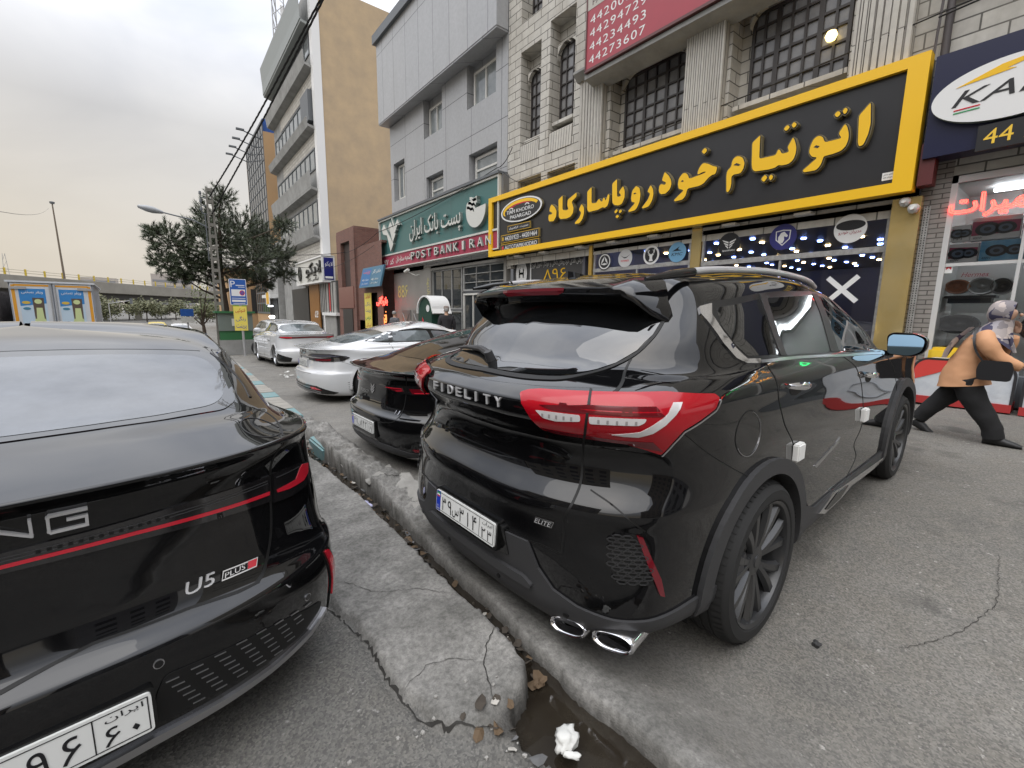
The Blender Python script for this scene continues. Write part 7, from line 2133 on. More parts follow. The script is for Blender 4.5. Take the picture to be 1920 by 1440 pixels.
MB().box((6.5, 66, -2), (16, 78, 6.5)).build('wall', M_render_o, fb); MB().box((6.0, 65.8, 6.5), (16.4, 78.2, 6.8)).build('roof', M_conc, fb)
MB().box((6.9, 65.9, -1.2), (8.4, 66, 2.2)).build('green_door', mat('door_lime', (.18, .34, .03), rough=.5), fb); MB().box((9, 65.9, 1.0), (12, 66, 4)).build('window', M_pane, fb)

# ======================= far things: overpass, lamp mast, towers
M_bridge = mat('bridge_concrete', (.30, .28, .24), rough=.85, noise=(.3, .7, (.22, .20, .17)))
M_bund = mat('bridge_underside_shade', (.11, .105, .10), rough=.9)  # concrete darkened in its colour for the shade under the deck
M_ypost = mat('rail_yellow', (.55, .40, .04), rough=.5)
ov = thing('overpass', 'long concrete overpass with yellow railing posts crossing the road ahead', 'bridge')
A, B = Vector((-95, -9.3 + 0, 0)), Vector((60, 219.6, 0))
A = Vector((-19.4, 103, 0)) + (Vector((-19.4, 103, 0)) - Vector((2, 134.5, 0))) * 3; B = Vector((2, 134.5, 0)) + (Vector((2, 134.5, 0)) - Vector((-19.4, 103, 0))) * 3
du = (B - A).normalized(); nv = Vector((du.y, -du.x, 0)) * -1
if nv.y < 0: nv = -nv
Lb = (B - A).length
br_ = lambda a, b, h: A + du * h + nv * a + Vector((0, 0, b))
MB().prism([(0, 4.2), (-.25, 4.3), (-.25, 6.35), (0, 6.4), (11, 6.4), (11, 4.2)], 0, Lb, br_).build('deck', M_bridge, ov)
MB().prism([(1.0, 3.1), (1.0, 4.2), (10, 4.2), (10, 3.1)], 0, Lb, br_).build('girder', M_bund, ov)
mb = MB()
for zz in (6.8, 7.2): mb.tube([br_(0, zz, 0), br_(0, zz, Lb)], .05, 5)
mb.build('railing', mat('rail_grey', (.42, .38, .28), rough=.6), ov)
k = 0.0
while k < Lb:
    if Lb * .30 < k < Lb * .72: MB().box((-.12, -.12, 0), (.12, .12, 1.0), M=Matrix.Translation(br_(0, 6.4, k))).build('railing_post', M_ypost, ov)
    k += 3.2
for fr_ in (.26, .44, .545, .66): MB().box((-.6, -.6, -3), (.6, .6, 3.4), M=Matrix.Translation(br_(3, 0, Lb * fr_))).build('pier', M_bridge, ov)
lm = thing('lamp_mast', 'tall leaning lamp mast standing on the overpass', 'street lamp', (-13.0, 109.5, 6.3))
MB().tube([(0, 0, 0), (-.2, 0, 12.2)], [.16, .09], 8).build('pole', mat('mast_brown', (.14, .11, .08), rough=.6), lm); MB().lathe([(0, .3), (.35, .2), (.3, -.1), (0, -.2)], 10, M=Matrix.Translation((-.2, 0, 12.4))).build('lamp_head', M_trim, lm)
for i, (x, y, w, d, h, lb) in enumerate(((-24, 300, 14, 10, 17, 'hazy slab tower beyond the overpass, the left one'), (6, 330, 20, 10, 22, 'wide hazy tower block beyond the overpass'), (30, 340, 12, 10, 26, 'hazy tower block behind the pine tree'))):
    t = thing('distant_tower', lb, 'building', (x, y, -1), 0, 'towers in the haze beyond the overpass')
    MB().box((-w/2, 0, 0), (w/2, d, h)).build('wall', mat('far_tower', (.40, .36, .33), rough=.9), t)
    mb = MB()
    for r_i in range(int(h / 3.2)): mb.box((-w/2 + .6, -.08, 1.4 + 3.2 * r_i), (w/2 - .6, -.02, 2.8 + 3.2 * r_i))
    mb.build('window_band', mat('far_window', (.22, .22, .23), rough=.4), t)
for (x, y, h, lb) in ((-50, 190, 24, 'thin lattice mast far behind the truck'), (-36, 200, 19, 'small tripod mast far behind the overpass')):
    mb = MB()
    for s in (-1, 1): mb.tube([(s * 1.2, 0, 0), (s * .25, 0, h)], .06, 4)
    for q in range(9): mb.tube([(-1.2 + .1 * q, 0, q * h / 9), (1.1 - .1 * q, 0, (q + 1) * h / 9)], .035, 4)
    o = mb.build('radio_mast', M_steelm); o.location = (x, y, -2); tag(o, lb, 'mast')

# ======================= trees
def leafmat(name, c1, c2, rough=.6):
    m = bpy.data.materials.new(name); m.use_nodes = True
    nt = m.node_tree; N, Lk = nt.nodes, nt.links; b = N['Principled BSDF']; b.inputs['Roughness'].default_value = rough
    oi = N.new('ShaderNodeNewGeometry'); r = N.new('ShaderNodeValToRGB'); r.color_ramp.elements[0].color = (*c1, 1); r.color_ramp.elements[1].color = (*c2, 1)
    Lk.new(oi.outputs['Random Per Island'], r.inputs[0]); Lk.new(r.outputs[0], b.inputs['Base Color'])
    MATS[name] = m
    return m
M_pine = leafmat('pine_needles', (.028, .040, .018), (.085, .105, .052))
M_leaf = leafmat('broad_leaves', (.05, .075, .02), (.14, .16, .05))
M_leafd = leafmat('far_leaves', (.075, .085, .035), (.15, .145, .07))
M_bark = mat('bark', (.07, .05, .035), rough=.9, noise=(9, .7, (.04, .03, .02)), bump=(14, .6, .03))
def pine(loc):
    rnd = random.Random(11)
    root = thing('pine_tree', 'bushy dark pine tree on the kerb behind the parking sign', 'tree', loc)
    lobes = [(.55, 4.1, .85), (1.0, 3.3, .85), (.15, 3.3, .5), (-.05, 4.5, .35), (1.5, 4.8, .6), (2.1, 5.4, .8), (2.4, 6.1, .55), (3.2, 5.1, 1.0), (4.1, 4.9, .85), (4.7, 5.2, .4), (4.5, 3.9, .9), (3.3, 3.7, 1.0), (2.2, 4.2, 1.1), (1.6, 3.1, .6), (4.75, 3.1, .45), (3.9, 2.75, .55), (3.0, 2.9, .6), (.7, 2.75, .4)]
    tr = MB(); cx = 2.2
    tr.tube([(0, 0, 0), (.02, 0, 2.0), (-.05, 0, 3.6), (.1, 0, 5.4)], [.19, .15, .11, .04], 9)
    tips = []
    V, F = [], []
    for (x, z, r) in lobes:
        lz = z + .55
        c = Vector((x - cx, rnd.uniform(-.9, .9) * (1.3 - r * .4), lz))
        h0 = max(1.7, lz - .5 - rnd.random() * .6)
        mid = Vector((c.x * .5, c.y * .5, (h0 + lz) / 2 - .1))
        tr.tube([(0, 0, min(h0, 4.8)), mid, c], [.06, .04, .012], 5)
        n = int(150 * r ** 2) + 30
        for i in range(n):
            d = Vector((rnd.gauss(0, 1), rnd.gauss(0, 1), rnd.gauss(0, .75))).normalized()
            p = c + d * r * (rnd.random() ** .45)
            out = (d + Vector((0, 0, .35)) + Vector((rnd.uniform(-.4, .4), rnd.uniform(-.4, .4), rnd.uniform(-.2, .4)))).normalized()
            if i % 4 == 0: tr.tube([c.lerp(p, .3), p], [.012, .006], 3, cap=False)
            for q in range(34):                       # one brush of needles
                t = rnd.random()
                base = p + out * (t * .26 - .1)
                nd = (out * .75 + Vector((rnd.gauss(0, .5), rnd.gauss(0, .5), rnd.gauss(0, .5)))).normalized() * rnd.uniform(.11, .21)
                w = nd.orthogonal().normalized() * .013
                k = len(V); V += [base - w, base + w, base + nd]; F.append((k, k + 1, k + 2))
    o = tr.build('trunk', M_bark, root, recalc=False); smooth_angle(o, 60)
    mobj('crown', V, F, M_pine, root)
    return root
pine((2.2, 24.0, gnd_z(2.2, 24)))
def leafy(name, label, loc, lobes, trunk_h, m, n_per, leaf, seed, group=None, tr_r=.12):
    rnd = random.Random(seed)
    root = thing(name, label, 'tree', loc, 0, group)
    tr = MB().tube([(0, 0, 0), (.05, 0, trunk_h * .6), (0, .05, trunk_h * 1.2)], [tr_r, tr_r * .8, tr_r * .3], 7)
    V, F = [], []
    for (x, y, z, r) in lobes:
        c = Vector((x, y, z)); tr.tube([(0, 0, trunk_h * .8), (x * .5, y * .5, (trunk_h + z) / 2), c], [tr_r * .4, tr_r * .25, .02], 5)
        for i in range(int(n_per * r * r)):
            d = Vector((rnd.gauss(0, 1), rnd.gauss(0, 1), rnd.gauss(0, .8))).normalized(); p = c + d * r * (rnd.random() ** .5) * (1 + .25 * math.sin(7 * d.x + 5 * d.z + 3 * d.y))
            a = Vector((rnd.gauss(0, 1), rnd.gauss(0, 1), rnd.gauss(0, 1))).normalized(); e = a.orthogonal().normalized(); l = leaf * rnd.uniform(.6, 1.2)
            k = len(V); V += [p - a * l, p + e * l * .5, p + a * l, p - e * l * .5]; F.append((k, k + 1, k + 2, k + 3))
    tr.build('trunk', M_bark, root, recalc=False); mobj('crown', V, F, m, root)
    return root
rnd = random.Random(5)
leafy('street_tree', 'small loose green tree left of the pine trunk', (1.65, 30, gnd_z(1.6, 30)), [(-.3, 0, 2.1, .75), (.35, .2, 2.4, .7), (0, -.2, 3.0, .65), (.8, 0, 1.9, .5), (-.7, .1, 1.7, .45), (.4, 0, 3.5, .4)], 1.5, M_leaf, 420, .055, 2)
for i in range(15):
    y = 92 + (i * 37 % 60); x = -24 + 3.0 * i + rnd.uniform(-1, 1)
    if i > 12: x = 12 + 4 * (i - 12); 
    lob = [(rnd.uniform(-1.8, 1.8), rnd.uniform(-1, 1), rnd.uniform(1.6, 3.4), rnd.uniform(1.2, 1.9)) for _ in range(6)]
    tone = ('pale', 'dusty', 'dark', 'round', 'broad')[i % 5]; side = ('far left', 'left', 'middle')[min(2, i // 5)]
    leafy('roadside_tree', f'{tone} green tree under the overpass, in the {side} part of the far tree line', (x, y, slope(60)), lob, 2.2, M_leafd, 150, .22, 20 + i, 'trees under the overpass')

# ======================= poles, lamp, cables
M_pole = mat('pole_concrete', (.20, .19, .165), rough=.85, noise=(5, .6, (.13, .12, .105)))
zp = gnd_z(1.8, 22)
up = thing('utility_pole', 'concrete utility pole with oval slots beside the pine', 'pole', (1.83, 22.0, zp))
mb = MB()
for s in (-1, 1): mb.prism([(s * .17, 0), (s * .10, 0), (s * .055, 6.55), (s * .11, 6.55)], -.09, .09, lambda a, b, h: Vector((a, h, b)))
for k in range(15):
    z = .3 + .44 * k; mb.box((-.12 + .003 * k, -.085, z), (.12 - .003 * k, .085, z + .13))
mb.build('shaft', M_pole, up)
mb = MB()
for z in (6.2, 5.9, 5.6): mb.tube([(-.1, 0, z), (-.28, 0, z + .02), (-.30, 0, z + .14)], .02, 6); mb.lathe([(0, .12), (.04, .1), (.05, 0), (.03, -.02)], 8, M=Matrix.Translation((-.30, 0, z + .14)))
mb.tube([(-.2, -.05, 3.8), (-.2, -.05, 5.6)], .02, 6)
mb.build('insulator', M_trim, up)
ar = MB().tube([(-.05, 0, 5.05), (-.6, 0, 5.32), (-1.55, 0, 5.48)], [.03, .028, .024], 7); la = ar.build('lamp_arm', M_trim, up)
lp = MB().lathe([(0, -.42), (.06, -.38), (.115, -.15), (.12, .05), (.06, .30), (.03, .36), (0, .36)], 14, M=Matrix.Translation((-1.85, 0, 5.53)) @ Matrix.Rotation(R(-80), 4, 'Y') @ Matrix.Rotation(R(180), 4, 'X')).build('lamp_head', mat('lamp_grey_head', (.30, .31, .32), rough=.4), la); smooth_angle(lp, 50)
for s, y1, lb in ((0, 0, 'upper twisted black cable from the utility pole over the street'), (1, 1, 'lower twisted black cable from the utility pole over the street')):
    a = Vector((1.85, 22, zp + 6.3 - .7 * s)); b = Vector((3.73 + .05 * s, 12.7 - .25 * s, 9.0)); e = b + (b - a) * .35; e2 = Vector((9.8, 3.5 - s, 13.2))
    mb = MB()
    path = [crom([a, a.lerp(b, .5) - Vector((0, 0, .12)), b, e, e2], k / 12) for k in range(49)]
    for st in range(3):
        pts = []
        for i in range(len(path) * 3 - 2):
            p = path[i // 3].lerp(path[min(i // 3 + 1, len(path) - 1)], (i % 3) / 3); an = i * 1.1 + st * 2.094
            pts.append(p + Vector((math.cos(an) * .015, 0, math.sin(an) * .015)))
        mb.tube(pts, .014, 5, cap=False)
    tag(mb.build('overhead_cable', mat('cable_black', (.012, .012, .012), rough=.6), None, recalc=False), lb, 'cable', 'cables over the street')
def wire(pts, r, lb, sag=.15):
    P = [Vector(p) for p in pts]; mb = MB()
    for a, b in zip(P[:-1], P[1:]): mb.tube([a.lerp(b, t / 10) - Vector((0, 0, sag * 4 * (t / 10) * (1 - t / 10))) for t in range(11)], r, 4, cap=False)
    tag(mb.build('thin_wire', mat('cable_black', (.012, .012, .012)), None, recalc=False), lb, 'wire', 'thin wires along the facades')
wire([(1.9, 22, zp + 4.2), (9.0, 28, 4.9), (9.45, 24.1, 5.6), (9.5, 13.2, 6.35), (9.7, 12.6, 6.9)], .016, 'sagging wire from the pole along the bank sign top')
wire([(1.9, 22, zp + 4.0), (8.9, 31, 4.2), (9.2, 24, 4.9)], .014, 'lower wire from the pole to the brick house')
wire([(9.62, 13.0, 6.2), (9.75, 12.2, 5.7), (9.8, 9, 5.75), (9.72, 2.1, 6.0), (9.6, -3, 6.4)], .012, 'cable strung above the yellow sign frame', .05)
wire([(9.6, 2.0, 5.9), (9.4, -4, 6.6)], .014, 'cable running to the right above the navy sign', .1)
wire([(-4.5, 22, 4.55), (-13.0, 104, 17.0)], .012, 'faint wire crossing the sky at the left', .6)
# ======================= parking sign with the copy poster, green cabinet, scooters
zs = gnd_z(2.45, 20.6)
ps = thing('parking_sign', 'blue parking sign on a grey post with a yellow poster hung below', 'sign', (2.45, 20.6, zs))
MB().tube([(0, .03, 0), (-.04, .03, 3.0)], .045, 10).build('post', M_steelm, ps)
pp = lambda a, b, h: Vector((-.36 + a, -.02 - h, 2.02 + b))
mb = MB().prism(rounded([(0, 0), (.58, 0), (.58, 1.0), (0, 1.0)], .04), -.03, 0, pp, 1, 1); mb.prism(rounded([(.02, .02), (.56, .02), (.56, .98), (.02, .98)], .03), -.0, .004, pp, 0)
text_on(mb, 'P', pp, .05, .68, .24, .15, hi=.007, k=1, bold=.06)
for (x0, y0, x1, y1) in ((.06, .34, .52, .60), (.06, .12, .52, .20), (.22, .74, .52, .77), (.3, .68, .52, .70), (.06, .25, .52, .27), (.1, .05, .5, .07)): mb.prism([(x0, y0), (x1, y0), (x1, y1), (x0, y1)], 0, .006, pp, 1)
mb.prism([(.42 + .09 * math.cos(R(18*i)), .47 + .10 * math.sin(R(18*i))) for i in range(20)], 0, .009, pp, 2); mb.prism([(.42 + .065 * math.cos(R(18*i)), .47 + .075 * math.sin(R(18*i))) for i in range(20)], 0, .011, pp, 0)
mb.prism(ribbon([(.37, .53), (.47, .41)], .02), 0, .013, pp, 2)
mb.build('sign_board', [mat('road_blue', (.02, .10, .38), rough=.4), M_wh, M_redbr], ps, recalc=False)
pq = lambda a, b, h: Vector((-.28 + a, -.015 - h, 1.02 + b))
o = poster('hanging_poster', 'yellow poster with red and blue Persian words', pq, .45, .95, [('فتوکپی', 1), ('رنگی', 2), ('پرینت', 2)]); o.parent = ps; del o['label']; del o['category']
zc = gnd_z(2.3, 21.6)
gc = thing('utility_cabinet', 'green street cabinet behind the parking sign post', 'cabinet', (2.35, 21.7, zc))
MB().box((-.62, 0, 0), (.60, .8, .62)).build('base', M_conc, gc); MB().box((-.60, .02, .62), (.58, .78, 1.0)).build('green_body', mat('cabinet_green', (.03, .14, .05), rough=.5), gc)
MB().box((-.62, -.02, 1.0), (.60, .8, 1.72)).build('grey_door', mat('cabinet_grey', (.16, .19, .17), rough=.5), gc); MB().box((-.72, -.1, 1.72), (.70, .9, 1.80)).build('roof', mat('cabinet_green', (.03, .14, .05)), gc)
MB().box((-.16, -.05, 1.2), (.2, -.02, 1.5)).build('label_plate', M_off, gc)
def scooter(loc, rz, lb, col):
    t = thing('motorcycle', lb, 'motorcycle', loc, rz, 'motorcycles parked by the green cabinet')
    for y in (0, 1.25):
        w = MB().lathe([(.20, -.04), (.28, -.045), (.30, 0), (.28, .045), (.20, .04), (.20, -.04)], 18, M=Matrix.Translation((0, y, .30)) @ Matrix.Rotation(R(90), 4, 'Y')).build('wheel', M_rubber, t)
        MB().lathe([(0, -.02), (.19, -.012), (.19, .012), (0, .02)], 12, M=Matrix.Translation((0, y, .30)) @ Matrix.Rotation(R(90), 4, 'Y')).build('rim', M_satin, w)
    o = MB().tube([(0, 1.25, .34), (0, 1.05, .85), (0, .98, 1.0)], .035, 7).tube([(-.33, .92, 1.06), (0, 1.0, 1.0), (.33, .92, 1.06)], .018, 6).tube([(0, 1.0, .75), (0, .45, .42), (0, .0, .32)], .05, 7); smooth_angle(o.build('frame', M_trim, t), 60)
    o = MB().lathe([(0, -.30), (.11, -.22), (.15, 0), (.11, .2), (0, .26)], 12, M=Matrix.Translation((0, .68, .78)) @ Matrix.Rotation(R(80), 4, 'X')).build('tank', col, t); smooth_angle(o, 60)
    o = bevel(MB().box((-.13, -.22, .70), (.13, .52, .80)).build('seat', M_dark, t), .04)
    smooth_angle(MB().lathe([(0, -.12), (.08, -.1), (.09, 0), (0, .06)], 12, M=Matrix.Translation((0, 1.12, .92)) @ Matrix.Rotation(R(90), 4, 'X')).build('headlight', M_satin, t), 50)
    MB().box((-.14, .35, .28), (.14, .8, .58)).build('engine', M_trim, t)
scooter((2.9, 19.6, gnd_z(2.9, 19.6)), R(-62), 'dark red motorcycle nearest to the white saloon', mat('moto_red', (.20, .02, .02), rough=.2))
scooter((3.0, 21.0, gnd_z(3, 21)), R(-75), 'black motorcycle half hidden behind the dark red one', M_black)
# ATM
at = thing('cash_machine', 'dark green cash machine with a rounded white hood in front of the bank', 'cash machine', (8.75, 16.6, gnd_z(8.75, 16.6)))
MB().prism([(-.62, 0), (.55, 0), (.55, 2.0), (.35, 2.15), (-.1, 2.2), (-.62, 1.9)], -.35, .35, lambda a, b, h: Vector((h, -a, b))).build('body', mat('atm_green', (.01, .05, .035), rough=.3), at)
hood = [(.6, 1.55)] + [(-.05 + .65 * math.cos(R(a)), 1.62 + .62 * math.sin(R(a))) for a in range(20, 171, 10)] + [(-.8, 1.55)]
MB().prism(ribbon(hood, .06), -.42, .42, lambda a, b, h: Vector((h, a, b))).build('hood', M_wh, at)
MB().prism([(-.3 + .14 * math.cos(R(24*i)), 1.75 + .14 * math.sin(R(24*i))) for i in range(15)], .351, .36, lambda a, b, h: Vector((-h, -a - .55, b))).build('round_logo', M_wh, at)
MB().prism([(-.4, .8), (.1, .8), (-.35, 1.4)], .351, .358, lambda a, b, h: Vector((-h, -a - .1, b))).build('red_flash', M_redbr, at)
cm = MB().lathe([(0, -.2), (.07, -.2), (.08, .15), (.06, .2), (0, .2)], 12, M=Matrix.Translation((9.35, 20.3, 3.35)) @ Matrix.Rotation(R(80), 4, 'X')).tube([(9.4, 20.3, 3.3), (9.7, 20.1, 3.15), (9.9, 20.0, 3.2)], .02, 5).build('bullet_camera', M_off); smooth_angle(cm, 50); tag(cm, 'white bullet security camera under the left end of the bank sign', 'camera')

# ======================= truck at the left
zt = slope(22)
tk = thing('box_truck', 'white box truck with blue ice cream posters on its rear doors', 'truck', (-2.95, 22.0, zt), R(3))
M_boxw = mat('truck_white', (.62, .64, .66), rough=.4, noise=(1.5, .4, (.50, .52, .54)))
MB().box((-1.02, .03, .75), (1.02, 5.4, 2.78)).build('cargo_box', mat('truck_grey', (.36, .38, .42), rough=.5), tk)
MB().box((-1.08, -.06, 2.78), (1.08, 5.5, 2.84)).build('box_roof', M_boxw, tk)
M_orange = mat('truck_orange', (.70, .32, .03), rough=.4)
for s in (-1, 1):
    d = MB().box((min(.02 * s, s * .98), -.03, .78), (max(.02 * s, s * .98), .03, 2.76)).build('rear_door', M_boxw, tk)
    f = lambda a, b, h: Vector((a, -.03 - h, b))
    mb = MB(); x0 = .06 if s > 0 else -.90
    mb.add([f(.98 * s - .10 * (s > 0) + .02 * (s < 0), .8, .004), f(.98 * s - .02 * (s > 0) + .10 * (s < 0), .8, .004), f(.98 * s - .02 * (s > 0) + .10 * (s < 0), 2.7, .004), f(.98 * s - .10 * (s > 0) + .02 * (s < 0), 2.7, .004)], [(0, 1, 2, 3)], 0)
    mb.add([f(x0, 2.66, .004), f(x0 + .84, 2.66, .004), f(x0 + .84, 2.72, .004), f(x0, 2.72, .004)], [(0, 1, 2, 3)], 0)
    mb.build('orange_stripe', M_orange, d, recalc=False)
    px = .14 if s > 0 else -.80
    mb = MB(); mb.add([f(px, 1.30, .004), f(px + .62, 1.30, .004), f(px + .62, 2.58, .004), f(px, 2.58, .004)], [(0, 1, 2, 3)], 0)
    mb.add([f(px, 2.0, .006), f(px + .62, 2.1, .006), f(px + .62, 2.58, .006), f(px, 2.58, .006)], [(0, 1, 2, 3)], 1)
    text_on(mb, fa('ویفر بستنی'), f, px + .06, 2.40, .12, .5, hi=.010, k=2, bold=.02)
    mb.prism([(px + .30, 1.55), (px + .55, 1.55), (px + .56, 2.28), (px + .29, 2.28)], .0, .009, f, 3); mb.prism([(px + .33, 1.5), (px + .52, 1.5), (px + .50, 1.95), (px + .36, 1.95)], 0, .012, f, 4)
    mb.prism([(px + .25, 1.36), (px + .58, 1.36), (px + .54, 1.58), (px + .30, 1.58)], 0, .011, f, 4); mb.prism([(px + .42 + .09 * math.cos(R(30*i)), 2.16 + .08 * math.sin(R(30*i))) for i in range(12)], 0, .012, f, 4)
    mb.prism([(px + .14 + .10 * math.cos(R(24*i)), 2.12 + .05 * math.sin(R(24*i))) for i in range(15)], 0, .011, f, 5); mb.prism([(px + .14 + .09 * math.cos(R(24*i)), 1.92 + .045 * math.sin(R(24*i))) for i in range(15)], 0, .011, f, 6)
    mb.build('ice_cream_poster', [mat('poster_pale', (.50, .62, .72), rough=.4), mat('poster_blue', (.04, .22, .52), rough=.4), M_wh, mat('poster_brown', (.10, .07, .05)), mat('poster_lime', (.55, .62, .30)), mat('poster_amber', (.62, .42, .06)), mat('poster_teal', (.05, .20, .30))], d, recalc=False)
    mb = MB().tube([(s * .06, -.06, .8), (s * .06, -.06, 2.75)], .02, 6); 
    for z in (1.35, 2.6): mb.box((s * .62, -.07, z - .04), (s * 1.0, -.04, z + .04))
    mb.build('door_bar', M_steelm, d)
mb = MB(); text_on(mb, '۸۴ع۱۳۸۷۵', lambda a, b, h: Vector((a, -.035 - h, b)), -.90, .92, .15, .72, bold=.02); mb.build('painted_number', M_ink, tk, recalc=False)
mb = MB().box((-.9, .3, .45), (.9, 7.2, .75)).build('chassis', M_trim, tk)
MB().box((-.98, 5.6, .5), (.98, 7.3, 2.3)).build('cab', M_boxw, tk)
for s in (-1, 1):
    for y in (1.2, 6.2): smooth_angle(MB().lathe([(0, -.12), (.34, -.12), (.38, 0), (.34, .12), (0, .12)], 18, M=Matrix.Translation((s * .85, y, .38)) @ Matrix.Rotation(R(90), 4, 'Y')).build('wheel', M_rubber, tk), 40)
dt = thing('covered_truck', 'dark canvas covered truck at the far left edge', 'truck', (-5.35, 21.5, zt))
M_canvas = mat('dark_canvas', (.05, .042, .04), rough=.8, noise=(3, .7, (.085, .07, .065)), bump=(5, .8, .08))
bevel(MB().box((-1.1, 0, .7), (1.08, 4.5, 2.5)).build('canvas', M_canvas, dt), .15); MB().box((-1.0, .2, .4), (1.0, 6, .7)).build('chassis', M_trim, dt); MB().box((-.95, 4.7, .5), (.95, 6.2, 2.2)).build('cab', M_trim, dt)
for s in (-1, 1):
    for y in (1, 5): smooth_angle(MB().lathe([(0, -.12), (.36, -.12), (.4, 0), (.36, .12), (0, .12)], 18, M=Matrix.Translation((s * .85, y, .4)) @ Matrix.Rotation(R(90), 4, 'Y')).build('wheel', M_rubber, dt), 40)
ts = thing('traffic_signal', 'thin traffic signal mast arm far under the overpass', 'traffic light', (-6.0, 85, slope(85)))
MB().tube([(0, 0, 0), (0, 0, 3.2), (2.5, 0, 3.7)], .06, 6).build('mast', M_steelm, ts); MB().box((2.3, -.2, 3.2), (2.6, .2, 4.0)).build('signal_head', M_trim, ts)
bs2 = thing('bus_sign', 'small blue sign on a post left of the pine trunk', 'sign', (.9, 27, slope(27)))
MB().tube([(0, 0, 0), (0, 0, 2.1)], .035, 6).build('post', M_steelm, bs2); MB().box((-.26, -.05, 1.75), (.26, -.035, 2.1)).build('sign_board', mat('road_blue', (.02, .10, .38)), bs2); MB().box((-.26, -.05, 1.45), (.26, -.035, 1.72)).build('lower_board', M_off, bs2)

# ======================= buildings across the road and behind, seen mirrored in the car paint
def block(label, x0, x1, y0, y1, h, face, col):
    t = thing('apartment_block', label, 'building')
    MB().box((x0, y0, -2), (x1, y1, h)).build('wall', mat('block_' + col, dict(buff=(.30, .27, .22), grey=(.26, .26, .27), brown=(.20, .16, .12))[col], rough=.85, noise=(.4, .6, (.18, .165, .15))), t)
    for fl in range(int(h / 3.1)):
        z = 1.2 + 3.1 * fl
        if face == 'x':
            y = y0 + 1.0
            while y + 1.8 < y1: MB().box((x1 - .02, y, z), (x1 + .03, y + 1.6, z + 1.5)).build('window', M_pane, t); y += 3.0
        else:
            x = x0 + 1.0
            while x + 1.8 < x1: MB().box((x, y1 - .02, z), (x + 1.6, y1 + .03, z + 1.5)).build('window', M_pane, t); x += 3.0
block('buff apartment block across the road, mirrored in the black paint', -34, -17, -6, 12, 15, 'x', 'buff')
block('grey apartment block across the road beyond the buff one', -34, -18, 13, 34, 12, 'x', 'grey')
block('brown apartment block down the road behind the camera', -13, -1, -40, -24, 19, 'y', 'brown')
block('grey apartment block behind the camera on the shop side', 1.5, 11, -38, -21, 15, 'y', 'grey')
# ======================= people
M_skin = mat('skin', (.48, .29, .20), rough=.5)
def skinned(name, pts, edges, m, parent, root=0, sub=2):
    """one continuous limb surface grown round a skeleton: pts = (x, y, z, r) or (x, y, z, rx, ry)"""
    me = bpy.data.meshes.new(name); bm = bmesh.new(); lay = bm.verts.layers.skin.verify()
    vs = []
    for i, p in enumerate(pts):
        v = bm.verts.new(p[:3]); v[lay].radius = (p[3], p[4] if len(p) > 4 else p[3]); v[lay].use_root = (i == root); vs.append(v)
    for a, b in edges: bm.edges.new((vs[a], vs[b]))
    bm.to_mesh(me); bm.free()
    o = bpy.data.objects.new(name, me); COL.objects.link(o)
    sk = o.modifiers.new('s', 'SKIN'); sk.use_smooth_shade = True
    ss = o.modifiers.new('u', 'SUBSURF'); ss.levels = sub; ss.render_levels = sub
    dg = bpy.context.evaluated_depsgraph_get(); ev = o.evaluated_get(dg)
    m2 = bpy.data.meshes.new_from_object(ev); bpy.data.objects.remove(o); bpy.data.meshes.remove(me)
    m2.name = name; m2.materials.clear(); m2.materials.append(m); m2.polygons.foreach_set('use_smooth', [True] * len(m2.polygons))
    q = bpy.data.objects.new(name, m2); COL.objects.link(q); q.parent = parent
    return q
def chain(n, start=0): return [(start + i, start + i + 1) for i in range(n - 1)]
def hand(parent, wrist, d, palm_n, s, m, curl=.5):
    """palm, four fingers and a thumb; d = direction of the fingers, palm_n = out of the palm"""
    d = Vector(d).normalized(); pn = Vector(palm_n).normalized(); side = d.cross(pn).normalized(); w = Vector(wrist)
    P, E_ = [(*w, .026 * s, .020 * s), (*(w + d * .045 * s), .034 * s, .017 * s), (*(w + d * .085 * s), .036 * s, .015 * s)], [(0, 1), (1, 2)]
    skinned('palm', P, E_, m, parent, 1, 1)
    for k, (off, L) in enumerate(((-.030, .068), (-.010, .076), (.010, .072), (.030, .056))):
        b = w + d * .085 * s + side * off * s; pts = [b - d * .015 * s]; dd = d.copy(); p = b.copy(); pts.append(p)
        for j in range(3):
            dd = (dd + pn * curl * (.5 + .25 * j)).normalized(); p = p + dd * L * s * (.42, .32, .26)[j]; pts.append(p)
        skinned('finger', [(*q, (.0095 - .0009 * i) * s) for i, q in enumerate(pts)], chain(len(pts)), m, parent, 0, 1)
    b = w + d * .02 * s - side * .028 * s
    pts = [b, b + (d * .5 - side * .8 + pn * .25).normalized() * .035 * s]; pts.append(pts[-1] + (d * .8 - side * .35 + pn * .4).normalized() * .03 * s); pts.append(pts[-1] + (d + pn * .4).normalized() * .025 * s)
    skinned('thumb', [(*q, (.0115 - .001 * i) * s) for i, q in enumerate(pts)], chain(4), m, parent, 0, 1)

def cloth_noise(o, amp, sc, seed=0):
    for v in o.data.vertices:
        n = mnoise.noise(v.co * sc + Vector((seed, 0, 0))) + .5 * mnoise.noise(v.co * sc * 2.3 + Vector((seed, 5, 0)))
        v.co += v.normal * n * amp
# ---- the woman: walks towards -Y; local x = her left (away), y = backwards, z up
wz = gnd_z(6.95, .65)
wo = thing('person', 'person in a patterned headscarf and peach shirt walking past with one hand at the face', 'person', (6.98, .66, wz))
M_shirt = mat('peach_shirt', (.56, .30, .16), rough=.8, bump=(9, .35, .02), noise=(4, .35, (.52, .24, .11)))
M_trou = mat('black_trousers', (.009, .009, .010), rough=.85, bump=(11, .4, .02))
M_shoe = mat('black_shoe', (.014, .014, .015), rough=.5)
Hs = 1.0
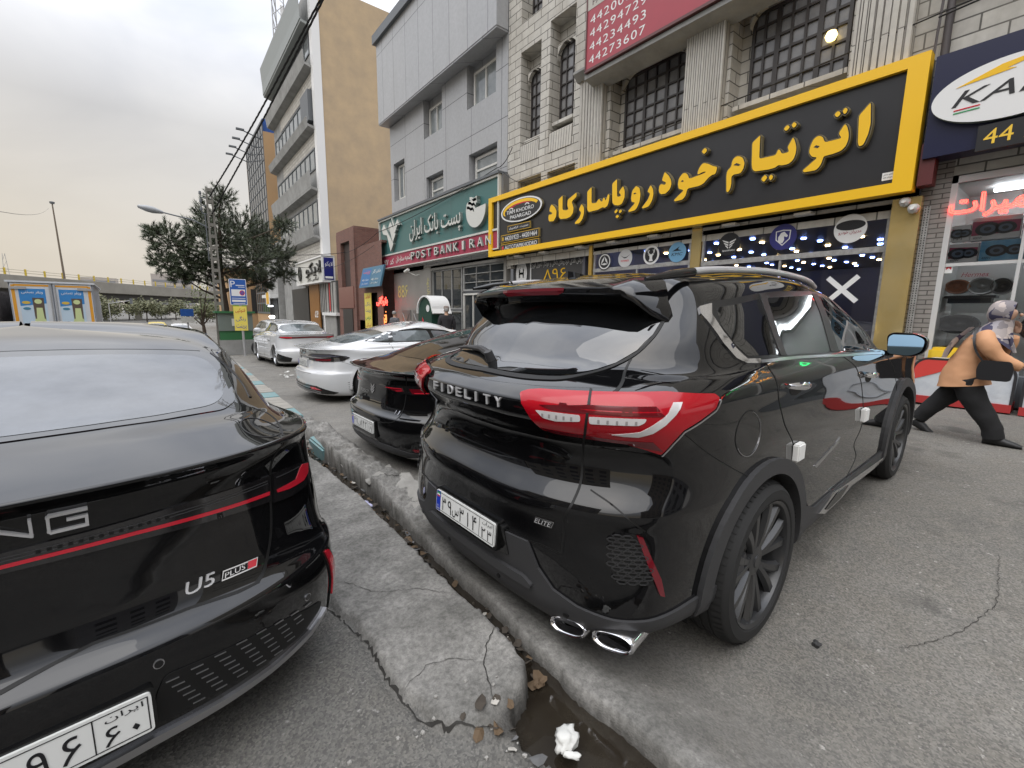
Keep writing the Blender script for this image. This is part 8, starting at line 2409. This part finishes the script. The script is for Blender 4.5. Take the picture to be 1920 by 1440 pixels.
# body: pelvis, spine, neck, head, arms and legs in one surface
B_ = [(0, .10, .80, .125, .105), (0, .07, .92, .12, .10), (0, .02, 1.06, .125, .105), (0, -.02, 1.17, .10, .09), (0, -.065, 1.255, .045), (0, -.105, 1.315, .055), (0, -.125, 1.385, .078, .092), (0, -.115, 1.44, .06, .075),
      (-.13, -.02, 1.16, .055), (-.17, -.10, .97, .045), (-.16, -.30, .845, .032),                       # right arm (near)
      (.13, -.03, 1.16, .055), (.19, -.09, .97, .045), (.12, -.19, 1.16, .032),                          # left arm up to the ear
      (-.085, .09, .68, .08), (-.085, -.02, .43, .055), (-.08, -.19, .08, .038), (-.08, -.27, .03, .03),       # right leg forward
      (.085, .14, .68, .08), (.083, .27, .42, .055), (.08, .46, .13, .038), (.08, .42, .05, .03)]             # left leg trailing
E_ = [(0,1),(1,2),(2,3),(3,4),(4,5),(5,6),(6,7),(3,8),(8,9),(9,10),(3,11),(11,12),(12,13),(0,14),(14,15),(15,16),(16,17),(0,18),(18,19),(19,20),(20,21)]
skinned('body', B_, E_, M_skin, wo, 0, 2)
def rings(mb, L, n=36, per=7):
    """smooth closed sleeve through rings (x, y, z, rx, ry)"""
    C = [Vector(p[:3]) for p in L]; D = [Vector((p[3], p[4], p[5] if len(p) > 5 else 0)) for p in L]
    vs = []; m = (len(L) - 1) * per + 1
    for i in range(m):
        c, d = crom(C, i / per), crom(D, i / per)
        for j in range(n):
            t = 2 * math.pi * j / n
            vs.append((c.x + d.x * math.cos(t), c.y + d.y * math.sin(t), c.z + d.z * math.sin(t)))
    mb.add(vs, [(i*n+j, i*n+(j+1)%n, (i+1)*n+(j+1)%n, (i+1)*n+j) for i in range(m-1) for j in range(n)])
def sleeve(mb, P, R_, per=7):
    C = [Vector(p) for p in P]; D = [Vector((r, 0, 0)) for r in R_]; m = (len(P) - 1) * per + 1
    mb.tube([crom(C, i / per) for i in range(m)], [crom(D, i / per).x for i in range(m)], 22)
mb = MB()
rings(mb, [(0, .11, .60, .215, .215, -.035), (0, .115, .70, .205, .20, -.02), (0, .105, .83, .185, .165), (0, .07, .96, .18, .15), (0, .03, 1.07, .185, .145), (0, .0, 1.15, .165, .125), (0, -.03, 1.205, .105, .095), (0, -.045, 1.245, .06, .065)])
sleeve(mb, [(-.12, -.0, 1.165), (-.19, -.03, 1.09), (-.205, -.10, .97), (-.185, -.20, .895), (-.162, -.295, .85)], [.075, .082, .072, .058, .044])
sleeve(mb, [(.12, -.0, 1.165), (.19, -.03, 1.08), (.20, -.12, .985), (.165, -.165, 1.06), (.12, -.19, 1.15)], [.075, .08, .068, .055, .042])
sh_ = mb.build('shirt', M_shirt, wo, True, recalc=True); cloth_noise(sh_, .011, 8, 2)
mb = MB()
rings(mb, [(0, .11, .56, .17, .155), (0, .11, .70, .18, .165), (0, .10, .82, .165, .15)])
sleeve(mb, [(-.085, .09, .68), (-.085, .02, .50), (-.085, -.07, .34), (-.08, -.165, .18), (-.08, -.195, .055)], [.125, .112, .098, .088, .084])
sleeve(mb, [(.085, .14, .68), (.085, .22, .49), (.082, .31, .36), (.08, .41, .22), (.08, .455, .14)], [.125, .108, .094, .082, .076])
tr_ = mb.build('trousers', M_trou, wo, True, recalc=True); cloth_noise(tr_, .009, 10, 5)
for (nm, x, y, z, rx) in (('right', -.085, -.20, .0, 0), ('left', .08, .47, .035, R(28))):
    Q = Matrix.Translation((x, y, z)) @ Matrix.Rotation(rx, 4, 'X')
    prof = [(.085, .036, .11), (.04, .042, .12), (-.03, .044, .105), (-.10, .049, .075), (-.165, .046, .056), (-.205, .030, .034)]
    vs = []
    for (yy, w, h) in prof:
        for a in range(10):
            t = math.pi * 2 * a / 10; vs.append(Q @ Vector((w * math.cos(t), yy, max(0, h * .5 + h * .5 * math.sin(t)))))
    n = 10
    o = MB().add(vs, [(i*n+j, i*n+(j+1)%n, (i+1)*n+(j+1)%n, (i+1)*n+j) for i in range(5) for j in range(n)] + [tuple(range(n)), tuple(range(5*n, 6*n))]).build('shoe', M_shoe, wo); smooth_angle(o, 60)
smooth_angle(MB().tube([(.08, .50, .10), (.08, .468, .19)], [.040, .046], 10).build('sock', M_wh, wo), 60)
# face details on the visible side
smooth_angle(MB().lathe([(0, .02), (.012, .012), (.016, 0), (.010, -.014), (0, -.018)], 10, M=Matrix.Translation((-.0, -.222, 1.375))).build('nose', M_skin, wo), 60)
MB().box((-.035, -.214, 1.335), (.035, -.208, 1.343)).build('mouth', mat('lips', (.30, .11, .09)), wo)
for s in (-1, 1): MB().lathe([(0, -.006), (.011, 0), (0, .006)], 10, M=Matrix.Translation((s * .034, -.203, 1.398)) @ Matrix.Rotation(R(90), 4, 'X')).build('eye', M_ink, wo)
# scarf: hood round the head, drape over the chest and back
M_scarf = bpy.data.materials.new('scarf_print'); M_scarf.use_nodes = True
_n, _l = M_scarf.node_tree.nodes, M_scarf.node_tree.links
_tc = _n.new('ShaderNodeTexCoord'); _v = _n.new('ShaderNodeTexVoronoi'); _v.inputs['Scale'].default_value = 11; _v.distance = 'MANHATTAN'; _l.new(_tc.outputs['Object'], _v.inputs['Vector'])
_s = _n.new('ShaderNodeSeparateColor'); _l.new(_v.outputs['Color'], _s.inputs[0])
_r = _n.new('ShaderNodeValToRGB'); _r.color_ramp.interpolation = 'CONSTANT'
_r.color_ramp.elements[0].color = (.045, .042, .085, 1); _r.color_ramp.elements[1].position = .30; _r.color_ramp.elements[1].color = (.34, .30, .29, 1)
for p_, c_ in ((.52, (.20, .18, .19, 1)), (.70, (.47, .40, .37, 1)), (.86, (.30, .28, .30, 1))):
    e_ = _r.color_ramp.elements.new(p_); e_.color = c_
_l.new(_s.outputs[0], _r.inputs[0]); _l.new(_r.outputs[0], _n['Principled BSDF'].inputs['Base Color']); _n['Principled BSDF'].inputs['Roughness'].default_value = .7
def hoodpt(a, u):
    """a round the opening axis (forward = -y), u from the face edge (0) to the nape (1)"""
    c = Vector((0, -.105, 1.395)); ax = Vector((0, -1, -.12)).normalized()
    r = .118 * math.sin(math.pi * (.30 + .70 * u)) ** .7 if u < 1 else 0.004
    d = .105 * math.cos(math.pi * (.30 + .70 * u)) * 1.15
    e1 = Vector((1, 0, 0)); e2 = ax.cross(e1)
    return c + ax * (d - .01) + (e1 * math.cos(a) * r * .92 - e2 * math.sin(a) * r * 1.12)
vs, fs = [], []
na, nu = 28, 12
for i in range(nu + 1):
    for j in range(na): vs.append(hoodpt(2 * math.pi * j / na, i / nu))
fs = [(i*na+j, i*na+(j+1)%na, (i+1)*na+(j+1)%na, (i+1)*na+j) for i in range(nu) for j in range(na)]
hd = mobj('headscarf', vs, fs, M_scarf, wo, True)
cloth_noise(hd, .006, 14, 3)
dr = MB()
ns = 26
rows_ = [(.085, -.10, 1.325, .0), (.115, -.075, 1.27, .0), (.165, -.05, 1.215, .0), (.20, -.045, 1.15, .01)]
vs = []
for (r, cy, z, t) in rows_:
    for j in range(ns):
        a = 2 * math.pi * j / ns
        front = max(0, -math.sin(a)); back = max(0, math.sin(a))
        vs.append(Vector((math.cos(a) * r, cy + math.sin(a) * r * .95, z - (1.325 - z) * (front * .95 + back * .25))))
o = mobj('scarf_drape', vs, [(i*ns+j, i*ns+(j+1)%ns, (i+1)*ns+(j+1)%ns, (i+1)*ns+j) for i in range(3) for j in range(ns)], M_scarf, wo, True); cloth_noise(o, .014, 12, 8)
tail_ = [(-.06, .10, 1.24), (-.075, .20, 1.10), (-.08, .25, .98), (-.085, .27, .90)]
vs = []
for i, p in enumerate(tail_):
    for k in (-1, -.5, 0, .5, 1): vs.append(Vector(p) + Vector((k * .055 * (1 + .2 * i), k * k * .03 - .012 * math.sin(3 * k + i), 0)))
o = mobj('scarf_tail', vs, [(i*5+j, i*5+j+1, i*5+6+j, i*5+5+j) for i in range(3) for j in range(4)], M_scarf, wo, True)
vs = []
for i, (y, z, w) in enumerate(((-.16, 1.24, .07), (-.20, 1.14, .085), (-.215, 1.03, .08), (-.20, .94, .05))):
    for k in (-1, -.5, 0, .5, 1): vs.append(Vector((k * w - .03, y + .02 * k * k + .01 * math.sin(4 * k + i), z - .02 * abs(k))))
mobj('scarf_front', vs, [(i*5+j, i*5+j+1, i*5+6+j, i*5+5+j) for i in range(3) for j in range(4)], M_scarf, wo, True)
# shoulder bag and strap, phone, hands
def strap(P, w, name, m):
    P = [crom([Vector(p) for p in P], k / 6) for k in range((len(P)-1)*6 + 1)]
    vs = []
    for p in P: vs += [p + Vector((0, -w, 0)), p + Vector((0, w, 0))]
    return mobj(name, vs, [(2*i, 2*i+1, 2*i+3, 2*i+2) for i in range(len(P)-1)], m, wo)
strap([(.10, -.02, 1.245), (-.06, .06, 1.245), (-.185, .07, 1.12), (-.215, .03, .98), (-.225, -.05, .86)], .011, 'bag_strap', M_shoe)
poly = rounded([(-.125, .0), (.125, .0), (.14, .12), (.115, .215), (-.115, .215), (-.14, .12)], .035, 4)
o = MB().prism(poly, .0, .08, lambda a, b, h: Vector((-.20 - h, -.125 + a * .95, .70 + b * .95))).build('shoulder_bag', mat('bag_leather', (.012, .012, .014), rough=.45), wo); bevel(o, .018)
hand(wo, (-.16, -.31, .842), (0, -.95, -.25), (0, .2, -1), .95, M_skin, .45)
hand(wo, (.085, -.205, 1.185), (-.25, -.05, 1), (-.6, .5, 0), .9, M_skin, .35)
# ---- two men by the bank
def man(label, loc, rz, coat, h, cap, hair):
    t = thing('person', label, 'person', loc, rz)
    k = h / 1.75
    S_ = lambda L: [tuple(q * k for q in p) for p in L]
    skinned('body', S_([(0, 0, .95, .14, .11), (0, 0, 1.15, .15, .11), (0, 0, 1.38, .14, .10), (0, 0, 1.50, .055), (0, -.02, 1.60, .085, .095), (0, -.02, 1.70, .07, .08), (-.20, 0, 1.40, .06), (-.26, .02, 1.12, .05), (-.26, -.05, .88, .035), (.20, 0, 1.40, .06), (.26, .02, 1.12, .05), (.26, -.05, .88, .035), (-.10, 0, .85, .09), (-.11, -.02, .48, .065), (-.11, .03, .08, .045), (-.11, -.12, .03, .035), (.10, 0, .85, .09), (.11, .02, .48, .065), (.11, .06, .08, .045), (.11, -.09, .03, .035)]),
        [(0,1),(1,2),(2,3),(3,4),(4,5),(2,6),(6,7),(7,8),(2,9),(9,10),(10,11),(0,12),(12,13),(13,14),(14,15),(0,16),(16,17),(17,18),(18,19)], M_skin, t, 0, 2)
    o = skinned('jacket', S_([(0, 0, .90, .20, .15), (0, 0, 1.15, .20, .145), (0, 0, 1.36, .19, .13), (0, 0, 1.475, .08), (-.21, 0, 1.40, .085), (-.28, .02, 1.12, .07), (-.275, -.04, .92, .052), (.21, 0, 1.40, .085), (.28, .02, 1.12, .07), (.275, -.04, .92, .052)]), [(0,1),(1,2),(2,3),(2,4),(4,5),(5,6),(2,7),(7,8),(8,9)], coat, t, 1, 2); cloth_noise(o, .008, 8, h)
    skinned('trousers', S_([(0, 0, .90, .17, .13), (-.10, 0, .80, .11), (-.11, -.01, .48, .09), (-.11, .03, .10, .075), (.10, 0, .80, .11), (.11, .02, .48, .09), (.11, .06, .10, .075)]), [(0,1),(1,2),(2,3),(0,4),(4,5),(5,6)], M_trou, t, 0, 2)
    if cap:
        o = MB().lathe([(.0, .10), (.06, .095), (.10, .06), (.108, 0), (.10, -.005)], 20, M=Matrix.Translation((0, -.015, 1.70 * k))).build('cap', cap, t); smooth_angle(o, 60)
        MB().prism([(-.08, -.08), (.08, -.08), (.06, -.19), (-.06, -.19)], 1.695 * k, 1.71 * k, lambda a, b, h_: Vector((a, b, h_))).build('peak', cap, t)
    o = MB().lathe([(.0, .092), (.06, .085), (.094, .04), (.100, -.02), (.088, -.06), (.08, -.05)], 20, M=Matrix.Translation((0, .006, (1.665 if cap else 1.69) * k)) @ Matrix.Diagonal((.95, 1.02, 1.0, 1))).build('hair', hair, t); smooth_angle(o, 60)
    for s in (-1, 1): smooth_angle(MB().lathe([(0, -.012), (.028, 0), (0, .012)], 10, M=Matrix.Translation((s * .093, -.01, 1.62 * k)) @ Matrix.Rotation(R(90), 4, 'Y')).build('ear', M_skin, t), 60)
M_capm = mat('cap_taupe', (.20, .16, .14), rough=.8); M_hairg = mat('hair_grey', (.28, .27, .26), rough=.8)
man('person in a taupe cap and dark jacket standing by the bank door', (8.0, 14.15, gnd_z(8, 14.15)), R(160), mat('jacket_dark', (.018, .016, .02), rough=.8), 1.74, M_capm, M_hairg)
man('person with short grey hair near the yellow copy poster', (8.5, 19.9, gnd_z(8.5, 19.9)), R(110), mat('jacket_grey', (.10, .10, .11), rough=.8), 1.70, None, M_hairg)
# ======================= kerb blocks, painted and broken
M_kpale = mat('kerb_stone', (.30, .285, .25), rough=.9, noise=(5, .8, (.20, .19, .17)), bump=(40, .5, .006))
M_kteal = mat('kerb_teal', (.12, .25, .265), rough=.75, noise=(9, .85, (.20, .24, .23)), bump=(40, .4, .005))
rnd = random.Random(4)
y = 6.45; i = 0
while y < 30:
    L = .62 + .05 * rnd.random(); x = 1.12 + .035 * (y - 6.4) * (1 if y < 16 else .6) if y < 16 else 1.455 + .02 * (y - 16)
    tl = i in (0, 3, 6, 9, 12)
    z0 = slope(y + L / 2)
    mb = MB().box((-.145, 0, -.12), (.145, L - .02, .165))
    o = bevel(mb.build('kerb_block', M_kteal if tl else M_kpale), .014, 2)
    o.location = (x + .13, y, z0 - .005 * rnd.random()); o.rotation_euler = (R(-1.5), 0, R(-2) + rnd.uniform(-.02, .02))
    lab = ('teal painted kerb block with a broken near end, the first of the row' if i == 0 else ('worn teal painted kerb block in the far kerb' if tl else 'bare pale stone kerb block in the far kerb'))
    tag(o, lab, 'kerb block', 'far kerb blocks, teal' if tl and i else ('far kerb blocks, bare' if i else None))
    y += L; i += 1
o = bevel(MB().box((-.07, 0, -.1), (.07, .52, .115)).build('kerb_block', M_kteal), .02); o.location = (1.275, 4.75, slope(5) - .01); o.rotation_euler = (R(2), R(-8), R(2)); tag(o, 'faded teal kerb fragment sunk in the broken concrete', 'kerb block')
# rubble chunks along the broken kerb
M_rub = mat('broken_concrete', (.22, .212, .195), rough=.95, noise=(6, .8, (.32, .31, .285)), bump=(22, .8, .012))
def stone(name, m, r, sx, sy, sz, seed):
    rd = random.Random(seed)
    bm = bmesh.new(); bmesh.ops.create_icosphere(bm, subdivisions=3, radius=1)
    o = Vector((rd.random() * 50, rd.random() * 50, 0))
    for v in bm.verts:
        n = mnoise.noise(v.co * 1.3 + o) * .45 + mnoise.noise(v.co * 3.2 + o) * .16
        c = v.co.copy(); q = max(abs(c.x), abs(c.y), abs(c.z)); c = c.lerp(c / q * .85, .55)
        v.co = Vector((c.x * sx, c.y * sy, c.z * sz)) * r * (1 + n)
    me = bpy.data.meshes.new(name); bm.to_mesh(me); bm.free(); me.materials.append(m)
    me.polygons.foreach_set('use_smooth', [False] * len(me.polygons))
    ob = bpy.data.objects.new(name, me); COL.objects.link(ob); return ob
rd = random.Random(9)
yy = 2.75; k = 0
while yy < 6.3:
    s_ = rd.uniform(.12, .20)
    o = stone('concrete_chunk', M_rub, s_, .85, 1.5, .42, 40 + k)
    x = lerp_tab(GUT_R, yy) + s_ * .95 + rd.uniform(-.015, .03)
    o.location = (x, yy, slope(yy) + .012 + rd.uniform(-.02, .015)); o.rotation_euler = (rd.uniform(-.25, .25), R(-14) + rd.uniform(-.15, .15), rd.uniform(-.4, .4))
    size = 'large' if s_ > .17 else ('medium' if s_ > .145 else 'small')
    tag(o, f'{size} broken concrete chunk lining the gutter between the cars', 'rubble', f'{size} concrete chunks along the gutter')
    yy += s_ * 2.9; k += 1
# litter
M_paper = mat('tissue_white', (.6, .6, .57), rough=.9)
def crumple(name, m, loc, r, sc, seed, lb, cat='litter', group=None, amp=.5):
    rd = random.Random(seed); bm = bmesh.new(); bmesh.ops.create_icosphere(bm, subdivisions=3, radius=1); o = Vector((rd.random() * 40, rd.random() * 40, 3))
    for v in bm.verts:
        n = abs(mnoise.noise(v.co * 1.5 + o)) * amp * 1.7 - amp * .4 + .10 * mnoise.noise(v.co * 4 + o); v.co = Vector((v.co.x * sc[0], v.co.y * sc[1], v.co.z * sc[2])) * r * (1 + n)
    me = bpy.data.meshes.new(name); bm.to_mesh(me); bm.free(); me.materials.append(m); me.polygons.foreach_set('use_smooth', [True] * len(me.polygons)); ob = bpy.data.objects.new(name, me); COL.objects.link(ob); ob.location = loc; ob.rotation_euler = (0, 0, rd.uniform(0, 6)); tag(ob, lb, cat, group); return ob
crumple('crumpled_tissue', M_paper, (.955, .905, .0), .036, (1.0, 1.35, .7), 3, 'crumpled white tissue lying in the gutter mouth', amp=.55)
crumple('tissue_scrap', M_paper, (.935, .855, -.005), .018, (.7, 1.6, .5), 8, 'torn scrap of white tissue below the crumpled one', amp=.55)
M_leafdry = [mat('dry_leaf_a', (.10, .065, .035), rough=.8), mat('dry_leaf_b', (.05, .04, .03), rough=.8), mat('scrap_pale', (.42, .40, .36), rough=.8), mat('scrap_grey', (.11, .11, .11), rough=.7), mat('scrap_red', (.25, .05, .04), rough=.7)]
kinds = ('brown dry leaf', 'dark wet leaf', 'pale paper scrap', 'grey plastic scrap', 'dull red wrapper scrap')
rd = random.Random(21)
for i in range(150):
    y = (1.15 + 5.0 * rd.random() ** 1.3) if i < 128 else rd.uniform(.85, 1.2)
    gl, gr = lerp_tab(GUT_L, y), lerp_tab(GUT_R, y)
    x = rd.uniform(gl + .005, gr - .005)
    if i >= 128: x = rd.uniform(.70, .95)
    kd = rd.choices(range(5), (4, 6, 1.4, 3, .5))[0]; s_ = rd.uniform(.008, .026) * (.6 if kd == 2 else 1)
    V = []; n = 7
    for j in range(n):
        a = 2 * math.pi * j / n; rr = s_ * rd.uniform(.6, 1.2); V.append((rr * math.cos(a) * 1.5, rr * math.sin(a), rd.uniform(-.3, .5) * s_))
    V.append((0, 0, s_ * .35))
    o = mobj('litter_piece', V, [(j, (j + 1) % n, n) for j in range(n)], M_leafdry[kd])
    z = slope(y) - .055 + rd.uniform(0, .02) if i < 128 else road_h(x, y)[0] + .006
    o.location = (x, y, z); o.rotation_euler = (rd.uniform(-.5, .5), rd.uniform(-.5, .5), rd.uniform(0, 6))
    tag(o, kinds[kd] + ' among the litter in the gutter', 'litter', kinds[kd] + 's in the gutter')
crumple('blue_wrapper', mat('wrapper_lilac', (.45, .45, .62), rough=.4), (1.14, 3.35, slope(3.3) - .035), .045, (1.6, .8, .35), 5, 'small lilac and white wrapper in the gutter')
crumple('orange_wrapper', mat('wrapper_orange', (.55, .15, .06), rough=.5), (1.10, 4.5, slope(4.5) - .04), .03, (1.5, 1, .3), 6, 'small orange wrapper in the far gutter')
o = MB().tube([(0, 0, 0), (.04, .005, 0)], .004, 8).build('cigarette_end', M_wh); o.location = (1.10, 2.35, slope(2.3) - .035); o.rotation_euler = (0, 0, 1.1); tag(o, 'white cigarette end lying in the gutter', 'litter')
o = stone('small_stone', mat('dark_stone', (.03, .03, .03), rough=.8), .017, 1, 1, .8, 77); o.location = (2.13, .545, .016); tag(o, 'small black stone on the asphalt right of the SUV wheel', 'stone')
rd = random.Random(33)
for i in range(46):
    x, y = (rd.uniform(1.4, 7), rd.uniform(-1.2, .8)) if i < 22 else (rd.uniform(.3, .95), rd.uniform(.9, 1.3))
    o = stone('pebble', mat('pebble_grey', (.30, .29, .27), rough=.9), rd.uniform(.003, .008), 1, 1, .7, 100 + i); o.location = (x, y, (road_h(x, y)[0]) + .003); tag(o, 'tiny grey pebble scattered on the asphalt', 'pebble', 'pebbles on the asphalt')
for i in range(26):
    x, y = rd.uniform(2.2, 3.1), rd.uniform(11.5, 13.5)
    o = crumple('paper_scrap', M_paper, (x, y, gnd_z(x, y) + .01), rd.uniform(.02, .05), (1.4, 1, .2), 200 + i, 'scrap of white paper strewn behind the white saloon', 'litter', 'paper scraps behind the white saloon')
# ======================= packed bags in front of the accessory shop
def pack(loc, L, label, red):
    t = thing('storage_bag', label, 'bag', loc, 0, None)
    W_, H_ = .42, .66
    poly = rounded([(0, .0), (L, 0), (L, H_ * .82), (L - .10, H_), (.10, H_), (0, H_ * .82)], .10, 5)
    f = lambda a, b, h: Vector((h, -a, b))
    o = MB().prism(poly, -.02, W_, f).build('fabric_body', mat('bag_clear', (.50, .53, .57), rough=.22, noise=(5, .6, (.66, .68, .70)), bump=(7, .5, .02)), t); bevel(o, .03)
    MB().prism([(-.01, -.012), (L + .01, -.012), (L + .01, .10), (-.01, .10)], -.035, W_ + .01, f).build('red_base', mat('bag_red', (.38, .03, .03), rough=.5), t)
    MB().prism(ribbon(poly[2:] + poly[:1], .03), -.03, -.0, f).build('piping', mat('bag_black', (.02, .02, .022), rough=.6), t)
    if red: MB().prism([(.0, .33), (.0, H_ * .84), (.10, H_ + .005), (.62, H_ + .005), (.50, .58), (.22, .43)], -.028, -.0, f).build('red_corner', mat('bag_scarlet', (.62, .06, .05), rough=.45), t)
    mb = MB().tube([f(L * .3, .30, -.03), f(L * .45, .42, -.04), f(L * .62, .40, -.04), f(L * .66, .22, -.03), f(L * .4, .20, -.03), f(L * .3, .30, -.03)], .012, 6); mb.build('grey_print', mat('bag_grey', (.28, .30, .33), rough=.5), t)
    return t
pack((9.0, 1.56, .175), 1.05, 'clear zip bag with a scarlet corner and red base, left of the woman', True)
pack((9.0, .42, .165), 1.2, 'clear zip bag with a dark edge and red base, behind the woman', False)
o = bevel(MB().box((9.46, 1.12, .62), (9.8, 1.50, .98)).build('yellow_case', mat('case_yellow', (.72, .48, .03), rough=.4)), .04); tag(o, 'yellow case standing behind the scarlet cornered bag', 'case')
o = bevel(MB().box((9.44, .2, .17), (9.8, 1.55, .62)).build('grey_crate', M_trim), .02); tag(o, 'dark crate behind the zip bags at the shop foot', 'crate')
